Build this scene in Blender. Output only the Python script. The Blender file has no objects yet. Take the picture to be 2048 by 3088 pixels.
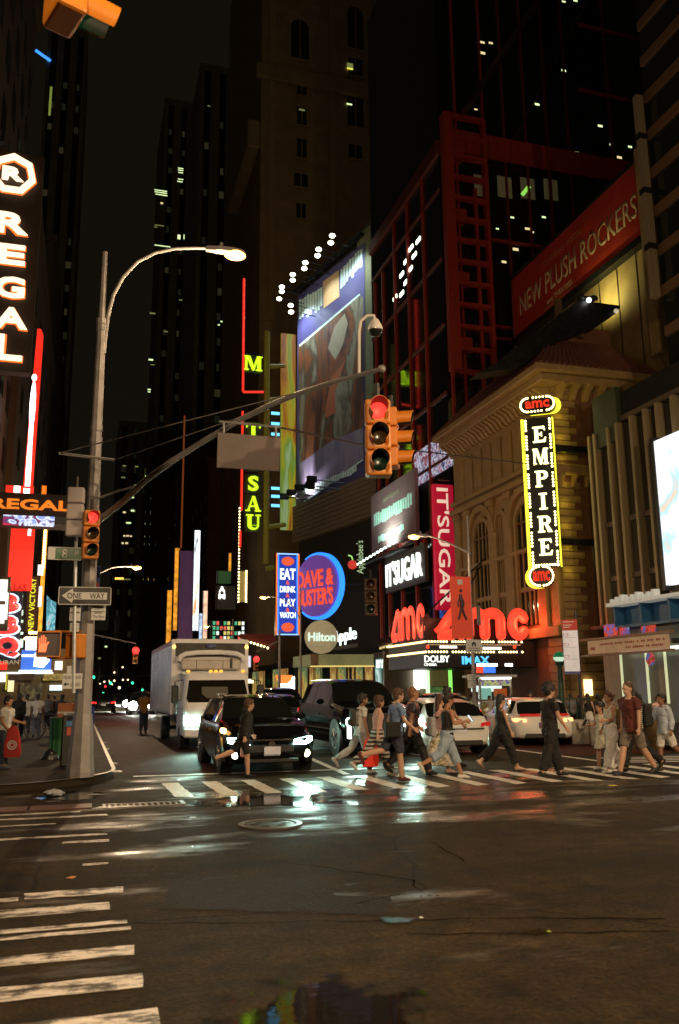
import bpy, bmesh, math, random
from mathutils import Vector, Matrix
random.seed(11)
sc = bpy.context.scene
col = sc.collection
R_ = math.radians
# ------------------------------------------------------------------ camera
FPX, CXP, CYP = 2600.0, 1024.0, 1544.0          # focal length and centre in photograph pixels
EYE = Vector((0, 0, 1.65))
PSI, TH, RO = R_(16.6), R_(11.6), R_(0.6)
FW = Vector((math.sin(PSI)*math.cos(TH), math.cos(PSI)*math.cos(TH), math.sin(TH)))
RT0 = Vector((math.cos(PSI), -math.sin(PSI), 0)); UP0 = RT0.cross(FW)
RT = RT0*math.cos(RO) - UP0*math.sin(RO); UP = UP0*math.cos(RO) + RT0*math.sin(RO)
cd = bpy.data.cameras.new('camera'); cam = bpy.data.objects.new('camera', cd); col.objects.link(cam)
cd.sensor_fit = 'VERTICAL'; cd.sensor_height = 36.0; cd.sensor_width = 24.0
cd.lens = FPX/3088*36.0
cd.clip_start = 0.05; cd.clip_end = 3000
mr = Matrix((RT, UP, -FW)).transposed().to_4x4(); mr.translation = EYE
cam.matrix_world = mr
cd.dof.use_dof = True; cd.dof.focus_distance = 19.0; cd.dof.aperture_fstop = 2.4
sc.camera = cam
# ------------------------------------------------------------------ sky, moonlight, exposure
w = bpy.data.worlds.new('World'); sc.world = w; w.use_nodes = True
nt = w.node_tree; bg = nt.nodes['Background']
sky = nt.nodes.new('ShaderNodeTexSky'); sky.sky_type = 'NISHITA'; sky.sun_disc = False
sky.sun_elevation = R_(24); sky.sun_rotation = R_(200)
mx = nt.nodes.new('ShaderNodeMix'); mx.data_type = 'RGBA'; mx.blend_type = 'MIX'; mx.inputs[0].default_value = 0.97
mx.inputs[7].default_value = (2.0, 1.6, 0.85, 1)      # glow of the lit city in the night air
nt.links.new(sky.outputs[0], mx.inputs[6]); nt.links.new(mx.outputs[2], bg.inputs[0])
bg.inputs[1].default_value = 0.0028
sl = bpy.data.lights.new('moon', 'SUN'); sl.energy = 0.012; sl.angle = R_(3); sl.color = (1, .93, .82)
so = bpy.data.objects.new('moon', sl); col.objects.link(so); so.rotation_euler = (R_(50), 0, R_(-20))
vs = sc.view_settings; vs.view_transform = 'Standard'; vs.look = 'None'; vs.exposure = 0.0; vs.gamma = 1.0
vs.use_curve_mapping = False
sc.display_settings.display_device = 'sRGB'
cy = sc.cycles
cy.max_bounces = 6; cy.diffuse_bounces = 2; cy.glossy_bounces = 3; cy.transmission_bounces = 4
cy.transparent_max_bounces = 6; cy.caustics_reflective = False; cy.caustics_refractive = False
cy.sample_clamp_indirect = 2.5; cy.use_denoising = True; cy.use_light_tree = True
cy.blur_glossy = 0.5
# ------------------------------------------------------------------ pixel -> place
def ray(u, v): return FW + RT*((u-CXP)/FPX) + UP*((CYP-v)/FPX)
def gp(u, v, z=0.0):
    d = ray(u, v); return EYE + d*((z-EYE.z)/d.z)
def ax(u, v, X):
    d = ray(u, v); return EYE + d*(X/d.x)
def ay(u, v, Y):
    d = ray(u, v); return EYE + d*(Y/d.y)
def gx(u, y, z=1.65):
    'X of image column u at depth y (ground level)'
    a = ay(u, 2080, y); return a.x
# ------------------------------------------------------------------ materials
MATS = {}
def pm(name, c, rough=.6, metal=0., var=.2, scale=3., bump=0., bscale=60., spec=.5, coat=0., emit=None, es=0., rvar=.12):
    'a Principled material with noise in colour, gloss and relief'
    if name in MATS: return MATS[name]
    m = bpy.data.materials.new(name); m.use_nodes = True; t = m.node_tree; N = t.nodes; L = t.links
    b = N['Principled BSDF']
    tc = N.new('ShaderNodeTexCoord'); nz = N.new('ShaderNodeTexNoise')
    nz.inputs['Scale'].default_value = scale; nz.inputs['Detail'].default_value = 5; nz.inputs['Roughness'].default_value = .65
    L.new(tc.outputs['Object'], nz.inputs['Vector'])
    mp = N.new('ShaderNodeMapRange'); mp.inputs[1].default_value = .3; mp.inputs[2].default_value = .7
    mp.inputs[3].default_value = 1-var; mp.inputs[4].default_value = 1+var*.7
    L.new(nz.outputs['Fac'], mp.inputs[0])
    mu = N.new('ShaderNodeMix'); mu.data_type = 'RGBA'; mu.blend_type = 'MULTIPLY'; mu.inputs[0].default_value = 1
    mu.inputs[6].default_value = (*c, 1); L.new(mp.outputs[0], mu.inputs[7]); L.new(mu.outputs[2], b.inputs['Base Color'])
    mr_ = N.new('ShaderNodeMapRange'); mr_.inputs[1].default_value = .3; mr_.inputs[2].default_value = .7
    mr_.inputs[3].default_value = max(.02, rough-rvar); mr_.inputs[4].default_value = min(1, rough+rvar)
    L.new(nz.outputs['Fac'], mr_.inputs[0]); L.new(mr_.outputs[0], b.inputs['Roughness'])
    b.inputs['Metallic'].default_value = metal; b.inputs['Specular IOR Level'].default_value = spec
    if coat: b.inputs['Coat Weight'].default_value = coat; b.inputs['Coat Roughness'].default_value = .05
    if bump:
        n2 = N.new('ShaderNodeTexNoise'); n2.inputs['Scale'].default_value = bscale; n2.inputs['Detail'].default_value = 3
        L.new(tc.outputs['Object'], n2.inputs['Vector'])
        bp = N.new('ShaderNodeBump'); bp.inputs['Strength'].default_value = bump; bp.inputs['Distance'].default_value = .02
        L.new(n2.outputs['Fac'], bp.inputs['Height']); L.new(bp.outputs[0], b.inputs['Normal'])
    if emit:
        b.inputs['Emission Color'].default_value = (*emit, 1); b.inputs['Emission Strength'].default_value = es
    MATS[name] = m; return m
def em(name, c, s=1., base=None, var=0., scale=8.):
    'a lit face: lamp, tube, screen or backlit letter'
    if name in MATS: return MATS[name]
    m = pm(name, base or tuple(x*.5 for x in c), .35, emit=c, es=s, var=.05)
    if var:
        t = m.node_tree; N = t.nodes; b = N['Principled BSDF']; nz = N.new('ShaderNodeTexNoise'); nz.inputs['Scale'].default_value = scale
        tc = N.new('ShaderNodeTexCoord'); t.links.new(tc.outputs['Object'], nz.inputs['Vector'])
        mp = N.new('ShaderNodeMapRange'); mp.inputs[1].default_value = .3; mp.inputs[2].default_value = .7
        mp.inputs[3].default_value = s*(1-var); mp.inputs[4].default_value = s*(1+var)
        t.links.new(nz.outputs['Fac'], mp.inputs[0]); t.links.new(mp.outputs[0], b.inputs['Emission Strength'])
    return m
def screen(name, stops, scale=(1, 1, 1), s=1., kind='noise', detail=3., base=.1, dist=1.5):
    'a printed or lit picture: blotches of colour through a ramp (s > 0 lights up)'
    if name in MATS: return MATS[name]
    m = bpy.data.materials.new(name); m.use_nodes = True; t = m.node_tree; N = t.nodes; L = t.links; b = N['Principled BSDF']
    tc = N.new('ShaderNodeTexCoord'); mpn = N.new('ShaderNodeMapping'); mpn.inputs['Scale'].default_value = scale
    L.new(tc.outputs['Object'], mpn.inputs['Vector'])
    if kind == 'noise':
        z = N.new('ShaderNodeTexNoise'); z.inputs['Scale'].default_value = 1; z.inputs['Detail'].default_value = detail
        z.inputs['Distortion'].default_value = dist; out = z.outputs['Fac']
    else:
        z = N.new('ShaderNodeTexVoronoi'); z.inputs['Scale'].default_value = 1; out = z.outputs['Color']
    L.new(mpn.outputs[0], z.inputs['Vector'])
    cr = N.new('ShaderNodeValToRGB'); e = cr.color_ramp.elements
    while len(e) < len(stops): e.new(.5)
    for i, (p, c) in enumerate(stops): e[i].position = p; e[i].color = (*c, 1)
    L.new(out, cr.inputs[0])
    if s > 0:
        L.new(cr.outputs[0], b.inputs['Emission Color']); b.inputs['Emission Strength'].default_value = s
        b.inputs['Base Color'].default_value = (.02, .02, .02, 1); b.inputs['Roughness'].default_value = .3
    else:
        L.new(cr.outputs[0], b.inputs['Base Color']); b.inputs['Roughness'].default_value = .5
    MATS[name] = m; return m
# ------------------------------------------------------------------ mesh builder
WEST = Matrix(((1, 0, 0), (0, 0, -1), (0, 1, 0)))       # local (u, v, n) -> faces the camera side (-Y)
SOUTH_W = Matrix(((0, 0, -1), (-1, 0, 0), (0, 1, 0)))   # on the right-hand facades, faces the street (-X)
NORTH_W = Matrix(((0, 0, 1), (1, 0, 0), (0, 1, 0)))     # on the left-hand facades, faces the street (+X)
def frame(rot, o): m = rot.to_4x4(); m.translation = Vector(o); return m
def yawframe(o, a):
    'sign plane turned by a (radians) about z from facing -Y'
    return Matrix.Translation(Vector(o)) @ Matrix.Rotation(a, 4, 'Z') @ WEST.to_4x4()
class MB:
    def __init__(s): s.v = []; s.f = []
    def add(s, vs, fs):
        n = len(s.v); s.v += [Vector(p) for p in vs]; s.f += [tuple(i+n for i in q) for q in fs]; return s
    def box(s, x0, y0, z0, x1, y1, z1, M=None):
        x0, x1 = sorted((x0, x1)); y0, y1 = sorted((y0, y1)); z0, z1 = sorted((z0, z1))
        p = [Vector(q) for q in ((x0,y0,z0),(x1,y0,z0),(x1,y1,z0),(x0,y1,z0),(x0,y0,z1),(x1,y0,z1),(x1,y1,z1),(x0,y1,z1))]
        if M is not None: p = [M @ q for q in p]
        return s.add(p, [(0,3,2,1),(4,5,6,7),(0,1,5,4),(1,2,6,5),(2,3,7,6),(3,0,4,7)])
    def prism(s, pts, M, d0=0., d1=.1):
        'polygon in local (u, v), from n = d0 to n = d1'
        n = len(pts)
        a = [M @ Vector((u, v, d0)) for u, v in pts]; b = [M @ Vector((u, v, d1)) for u, v in pts]
        return s.add(a+b, [tuple(range(n-1, -1, -1)), tuple(range(n, 2*n))] + [(i, (i+1) % n, n+(i+1) % n, n+i) for i in range(n)])
    def ring(s, outer, inner, M, d0=0., d1=.1):
        n = len(outer)
        P = [M @ Vector((u, v, d)) for d in (d0, d1) for L in (outer, inner) for u, v in L]
        fs = []
        for i in range(n):
            j = (i+1) % n
            fs += [(i, n+i, n+j, j), (2*n+i, 2*n+j, 3*n+j, 3*n+i), (i, j, 2*n+j, 2*n+i), (n+i, 3*n+i, 3*n+j, n+j)]
        return s.add(P, fs)
    def tube(s, path, r, n=8, cap=True, M=None, axis=(1, 0, 0)):
        'r: number, list of numbers, or list of (ra, rb)'
        P = [Vector(p) for p in path]; k = len(P)
        if not isinstance(r, (list, tuple)): r = [r]*k
        base = len(s.v); prev = None
        for i, p in enumerate(P):
            t = (P[min(i+1, k-1)] - P[max(i-1, 0)])
            t = t.normalized() if t.length > 1e-9 else Vector((0, 0, 1))
            a = Vector(axis)
            if abs(a.dot(t)) > .93: a = Vector((0, 1, 0)) if abs(t.y) < .9 else Vector((0, 0, 1))
            if prev is not None and abs(prev.dot(t)) < .9: a = prev
            u_ = (a - t*a.dot(t)).normalized(); prev = u_; w_ = t.cross(u_)
            ra, rb = r[i] if isinstance(r[i], (list, tuple)) else (r[i], r[i])
            for j in range(n):
                an = 2*math.pi*j/n
                q = p + u_*(ra*math.cos(an)) + w_*(rb*math.sin(an))
                s.v.append(M @ q if M is not None else q)
        for i in range(k-1):
            for j in range(n):
                a0 = base+i*n+j; a1 = base+i*n+(j+1) % n
                s.f.append((a0, a1, a1+n, a0+n))
        if cap:
            s.f.append(tuple(base+j for j in range(n-1, -1, -1))); s.f.append(tuple(base+(k-1)*n+j for j in range(n)))
        return s
    def cyl(s, a, b, r, n=12, r2=None): return s.tube([a, b], [r, r if r2 is None else r2], n)
    def lathe(s, prof, o=(0, 0, 0), n=16, M=None, axis='z'):
        'profile [(r, h)] spun about a line through o'
        o = Vector(o); base = len(s.v); k = len(prof)
        for r, h in prof:
            for j in range(n):
                an = 2*math.pi*j/n; c_, s_ = r*math.cos(an), r*math.sin(an)
                q = o + Vector({'z': (c_, s_, h), 'y': (c_, h, s_), 'x': (h, c_, s_)}[axis])
                s.v.append(M @ q if M is not None else q)
        for i in range(k-1):
            for j in range(n):
                a0 = base+i*n+j; a1 = base+i*n+(j+1) % n; s.f.append((a0, a1, a1+n, a0+n))
        s.f.append(tuple(base+j for j in range(n-1, -1, -1))); s.f.append(tuple(base+(k-1)*n+j for j in range(n)))
        return s
    def ball(s, c, r, n=10, m=7, M=None):
        rx, ry, rz = r if isinstance(r, (list, tuple)) else (r, r, r)
        base = len(s.v); c = Vector(c)
        for i in range(m+1):
            th = math.pi*(.02+.96*i/m)
            for j in range(n):
                an = 2*math.pi*j/n
                q = c + Vector((rx*math.sin(th)*math.cos(an), ry*math.sin(th)*math.sin(an), -rz*math.cos(th)))
                s.v.append(M @ q if M is not None else q)
        for i in range(m):
            for j in range(n):
                a0 = base+i*n+j; a1 = base+i*n+(j+1) % n; s.f.append((a0, a1, a1+n, a0+n))
        s.f.append(tuple(base+j for j in range(n-1, -1, -1))); s.f.append(tuple(base+m*n+j for j in range(n)))
        return s
    def grid(s, rows, closed=False):
        base = len(s.v); n = len(rows[0])
        for r in rows: s.v += [Vector(p) for p in r]
        for i in range(len(rows)-1):
            for j in range(n if closed else n-1):
                a0 = base+i*n+j; a1 = base+i*n+(j+1) % n; s.f.append((a0, a1, a1+n, a0+n))
        return s
    def build(s, name, mat, parent=None, world=False, smooth=False, bevel=0., seg=1):
        off = Vector((0, 0, 0))
        if world and parent is not None:
            off = parent.location if parent.parent is None else parent.location + parent.parent.location
        me = bpy.data.meshes.new(name)
        me.from_pydata([tuple(p-off) for p in s.v], [], s.f)
        if bevel > 0:
            bm = bmesh.new(); bm.from_mesh(me)
            bmesh.ops.remove_doubles(bm, verts=bm.verts, dist=1e-5)
            ed = [e for e in bm.edges if len(e.link_faces) == 2 and e.calc_face_angle(0) > .5]
            bmesh.ops.bevel(bm, geom=ed, offset=bevel, segments=seg, affect='EDGES', profile=.5, clamp_overlap=True)
            bm.to_mesh(me); bm.free()
        if smooth:
            for p in me.polygons: p.use_smooth = True
        me.update()
        if smooth:
            try: me.set_sharp_from_angle(angle=R_(42))
            except Exception: pass
        me.materials.append(mat)
        o = bpy.data.objects.new(name, me); col.objects.link(o)
        if parent is not None: o.parent = parent
        return o
def thing(name, label, cat, loc=(0, 0, 0), rotz=0., group=None):
    o = bpy.data.objects.new(name, None); col.objects.link(o); o.empty_display_size = .2
    o.location = loc; o.rotation_euler = (0, 0, rotz); o['label'] = label; o['category'] = cat
    if group: o['group'] = group
    return o
def tag(o, label, cat, group=None):
    o['label'] = label; o['category'] = cat
    if group: o['group'] = group
    return o
def struct(o): o['kind'] = 'structure'; return o
def inst(name, me, parent, loc, scale=(1, 1, 1), rot=None, world=True):
    'another object on the same mesh data'
    o = bpy.data.objects.new(name, me); col.objects.link(o); o.parent = parent
    off = Vector((0, 0, 0))
    if world: off = parent.location if parent.parent is None else parent.location + parent.parent.location
    o.location = Vector(loc) - off; o.scale = scale
    if rot is not None: o.rotation_euler = rot
    return o
def dup(root, loc, rotz=0., label=None, group=None):
    r = root.copy(); col.objects.link(r); r.location = loc; r.rotation_euler = (0, 0, rotz)
    if label: r['label'] = label
    if group: r['group'] = group
    for ch in list(root.children):
        c = ch.copy(); col.objects.link(c); c.parent = r
        for g in ch.children:
            d = g.copy(); col.objects.link(d); d.parent = c
    return r
UNIT = MB().box(-.5, -.5, -.5, .5, .5, .5)
def unit_mesh(mat):
    'shared unit box in a material'
    k = 'unit_'+mat.name
    if k not in bpy.data.meshes:
        me = bpy.data.meshes.new(k); me.from_pydata([tuple(p) for p in UNIT.v], [], UNIT.f); me.materials.append(mat)
    return bpy.data.meshes[k]
def ubox(name, mat, parent, x0, y0, z0, x1, y1, z1):
    return inst(name, unit_mesh(mat), parent, ((x0+x1)/2, (y0+y1)/2, (z0+z1)/2), (abs(x1-x0), abs(y1-y0), abs(z1-z0)))
# ------------------------------------------------------------------ lettering
TEXTS = []
def text(body, M, wid, hei, mat, parent, name='lettering', depth=.03, bold=0., spacing=1., line=1., align='CENTER', shear=0., world=True):
    'lettering fitted into wid x hei, centred on the frame M'
    cu = bpy.data.curves.new(name, 'FONT'); cu.body = body; cu.align_x = align; cu.align_y = 'CENTER'
    cu.offset = bold; cu.space_character = spacing; cu.space_line = line; cu.resolution_u = 3; cu.shear = shear
    o = bpy.data.objects.new(name, cu); col.objects.link(o)
    TEXTS.append((o, M, wid, hei, mat, parent, name, depth, world)); return o
def finish_texts():
    bpy.context.view_layer.update()
    dg = bpy.context.evaluated_depsgraph_get()
    for o, M, wid, hei, mat, parent, name, depth, world in TEXTS:
        me = bpy.data.meshes.new_from_object(o.evaluated_get(dg))
        xs = [v.co.x for v in me.vertices]; ys = [v.co.y for v in me.vertices]
        if not xs: continue
        x0, x1, y0, y1 = min(xs), max(xs), min(ys), max(ys)
        sx = wid/max(x1-x0, 1e-6); sy = hei/max(y1-y0, 1e-6)
        bm = bmesh.new(); bm.from_mesh(me)
        r = bmesh.ops.extrude_face_region(bm, geom=bm.faces[:])
        new = {e for e in r['geom'] if isinstance(e, bmesh.types.BMVert)}
        off = Vector((0, 0, 0))
        if world and parent is not None:
            off = parent.location if parent.parent is None else parent.location + parent.parent.location
        for v in bm.verts:
            z = depth if v in new else 0.0
            v.co = M @ Vector(((v.co.x-(x0+x1)/2)*sx, (v.co.y-(y0+y1)/2)*sy, z)) - off
        bmesh.ops.recalc_face_normals(bm, faces=bm.faces[:])
        bm.to_mesh(me); bm.free()
        me.materials.clear(); me.materials.append(mat)
        n = bpy.data.objects.new(name, me); col.objects.link(n)
        if parent is not None: n.parent = parent
        if 'label' in o: n['label'] = o['label']
        cu = o.data; bpy.data.objects.remove(o); bpy.data.curves.remove(cu)
def circle(r, n=24, cx=0., cy=0., ry=None):
    return [(cx+r*math.cos(2*math.pi*i/n), cy+(ry or r)*math.sin(2*math.pi*i/n)) for i in range(n)]
def rrect(w_, h_, r, n=5, cx=0., cy=0.):
    P = []
    for qx, qy, a0 in ((1, 1, 0), (-1, 1, 90), (-1, -1, 180), (1, -1, 270)):
        for i in range(n+1):
            a = R_(a0+90*i/n); P.append((cx+qx*(w_/2-r)+r*math.cos(a), cy+qy*(h_/2-r)+r*math.sin(a)))
    return P
def arc(cx, cy, r, a0, a1, n=10, ry=None):
    return [(cx+r*math.cos(R_(a0+(a1-a0)*i/n)), cy+(ry or r)*math.sin(R_(a0+(a1-a0)*i/n))) for i in range(n+1)]
# ------------------------------------------------------------------ ground
def road_mat():
    m = bpy.data.materials.new('wet_asphalt'); m.use_nodes = True; t = m.node_tree; N = t.nodes; L = t.links; b = N['Principled BSDF']
    tc = N.new('ShaderNodeTexCoord')
    def noise(sc_, det, sx=1, sy=1, rough=.6):
        mp = N.new('ShaderNodeMapping'); mp.inputs['Scale'].default_value = (sx, sy, 1); L.new(tc.outputs['Object'], mp.inputs['Vector'])
        z = N.new('ShaderNodeTexNoise'); z.inputs['Scale'].default_value = sc_; z.inputs['Detail'].default_value = det
        z.inputs['Roughness'].default_value = rough; L.new(mp.outputs[0], z.inputs['Vector']); return z.outputs['Fac']
    def rng(o, a, b_, c, d):
        r = N.new('ShaderNodeMapRange'); r.inputs[1].default_value = a; r.inputs[2].default_value = b_
        r.inputs[3].default_value = c; r.inputs[4].default_value = d; L.new(o, r.inputs[0]); return r.outputs[0]
    def math_(op, a, b_):
        k = N.new('ShaderNodeMath'); k.operation = op
        for i, q in enumerate((a, b_)):
            if isinstance(q, (int, float)): k.inputs[i].default_value = q
            else: L.new(q, k.inputs[i])
        return k.outputs[0]
    # where rain water still stands in the texture: patches, most of them in the dip before the crosswalk
    dip = N.new('ShaderNodeVectorMath'); dip.operation = 'DISTANCE'; dm = N.new('ShaderNodeMapping'); dm.inputs['Scale'].default_value = (.55, .8, 1); L.new(tc.outputs['Object'], dm.inputs['Vector'])
    L.new(dm.outputs[0], dip.inputs[0]); dip.inputs[1].default_value = (5.2*.55, 13.6*.8, 0)
    wet = rng(math_('ADD', noise(.8, 5, .45, 1.), rng(dip.outputs['Value'], 0, 3.6, .21, 0)), .56, .68, 0, 1)
    grain = noise(26, 6, rough=.8); mid = noise(3.5, 6, rough=.7); big = noise(.5, 3, .3, 1)
    v = N.new('ShaderNodeTexVoronoi'); v.feature = 'DISTANCE_TO_EDGE'; v.inputs['Scale'].default_value = .33
    wv = N.new('ShaderNodeMix'); wv.data_type = 'RGBA'; wv.inputs[0].default_value = .25
    nzc = N.new('ShaderNodeTexNoise'); nzc.inputs['Scale'].default_value = 1.4; nzc.inputs['Detail'].default_value = 4
    L.new(tc.outputs['Object'], nzc.inputs['Vector']); L.new(tc.outputs['Object'], wv.inputs[6]); L.new(nzc.outputs['Color'], wv.inputs[7])
    L.new(wv.outputs[2], v.inputs['Vector'])
    crack = rng(v.outputs['Distance'], 0, .008, .45, 1)
    val = math_('MULTIPLY', math_('MULTIPLY', rng(mid, .32, .68, .3, 1.7), rng(grain, .35, .65, .3, 1.8)), crack)
    val = math_('MULTIPLY', val, rng(big, .35, .65, .6, 1.35))
    cr = N.new('ShaderNodeMix'); cr.data_type = 'RGBA'; cr.blend_type = 'MULTIPLY'; cr.inputs[0].default_value = 1
    cr.inputs[6].default_value = (.028, .0185, .0080, 1); L.new(val, cr.inputs[7]); L.new(cr.outputs[2], b.inputs['Base Color'])
    ro = math_('ADD', rng(wet, 0, 1, .74, .23), rng(mid, .3, .7, -.06, .08)); L.new(ro, b.inputs['Roughness'])
    L.new(rng(wet, 0, 1, .10, .5), b.inputs['Specular IOR Level'])
    h = math_('ADD', math_('MULTIPLY', grain, rng(wet, 0, 1, .5, .16)), math_('ADD', math_('MULTIPLY', mid, .8), math_('MULTIPLY', crack, .4)))
    bp = N.new('ShaderNodeBump'); bp.inputs['Strength'].default_value = .8; bp.inputs['Distance'].default_value = .016
    L.new(h, bp.inputs['Height']); L.new(bp.outputs[0], b.inputs['Normal'])
    return m
road = MB().add([(-260, -80, 0), (260, -80, 0), (260, 1000, 0), (-260, 1000, 0)], [(0, 1, 2, 3)]).build('road', road_mat()); struct(road)
M_PAVE = pm('pavement_concrete', (.036, .026, .0155), .75, spec=.15, var=.35, scale=1.2, bump=.3, bscale=50)
M_KERB = pm('kerb_steel', (.24, .21, .17), .4, metal=.4, var=.4, scale=5, bump=.2)
M_PAINT = pm('road_paint', (.70, .66, .58), .5, var=.35, scale=7, bump=.35, bscale=50)
def worn_paint():
    'white paint scuffed through to the asphalt in patches'
    m = pm('worn_road_paint', (.78, .70, .62), .5, var=.25, scale=4, bump=.35, bscale=50); t = m.node_tree; N = t.nodes; L = t.links; b = N['Principled BSDF']
    src = b.inputs['Base Color'].links[0].from_socket
    tc = N.new('ShaderNodeTexCoord'); mp = N.new('ShaderNodeMapping'); mp.inputs['Scale'].default_value = (1.0, 2.6, 1); L.new(tc.outputs['Object'], mp.inputs['Vector'])
    z = N.new('ShaderNodeTexNoise'); z.inputs['Scale'].default_value = 3.2; z.inputs['Detail'].default_value = 8; z.inputs['Roughness'].default_value = .75; L.new(mp.outputs[0], z.inputs['Vector'])
    r = N.new('ShaderNodeMapRange'); r.inputs[1].default_value = .47; r.inputs[2].default_value = .56; L.new(z.outputs['Fac'], r.inputs[0])
    mx_ = N.new('ShaderNodeMix'); mx_.data_type = 'RGBA'; mx_.inputs[7].default_value = (.034, .024, .013, 1)
    L.new(r.outputs[0], mx_.inputs[0]); L.new(src, mx_.inputs[6]); L.new(mx_.outputs[2], b.inputs['Base Color']); return m
M_WORN = worn_paint()
M_RED = pm('red_lane_coating', (.050, .0125, .006), .72, var=.5, scale=3, bump=.6, bscale=40, spec=.12)
# pavements: block with a rounded corner, steel kerb face along the roadway
def pavement(name, pts, kerb_pts):
    p = MB().prism(pts, Matrix.Identity(4), -.2, .13).build(name, M_PAVE); struct(p)
    k = MB(); rows = []
    for i, (x, y) in enumerate(kerb_pts):
        a = Vector(kerb_pts[max(i-1, 0)]); b = Vector(kerb_pts[min(i+1, len(kerb_pts)-1)]); t = (b-a).normalized(); n = Vector((t.y, -t.x))
        rows.append([(x-n.x*.06, y-n.y*.06, .134), (x+n.x*.012, y+n.y*.012, .136), (x+n.x*.03, y+n.y*.03, .118), (x+n.x*.03, y+n.y*.03, -.05)])
    k.grid(rows); k.build('kerb', M_KERB, p, smooth=True)
    return p
cN = [(.72+.0, 500)] + [(.72, 60), (.72, 30), (.72, 18.6)] + [(.72-2.6+2.6*math.cos(R_(a)), 18.6-2.6*math.sin(R_(a))) for a in range(10, 91, 10)] + [(-6, 16.0), (-40, 16.0)]
pavement('pavement_north', cN + [(-40, 500)], cN)
XS = 14.8
cS = [(60, 16.0), (XS+3, 16.0)] + [(XS+3-3*math.sin(R_(a)), 19-3*math.cos(R_(a))) for a in range(10, 91, 10)] + [(XS, 40), (XS, 500)]
pavement('pavement_south', cS + [(60, 500)], cS)
pavement('pavement_west', [(-40, -2.2), (-3.5, -2.2), (-2.2, -3.5), (-2.2, -60), (-40, -60)], [(-2.2, -60), (-2.2, -3.5), (-3.5, -2.2), (-40, -2.2)])
# coloured lanes and painted lines (each 4 mm above what it lies on)
def sheet(name, pts, z, mat, jitter=0.):
    o = MB(); P = []
    for i in range(len(pts)):
        a = Vector(pts[i]); b = Vector(pts[(i+1) % len(pts)]); n = max(1, int((b-a).length/.12)) if jitter else 1
        for k in range(n):
            q = a.lerp(b, k/n); P.append((q.x+random.uniform(-jitter, jitter), q.y+random.uniform(-jitter, jitter)))
    o.add([(x, y, z) for x, y in P], [tuple(range(len(P)))]); return o.build(name, mat, road)
sheet('bus_lane_coating', [(11.35, 19.2), (14.55, 19.2), (14.55, 160), (11.35, 160)], .004, M_RED)
sheet('kerb_lane_coating', [(.95, 18.5), (3.25, 18.5), (3.25, 70), (.95, 70)], .004, M_RED)
for k in range(15):
    x = 1.54+.725*k; w_ = .28+random.uniform(-.015, .015)
    sheet('crosswalk_stripe', [(x, 14.35-.02*k+random.uniform(-.12, .12)), (x+w_, 14.3-.02*k+random.uniform(-.12, .12)), (x+w_-.02, 16.6), (x-.02, 16.6)], .004, M_PAINT, .012)
for a, b_, x1, x0, worn in [(5.08, 4.80, .47, -5, 0), (5.69, 5.47, .44, -5, 0), (6.31, 6.07, .43, -5, 0), (6.99, 6.88, .42, -5, 1), (6.80, 6.68, .44, -5, 1), (7.59, 7.31, .30, -5, 0),
                        (8.14, 7.90, .44, -.35, 0), (8.0, 7.9, -.4, -5, 1), (9.28, 9.18, .36, .1, 1), (10.69, 10.55, .4, -.1, 1), (11.15, 11.0, .4, -5, 1), (12.83, 12.64, .45, -5, 0), (13.29, 13.13, .1, -5, 1), (12.2, 12.1, -.2, -5, 1)]:
    sheet('crosswalk_stripe', [(x0, b_), (x1, b_+random.uniform(-.03, .03)), (x1, a), (x0, a)], .004, M_WORN, .014)
def pline(p, q, wd, n='lane_line', z=.008):
    a, b_ = gp(*p), gp(*q); d = (b_-a).normalized(); s_ = Vector((-d.y, d.x, 0))*wd/2
    sheet(n, [(a-s_).xy, (a+s_).xy, (b_+s_).xy, (b_-s_).xy], z, M_PAINT, .01)
sheet('stop_line', [(1.1, 18.0), (6.6, 17.75), (6.6, 17.95), (1.1, 18.2)], .008, M_PAINT, .012)
pline((925, 2283), (1045, 2336), .14)
sheet('lane_line', [(5.1, 21.5), (5.24, 21.5), (5.24, 48), (5.1, 48)], .008, M_PAINT, .012)
sheet('lane_line', [(8.2, 21), (8.34, 21), (8.34, 48), (8.2, 48)], .008, M_PAINT, .012)
sheet('lane_line', [(11.2, 17.6), (11.34, 17.6), (11.34, 60), (11.2, 60)], .008, M_PAINT, .012)
for k in range(4): sheet('hatch_line', [(11.7+.0*k, 17.0+.42*k), (14.6, 16.4+.42*k), (14.6, 16.56+.42*k), (11.7, 17.16+.42*k)], .008, M_PAINT, .012)
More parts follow.
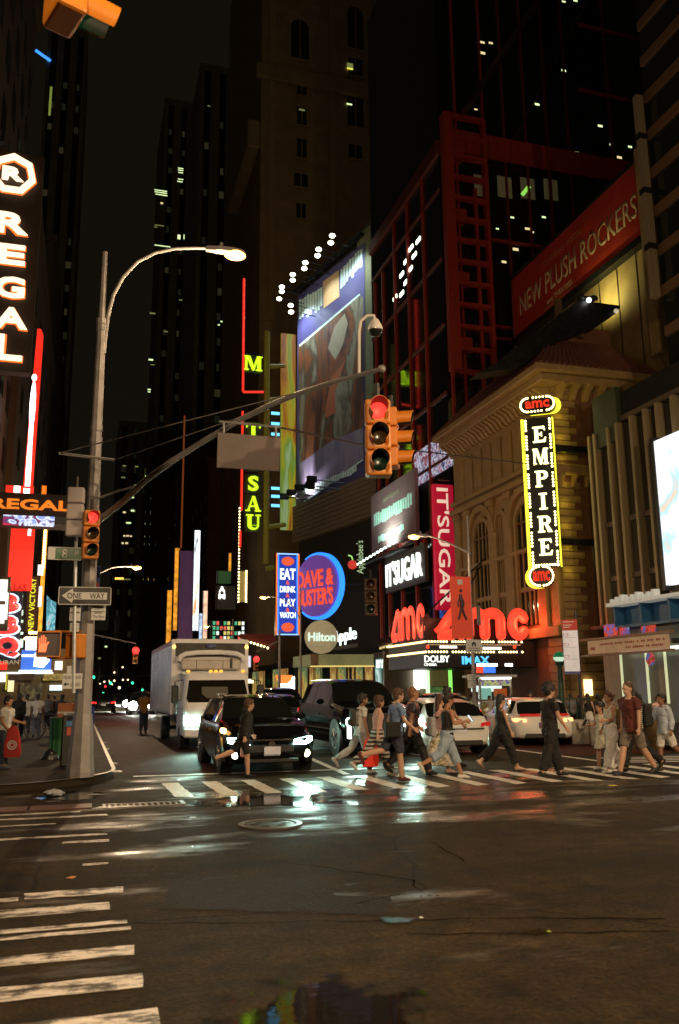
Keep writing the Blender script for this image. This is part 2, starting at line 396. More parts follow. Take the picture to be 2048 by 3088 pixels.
# repair patches and tar seams in the asphalt
def asphalt(name, c, ro): return pm(name, c, ro, var=.85, scale=16, bump=.9, bscale=40, spec=.12)
def gpoly(name, px, z, mat, j=.02): sheet(name, [gp(*p).xy for p in px], z, mat, j)
gpoly('asphalt_patch', [(520, 2650), (980, 2655), (1010, 2700), (1180, 2705), (1165, 2760), (480, 2742)], .0025, asphalt('patch_mid', (.021, .0140, .0065), .7))
M_TAR = pm('tar_seam', (.013, .009, .0045), .95, var=.5, scale=8, bump=.6, bscale=60, spec=.0)
def seam(px, wd=.035, z=.0055):
    P = [gp(*p) for p in px]; rs = random.Random(px[0][0]); Q = []
    for a, b_ in zip(P, P[1:]):
        n = max(2, int((b_-a).length/.18)); Q += [a.lerp(b_, k/n)+Vector((rs.uniform(-.03, .03), rs.uniform(-.03, .03), 0)) for k in range(n)]
    rows = []
    for i, q in enumerate(Q):
        t_ = (Q[min(i+1, len(Q)-1)]-Q[max(i-1, 0)]).normalized(); s_ = Vector((-t_.y, t_.x, 0))*wd*rs.uniform(.08, .3); rows.append([(q.x-s_.x, q.y-s_.y, z), (q.x+s_.x, q.y+s_.y, z)])
    MB().grid(rows).build('tar_seam', M_TAR, road)
for px in ([(420, 2786), (800, 2783), (1300, 2774), (2080, 2770)], [(1230, 2820), (1600, 2815), (2100, 2811)], [(860, 2600), (1240, 2655), (1270, 2690), (1000, 2740)], [(1300, 2540), (1420, 2610)]): seam(px)
# standing water: thin sheets whose ragged edge breaks up into the asphalt
def water_mat():
    m = pm('standing_water', (.010, .009, .007), .05, var=.1, rvar=.03, spec=.6); t = m.node_tree; N = t.nodes; L = t.links; b = N['Principled BSDF']
    tc = N.new('ShaderNodeTexCoord')
    mp = N.new('ShaderNodeMapping'); mp.inputs['Location'].default_value = (-.5, -.5, 0); L.new(tc.outputs['Generated'], mp.inputs['Vector'])
    ml = N.new('ShaderNodeVectorMath'); ml.operation = 'MULTIPLY'; ml.inputs[1].default_value = (2, 2, 0); L.new(mp.outputs[0], ml.inputs[0])
    ln = N.new('ShaderNodeVectorMath'); ln.operation = 'LENGTH'; L.new(ml.outputs[0], ln.inputs[0])
    nz = N.new('ShaderNodeTexNoise'); nz.inputs['Scale'].default_value = 2.6; nz.inputs['Detail'].default_value = 7; nz.inputs['Roughness'].default_value = .62
    L.new(tc.outputs['Object'], nz.inputs['Vector'])
    a = N.new('ShaderNodeMath'); a.operation = 'MULTIPLY_ADD'; a.inputs[1].default_value = 2.15; L.new(nz.outputs['Fac'], a.inputs[0])
    r1 = N.new('ShaderNodeMath'); r1.operation = 'MULTIPLY'; r1.inputs[1].default_value = -.85; L.new(ln.outputs['Value'], r1.inputs[0]); L.new(r1.outputs[0], a.inputs[2])
    sm = N.new('ShaderNodeMapRange'); sm.interpolation_type = 'SMOOTHSTEP'; sm.inputs[1].default_value = .30; sm.inputs[2].default_value = .62; L.new(a.outputs[0], sm.inputs[0])
    L.new(sm.outputs[0], b.inputs['Alpha'])
    n2 = N.new('ShaderNodeTexNoise'); n2.inputs['Scale'].default_value = 14; L.new(tc.outputs['Object'], n2.inputs['Vector'])
    bp = N.new('ShaderNodeBump'); bp.inputs['Strength'].default_value = .05; bp.inputs['Distance'].default_value = .01; L.new(n2.outputs['Fac'], bp.inputs['Height']); L.new(bp.outputs[0], b.inputs['Normal'])
    return m
M_WATER = water_mat()
def puddle(u0, v0, u1, v1, z=.007):
    c = gp((u0+u1)/2, (v0+v1)/2); a = gp(u0, (v0+v1)/2); b_ = gp(u1, (v0+v1)/2); n, f = gp((u0+u1)/2, v1), gp((u0+u1)/2, v0)
    wx, wy = (b_-a).length/2, (f-n).length/2
    o = MB().add([(c.x+wx*x, c.y+wy*y, z) for x, y in circle(1., 40)], [tuple(range(40))]).build('puddle', M_WATER, road); return o
puddle(600, 2885, 1470, 3380)
puddle(1120, 2760, 1300, 2792); puddle(560, 2394, 1080, 2436); puddle(1560, 2802, 1680, 2822); puddle(90, 2384, 320, 2418)
# iron work in the road
M_IRON = pm('cast_iron', (.06, .052, .042), .38, metal=.7, var=.3, scale=9, bump=.3)
g = gp(815, 2487)
t = thing('manhole_cover', 'round iron manhole cover with a bright wet rim in the middle of the crossing', 'manhole cover', (g.x, g.y, 0))
MB().lathe([(.01, .012), (.30, .012), (.31, 0)], n=28).build('lid', M_IRON, t, smooth=True)
MB().ring(circle(.40, 28), circle(.33, 28), Matrix.Identity(4), .001, .018).build('rim', pm('worn_steel', (.22, .20, .17), .4, metal=.6), t)
for a in range(6):
    c_, s_ = math.cos(a*math.pi/3)*.2, math.sin(a*math.pi/3)*.2
    MB().box(c_-.05, s_-.01, .013, c_+.05, s_+.01, .018).build('lug', M_IRON, t)
g0 = gp(340, 2432)
t = thing('drain_grate', 'long iron drain grate with a bright edge lying before the corner kerb', 'grate', (g0.x, g0.y, 0))
MB().box(-.1, -.22, 0, 1.0, -.18, .014).box(-.1, .18, 0, 1.0, .22, .014).box(.98, -.22, 0, 1.04, .22, .02).box(-.14, -.22, 0, -.1, .22, .014).build('frame', pm('worn_steel', (.35, .34, .31), .3, metal=.7), t)
for k in range(12): MB().box(-.06+k*.088, -.17, 0, -.03+k*.088, .17, .01).build('bar', M_IRON, t)
t = thing('trench_cover', 'row of rusty steel trench plates at the left edge of the road', 'steel plate', (-1.6, 13.75, 0))
for k in range(4): MB().box(-1.7+k*.9, -.25, 0, -1.7+k*.9+.86, .25, .016).build('plate', pm('rusty_plate', (.14, .06, .035), .5, metal=.3, var=.4, scale=4, bump=.3), t, bevel=.004)
# litter
def litter(u, v, lab, c, s, n=9, flat=.25, name='litter', cat='litter'):
    g = gp(u, v); o = MB()
    rr = random.Random(u*7+v); rows = []
    for i in range(5):
        th = math.pi*i/4; rows.append([(s*math.sin(th)*math.cos(6.283*j/n)*rr.uniform(.55, 1.2), s*.7*math.sin(th)*math.sin(6.283*j/n)*rr.uniform(.55, 1.2), s*flat*(1-math.cos(th))*rr.uniform(.7, 1.2)) for j in range(n)])
    o.grid(rows, True); ob = o.build(name, pm('litter_'+lab.split()[1], c, .6, var=.3, scale=20), None)
    ob.location = (g.x, g.y, .008 if not (g.x < .5 and g.y > 16.2) else .136); tag(ob, lab, cat)
litter(165, 2402, 'crumpled grey plastic bag lying in the gutter left of the corner pole', (.35, .36, .38), .17, 11, .3, 'plastic_bag', 'bag')
litter(300, 2438, 'torn white paper scrap on the near edge of the drain grate', (.6, .6, .55), .07, 7, .12, 'paper_scrap', 'paper')
litter(216, 2651, 'flattened orange wrapper on the near crosswalk stripes', (.7, .3, .08), .05, 7, .15, 'wrapper', 'wrapper')
litter(1845, 2372, 'small yellow wrapper on the road near the right edge', (.6, .42, .08), .10, 7, .1, 'wrapper', 'wrapper')
litter(580, 2468, 'white paper strip flat on the road before the crosswalk', (.6, .6, .55), .06, 7, .1, 'paper_strip', 'paper')
# ------------------------------------------------------------------ building materials
M_GLASS = pm('night_glass', (.012, .014, .012), .06, var=.1, rvar=.03, spec=.7)
M_DARKGL = pm('smoked_glass', (.02, .02, .018), .12, var=.2, rvar=.05)
M_BLACK = pm('black_metal', (.015, .015, .014), .45, metal=.2, var=.3)
M_REDST = pm('red_painted_steel', (.36, .035, .018), .45, metal=.0, var=.25, scale=2)
M_REDDK = pm('dark_red_steel', (.16, .022, .014), .5, var=.3, scale=2)
M_TAN = pm('tan_limestone', (.40, .26, .11), .75, var=.25, scale=.8, bump=.25, bscale=8)
M_STONE = pm('cream_terracotta', (.33, .21, .085), .65, var=.25, scale=1.5, bump=.3, bscale=10)
M_BROWNST = pm('brown_tower_stone', (.42, .27, .12), .8, var=.25, scale=.4, bump=.2, bscale=4)
M_ROOFD = pm('dark_wall', (.035, .028, .02), .8, var=.3, scale=.6)
M_DKBRICK = pm('dark_building_wall', (.075, .05, .028), .85, var=.3, scale=.5)
M_LIT = em('lit_window_green', (.75, .95, .45), 1.3)
M_LITD = em('lit_window_dim', (.45, .5, .16), .35)
M_LITW = em('lit_window_warm', (1, .8, .4), .9)
M_LITB = em('lit_blue_edge', (.05, .3, 1), 1.4)
def brick_mat(name, c1, c2, mortar, sx=1.):
    m = bpy.data.materials.new(name); m.use_nodes = True; t = m.node_tree; N = t.nodes; L = t.links; b = N['Principled BSDF']
    tc = N.new('ShaderNodeTexCoord'); sp = N.new('ShaderNodeSeparateXYZ'); cb = N.new('ShaderNodeCombineXYZ'); ad = N.new('ShaderNodeMath'); ad.operation = 'ADD'
    L.new(tc.outputs['Object'], sp.inputs[0]); L.new(sp.outputs[0], ad.inputs[0]); L.new(sp.outputs[1], ad.inputs[1])
    L.new(ad.outputs[0], cb.inputs[0]); L.new(sp.outputs[2], cb.inputs[1])
    br = N.new('ShaderNodeTexBrick'); br.inputs['Scale'].default_value = 4.2*sx; br.inputs['Color1'].default_value = (*c1, 1); br.inputs['Color2'].default_value = (*c2, 1); br.inputs['Mortar'].default_value = (*mortar, 1)
    L.new(cb.outputs[0], br.inputs['Vector'])
    nz = N.new('ShaderNodeTexNoise'); nz.inputs['Scale'].default_value = .7; nz.inputs['Detail'].default_value = 5; L.new(tc.outputs['Object'], nz.inputs['Vector'])
    mu = N.new('ShaderNodeMix'); mu.data_type = 'RGBA'; mu.blend_type = 'MULTIPLY'; mu.inputs[0].default_value = .7
    L.new(br.outputs['Color'], mu.inputs[6]); L.new(nz.outputs['Fac'], mu.inputs[7]); L.new(mu.outputs[2], b.inputs['Base Color'])
    b.inputs['Roughness'].default_value = .8
    bp = N.new('ShaderNodeBump'); bp.inputs['Strength'].default_value = .4; bp.inputs['Distance'].default_value = .02; L.new(br.outputs['Fac'], bp.inputs['Height']); L.new(bp.outputs[0], b.inputs['Normal'])
    MATS[name] = m; return m
M_BRICK = brick_mat('red_brown_brick', (.34, .13, .065), (.26, .095, .05), (.24, .17, .11))
# ------------------------------------------------------------------ theatre with the terracotta front (its near corner stands at X 24, Y 39.8)
EX, EY0, EY1, EZ = 24.0, 39.7, 52.8, 18.2
th = thing('theatre_building', 'old terracotta theatre front with bracketed cornice and tiled hip roof behind the yellow blade sign', 'building', (EX+3, (EY0+EY1)/2, 0))
MB().box(EX, EY0, .1, EX+6.2, EY1, EZ).build('side_wall', M_BRICK, th, True)
# street front: pilasters, arches, string courses standing proud of the wall
fr = lambda y, z, x=EX: frame(SOUTH_W, (x, y, z))
MB().box(EX-.06, EY0+.002, 4.6, EX-.001, EY1-.002, EZ-.02).build('front_cladding', M_STONE, th, True)
for y in (EY0+.02, EY0+1.35, EY0+4.9, EY0+7.2, EY0+10.6, EY1-.9):
    MB().box(EX-.28, y, 4.7, EX-.062, y+.75, 12.6).build('pilaster', M_STONE, th, True, bevel=.04)
    MB().box(EX-.36, y-.08, 12.6, EX-.062, y+.83, 13.0).build('capital', M_STONE, th, True, bevel=.05)
for z0, z1, d in ((4.2, 4.75, .6), (9.1, 9.35, .3), (13.0, 13.35, .5), (13.6, 13.9, .42)):
    MB().box(EX-d, EY0-.25, z0, EX-.05, EY1, z1).build('string_course', M_STONE, th, True, bevel=.04)
def archwin(y, wd, z0, z1, name='arched_window'):
    zc = z1-wd/2
    P = [(-wd/2, z0-zc), (wd/2, z0-zc)] + arc(0, 0, wd/2, 0, 180, 12)
    o = MB().prism(P, fr(y, zc), .062, .085).build(name, M_GLASS, th, True)
    out = [(-wd/2-.3, z0-zc), (wd/2+.3, z0-zc)] + arc(0, 0, wd/2+.3, 0, 180, 12)
    MB().ring(out, P, fr(y, zc), .062, .25).build('surround', M_STONE, o, True)
    for k in range(1, 4):
        u = -wd/2+wd*k/4; MB().box(u-.05, z0-zc, .086, u+.05, math.sqrt(max(0, wd*wd/4-u*u)), .16, fr(y, zc)).build('mullion', M_STONE, o, True)
    MB().box(-wd/2, z0-zc+1.9, .086, wd/2, z0-zc+2.15, .19, fr(y, zc)).build('transom', M_STONE, o, True)
for y in (EY0+3.35, EY0+6.05+.35, EY0+9.0): archwin(y, 2.1 if y != EY0+6.4 else 1.0, 5.0, 11.9)
for y in (EY0+3.35, EY0+9.0): MB().ring(arc(0, 0, 2.0, 0, 180, 14)+[(-2.0, -.1), (2.0, -.1)], arc(0, 0, 1.6, 0, 180, 14)+[(-1.6, -.09), (1.6, -.09)], fr(y, 10.95), .062, .34).build('arch_moulding', M_STONE, th, True)
# attic panels between small pilasters
for k in range(9):
    y = EY0+.5+k*1.36
    MB().box(EX-.2, y, 13.95, EX-.062, y+.4, 16.6).build('attic_pilaster', M_STONE, th, True, bevel=.03)
    MB().box(EX-.12, y+.5, 14.2, EX-.062, y+1.25, 16.3).build('attic_panel', M_STONE, th, True, bevel=.03)
# cornice with brackets, street side and west side
def cornice(name, x0, y0, x1, y1):
    MB().box(x0, y0, 18.2, x1, y1, 18.62).build(name, M_STONE, th, True, bevel=.06)
cornice('cornice', EX-1.5, EY0-1.2, EX-.0, EY1+.3); cornice('cornice', EX+.005, EY0-1.2, EX+6.6, EY0-.02)
MB().box(EX-1.1, EY0-.85, 17.75, EX-.065, EY1, 18.19).build('cornice_bed', M_STONE, th, True, bevel=.05)
MB().box(EX-.06, EY0-.85, 17.75, EX+6.4, EY0-.003, 18.19).build('cornice_bed', M_STONE, th, True, bevel=.05)
bk = MB().prism([(0, 0), (0, -.75), (.25, -.7), (.55, -.3), (.95, -.1), (.95, 0)], Matrix(((-1, 0, 0, 0), (0, 0, 1, 0), (0, 1, 0, 0), (0, 0, 0, 1))), -.14, .14)
bm0 = bk.build('bracket', M_STONE, th); bm0.location = Vector((EX-.064, EY0+.3, 17.74))-th.location
for k in range(1, 26): inst('bracket', bm0.data, th, (EX-.064, EY0+.3+k*.5, 17.74))
for k in range(8): inst('bracket', bm0.data, th, (EX+.35+k*.8, EY0-.003, 17.74), rot=(0, 0, math.pi/2))
# stone quoins up the west corner, shared unit block
for k in range(46):
    z = .3+k*.38
    if 12.4 < z < 13.3: continue
    ubox('quoin', M_STONE, th, EX-.03, EY0-.07, z, EX+(1.35 if k % 2 else .95), EY0-.002, z+.33)
MB().box(EX-.5, EY0-.55, 12.75, EX+2.3, EY0-.072, 13.3).build('corner_entablature', M_STONE, th, True, bevel=.08)
for k in range(3): inst('bracket', bm0.data, th, (EX+.1+k*.8, EY0-.08, 12.74), (.6, .6, .8), rot=(0, 0, math.pi/2))
# rusticated ground floor blocks on the west end of the front
for k in range(9):
    z = .2+k*.44
    ubox('base_block', M_STONE, th, EX-.34, EY0-.1, z, EX-.065, EY0+1.25+(.12 if k % 2 else 0), z+.40)
    ubox('base_block', M_STONE, th, EX-.03, EY0-.3, z, EX+1.9, EY0-.075, z+.40)
# hip roof with pan tiles: one slab per course
rz0, rz1 = 18.63, 21.2
x0, x1, y0, y1 = EX-1.35, EX+6.4, EY0-1.1, EY1+.2
MB().add([(x0, y0, rz0), (x1, y0, rz0), (x1, y1, rz0), (x0, y1, rz0), (x0+2.4, y0+2.6, rz1), (x1-1.6, y0+2.6, rz1), (x1-1.6, y1-2, rz1), (x0+2.4, y1-2, rz1)],
         [(0, 1, 5, 4), (1, 2, 6, 5), (2, 3, 7, 6), (3, 0, 4, 7), (4, 5, 6, 7), (3, 2, 1, 0)]).build('roof', pm('roof_tile', (.20, .07, .045), .7, var=.3, scale=3), th, True)
M_TILE = pm('roof_tile', (.20, .07, .045), .7)
for i in range(10):                                     # tile ribs on the west slope and the street slope
    pass
nr = 22
for k in range(nr):
    s_ = (k+.5)/nr; a = Vector((x0+(x1-x0)*s_, y0, rz0+.03)); b_ = Vector((x0+2.4+(x1-1.6-x0-2.4)*s_, y0+2.6, rz1+.03))
    MB().tube([a, b_], [.09, .06], 6).build('tile_rib', M_TILE, th, True)
for k in range(30):
    s_ = (k+.5)/30; a = Vector((x0, y0+(y1-y0)*s_, rz0+.03)); b_ = Vector((x0+2.4, y0+2.6+(y1-2-y0-2.6)*s_, rz1+.03))
    MB().tube([a, b_], [.09, .06], 6).build('tile_rib', M_TILE, th, True)
MB().tube([(x1+.05, y0-.05, 18.5), (x1+.05, y0-.05, 17.6), (x1-.3, EY0-.12, 17.0), (x1-.3, EY0-.12, 14.2)], .09, 8).build('rain_pipe', pm('grey_pipe', (.3, .27, .2), .5), th, True)
MB().box(EX+2.0, EY0+1.7, 21.0, EX+5.2, EY0+6, 22.3).build('roof_house', M_BRICK, th, True)
MB().box(EX+.62, EY0-.5, 1.2, EX+1.0, EY0-.31, 2.0).build('wall_lamp', em('wall_lamp_glow', (1, .75, .3), 3.), th, True)
# ------------------------------------------------------------------ plain tan wall behind the theatre, carrying the red banner
bw = thing('cinema_block', 'tall plain tan wall block behind the tiled theatre roof', 'building', (36, 47, 0))
WT = ax(1750, 656, 30.6).z+.2
MB().box(31, 38.6, .1, 60, 56.2, WT).build('wall', M_TAN, bw, True)
for k in range(9): MB().box(30.955, 38.8+k*1.95, 20, 30.999, 38.86+k*1.95, WT-.1).build('panel_joint', M_ROOFD, bw, True)
MB().box(30.3, 38.5, 20, 30.95, 39.3, WT+.6).build('pier', M_TAN, bw, True, bevel=.05)
# ------------------------------------------------------------------ red framed glass building
gb = thing('glass_building', 'tall dark glass building with a red steel grid and slanting brown roof beam', 'building', (40, 78, 0))
GX, GY = 25.6, 57.0
GE = ax(1131, 1300, GX).y
MB().box(GX, GY, .1, 70, GE, 70).build('curtain_wall', M_GLASS, gb, True)
for u in (1380, 1465, 1528, 1594, 1660, 1725, 1857, 1990, 2090):          # mullions of the west side
    x = ay(u, 600, GY).x; wd = .08 if u not in (1857, 1660) else .12
    ubox('mullion', M_REDDK if u > 1480 else M_REDST, gb, x-wd, GY-.2, 8, x+wd, GY-.001, 69.5)
for v, u0, u1 in ((985, 1480, 1660), (725, 1480, 1660), (1020, 1480, 1560), (272, 1740, 2100), (76, 1740, 2100)):
    a, b_ = ay(u0, v, GY), ay(u1, v+(u1-u0)*.03, GY); ubox('transom', M_REDST, gb, a.x, GY-.25, a.z-.1, b_.x, GY-.002, a.z+.1)
a = ay(1380, 450, GY); b_ = ay(1900, 480, GY)
z = ay(1600, 477, GY).z
nseg = 9
for k in range(nseg):
    xa = GX+.2+(b_.x-GX)*k/nseg; xb = GX+.2+(b_.x-GX)*(k+1)/nseg-.05
    ubox('girder_panel', M_REDST, gb, xa, GY-.6, z-1.0, xb, GY-.26, z+.95)
a, b_ = ay(1395, 345, GY), ay(1650, -40, GY); MB().tube([a-Vector((0, .3, 0)), b_-Vector((0, .3, 0))], [(.3, 1.0), (.3, 1.0)], 4).build('diagonal_beam', pm('brown_beam', (.09, .045, .02), .7), gb, True)
a, b_ = ay(1530, 460, GY), ay(1760, 20, GY); MB().tube([a-Vector((0, .05, 0)), b_-Vector((0, .05, 0))], [(.1, .3), (.1, .3)], 4).build('diagonal_beam', pm('brown_beam', (.09, .045, .02), .7), gb, True)
for u in (1372, 1295, 1245, 1202, 1165, 1140):                            # mullions of the street side
    y = ax(u, 1200, GX).y; ubox('mullion', M_REDST, gb, GX-.2, y-.12, 6, GX-.001, y+.12, 44 if u > 1200 else 40)
for z in (13.5, 18.5, 23.5, 29, 34.5, 40.5): ubox('floor_edge', M_REDDK, gb, GX-.15, GY+.01, z-.12, GX-.002, GE, z+.12)
ubox('roof_edge', M_REDDK, gb, GX-.3, GY-.3, 43.4, GX-.003, GE, 44.6)
rr = random.Random(3)
for u, v in ((1262, 725), (1240, 748), (1225, 787), (1238, 812), (1212, 828), (1225, 850), (1212, 886), (1192, 898), (1250, 770)):   # lights inside the stair
    p = ax(u, v, GX+.0); inst('ceiling_light', unit_mesh(em('white_lamp', (.85, 1, .75), 5.)), gb, (GX-.03, p.y, p.z), (.05, .9, .32))
for u, v in ((1545, 656), (1640, 655), (1590, 690), (1500, 690), (1605, 700), (1555, 752), (1460, 795), (1520, 790), (1845, 437), (1900, 443), (1935, 408), (1810, 380), (1740, 460), (1868, 475), (1700, 213), (1935, 70), (1950, 57), (1905, 110), (1970, 30), (1435, 330), (1455, 160), (1455, 128), (1480, 130), (1700, 5), (1735, 2), (1620, 315), (1505, 1182)):
    p = ay(u, v, GY); q = rr.uniform(.25, .5)
    inst('lit_office_light', unit_mesh(M_LITW if rr.random() < .5 else M_LIT), gb, (p.x, GY-.012, p.z), (q, .02, q*.45))
p = ay(1585, 575, GY); MB().box(-.6, -.16, 0, .6, .16, .02, Matrix.Translation((p.x, GY-.02, p.z)) @ Matrix.Rotation(R_(-52), 4, 'Y') @ WEST.to_4x4()).build('neon_bar', em('green_neon', (.35, .9, .12), .8), gb, True)
for k in range(4):
    p = ay(1430+k*70, 555+k*4, GY); ubox('office_ceiling', pm('ceiling_panel', (.25, .22, .14), .8, emit=(.22, .18, .08), es=.09), gb, p.x, GY-.01, p.z-1, p.x+1.3, GY-.001, p.z+.9)
# ladder-shaped red sign frame standing off the corner
lf = thing('ladder_tower', 'tall red steel ladder frame standing off the corner of the glass building', 'ladder tower', (GX-.6, GY-1, 0))
fy = GY-1.0
L0, L1 = ay(1355, 355, fy), ay(1478, 1120, fy)
zt, zb = ay(1415, 360, fy).z, ay(1415, 1122, fy).z
xl, xr = ay(1345, 740, fy).x, ay(1478, 740, fy).x
MB().box(xl, fy-.5, zb, xl+.75, fy+.4, zt).build('post', M_REDST, lf, True, bevel=.03)
MB().box(xr-.3, fy-.3, zb, xr, fy+.3, zt).build('post', M_REDST, lf, True, bevel=.03)
MB().box(xr-1.1, fy+.1, zb-3, xr-.85, fy+.35, zt-6).build('post', M_REDST, lf, True)
for k in range(13):
    z = zb+(zt-zb)*k/12; ubox('rung', M_REDST, lf, xl+.75, fy-.2, z-.16, xr-.3, fy+.2, z+.16)
for k in range(4):
    z = zb+2.4+(zt-zb)*k/4; ubox('bracket', M_REDST, lf, xl+.8, fy+.25, z-.5, xl+2.0, fy+1.0, z+.5)
# ------------------------------------------------------------------ corner building at the right: finned glass podium, tower above
cb = thing('corner_building', 'dark corner building with vertical metal fins over a lit shop floor at the right edge', 'building', (30, 28, 0))
CX0, CY1 = 24.0, ax(1800, 1260, 24.0).y; CZT = ax(1800, 1205, 24.0).z
MB().box(CX0, 18, 4.2, CX0+14, CY1, CZT-.3).build('podium_glass', M_DARKGL, cb, True)
M_FIN = pm('fin_metal', (.24, .18, .09), .45, metal=.3, var=.2)
for k, u in enumerate((1812, 1829, 1872, 1900, 1946, 1990, 2030, 2080, 2140)):
    y = ax(u, 1600, CX0).y; ubox('fin', M_FIN, cb, CX0-.35, y-.09, 4.3, CX0-.002, y+.09, CZT-1.8)
for z in (6.6, 9.2, CZT-1.6): ubox('floor_band', pm('dark_bronze', (.09, .06, .035), .5, metal=.3), cb, CX0-.12, 18, z-.12, CX0-.003, CY1, z+.12)
MB().box(CX0-.25, CY1-2.0, CZT-2.6, CX0-.01, CY1-.05, CZT).build('green_panel', pm('green_panel', (.022, .036, .012), .6), cb, True)
MB().box(CX0-.03, CY1-.3, CZT-2.6, CX0+2.0, CY1+.04, CZT).build('green_panel', pm('green_panel', (.05, .08, .03), .5), cb, True)
TE = ax(1964, 500, 26.2).y
MB().box(26.2, 18, CZT-.29, 60, TE, 90).build('tower_glass', M_GLASS, cb, True)
for k in range(20):
    z = 18+k*2.1; ubox('spandrel', pm('brown_spandrel', (.12, .06, .022), .7), cb, 26.05, 18.5, z, 26.199, TE-.05, z+.5)
ubox('corner_mast', pm('pale_mast', (.20, .155, .09), .6), cb, 25.6, TE-.1, 20, 26.0, TE+.2, 31)
for z in (22.5, 25.5, 28.5): ubox('mast_clamp', M_BLACK, cb, 25.55, TE-.15, z, 26.05, TE+.25, z+.3)
# ground floor shop
M_SHUT = pm('shop_shutter', (.30, .28, .20), .6, var=.3)
M_SHOPL = em('shop_strip_light', (.85, 1, .85), 1.8)
MB().box(CX0+.15, 18, .1, CX0+14, CY1-.2, 4.19).build('shop_wall', pm('shop_interior', (.14, .13, .09), .7, emit=(.6, .6, .45), es=.02), cb, True)
for k, (u0, u1) in enumerate(((1822, 1872), (1985, 2008))):
    ya, yb = ax(u0, 2050, CX0).y, ax(u1, 2050, CX0).y; ubox('shop_shutter', M_SHUT, cb, CX0+.04, yb, .15, CX0+.14, ya, 3.1)
for u0, u1 in ((1910, 1950), (2015, 2060)):
    ya, yb = ax(u0, 2050, CX0).y, ax(u1, 2050, CX0).y
    for z in (1.7, 2.3, 2.75): ubox('shop_light', M_SHOPL, cb, CX0+.1, yb, z, CX0+.148, ya, z+.12)
    ubox('shop_window', screen('shop_goods', [(0, (.02, .02, .012)), (.5, (.2, .2, .13)), (.62, (.25, .12, .08)), (1, (.5, .5, .4))], (2, 5, 9), .12), cb, CX0+.09, yb, .3, CX0+.097, ya, 2.9)
for u in (1878, 1955, 2012): y = ax(u, 2050, CX0).y; ubox('lit_post', em('post_glow', (.9, .95, .55), .55), cb, CX0-.05, y-.04, .9, CX0+.03, y+.05, 3.1)
ubox('shop_fascia_light', M_SHOPL, cb, CX0-.25, 19, 3.15, CX0+.03, ax(1892, 2040, CX0).y, 3.28)
# ------------------------------------------------------------------ stone tower with arched windows
tw = thing('stone_tower', 'very tall brown stone tower with arched windows above the billboards', 'building', (60, 140, 0))
TY = 128.0; TX = ay(785, 600, TY).x
MB().box(TX, TY, .1, 110, 165, 150).build('wall', M_BROWNST, tw, True)
MB().box(TX-1.0, TY-1.0, ay(780, 240, TY).z, 110, TY-.01, ay(780, 195, TY).z).build('string_course', M_BROWNST, tw, True, bevel=.2)
MB().box(TX-2.2, TY+.0, ay(780, 420, TY).z-1.5, TX-.01, 150, ay(780, 360, TY).z).build('balcony', M_BROWNST, tw, True, bevel=.3)
def twin(u, v0, v1, wd, arch=False, lit=None):
    a, b_ = ay(u, v0, TY), ay(u, v1, TY); h = a.z-b_.z; x = (a.x+b_.x)/2; Mf = frame(WEST, (x, TY, b_.z))
    P = [(-wd/2, 0), (wd/2, 0)] + (arc(0, h-wd/2, wd/2, 0, 180, 8) if arch else [(wd/2, h), (-wd/2, h)])
    o = MB().prism(P, Mf, .01, .06).build('window', M_GLASS, tw, True)
    MB().box(-wd/2-.2, -.3, .0, wd/2+.2, -.02, .4, Mf).build('sill', M_BROWNST, o, True)
    MB().box(-.08, 0, .061, .08, h*.97, .15, Mf).build('mullion', M_BROWNST, o, True)
    for lu, lv, lw, lh, mt in (lit or []):
        p = ay(lu, lv, TY); MB().box(p.x-lw/2, TY-.2, p.z-lh/2, p.x+lw/2, TY-.16, p.z+lh/2).build('lit_pane', mt, o, True)
twin(905, 60, 180, 3.2, True); twin(1072, 22, 150, 3.0, True); twin(1218, 35, 160, 2.8, True, [(1206, 125, .6, .3, M_LITD), (1240, 68, .4, .3, M_LITD)]); twin(1330, 90, 225, 2.8, True, [(1328, 120, 1.3, 1.3, em('bright_office', (1, 1, .7), 3.))])
twin(910, 240, 290, 1.7, lit=[(905, 258, .8, .5, M_LIT)]); twin(910, 325, 380, 1.7, lit=[(910, 333, 1., .3, M_LITD)]); twin(910, 420, 478, 1.7); twin(908, 525, 565, 2.4); twin(908, 615, 660, 1.6)
twin(1072, 178, 232, 2.6, lit=[(1055, 200, 1.1, 1.0, M_LITD), (1055, 209, 1.1, .3, em('yellow_office', (.8, .8, .1), 1.2))]); twin(1072, 272, 385, 2.9, lit=[(1053, 316, 1.0, .25, M_LIT)]); twin(1072, 438, 480, 2.4); twin(1215, 190, 240, 2.8); twin(1215, 285, 385, 2.9); twin(1330, 285, 360, 2.6)
for u in (820, 1000, 1150, 1280): p = ay(u, 300, TY); ubox('pilaster', M_BROWNST, tw, p.x-.5, TY-.4, 60, p.x+.5, TY-.002, 149)
p0, p1 = ay(1165, 395, TY-6), ay(1330, 480, TY-6)
MB().box(p0.x, TY-6, p1.z, p1.x, TY-5.5, p0.z).box(p0.x, TY-5.49, p1.z, p0.x+.4, TY-.0, p1.z+.4).box(p1.x-.4, TY-5.49, p1.z, p1.x, TY-.0, p1.z+.4).build('rooftop_screen', pm('green_mesh_panel', (.08, .10, .03), .7), tw, True)
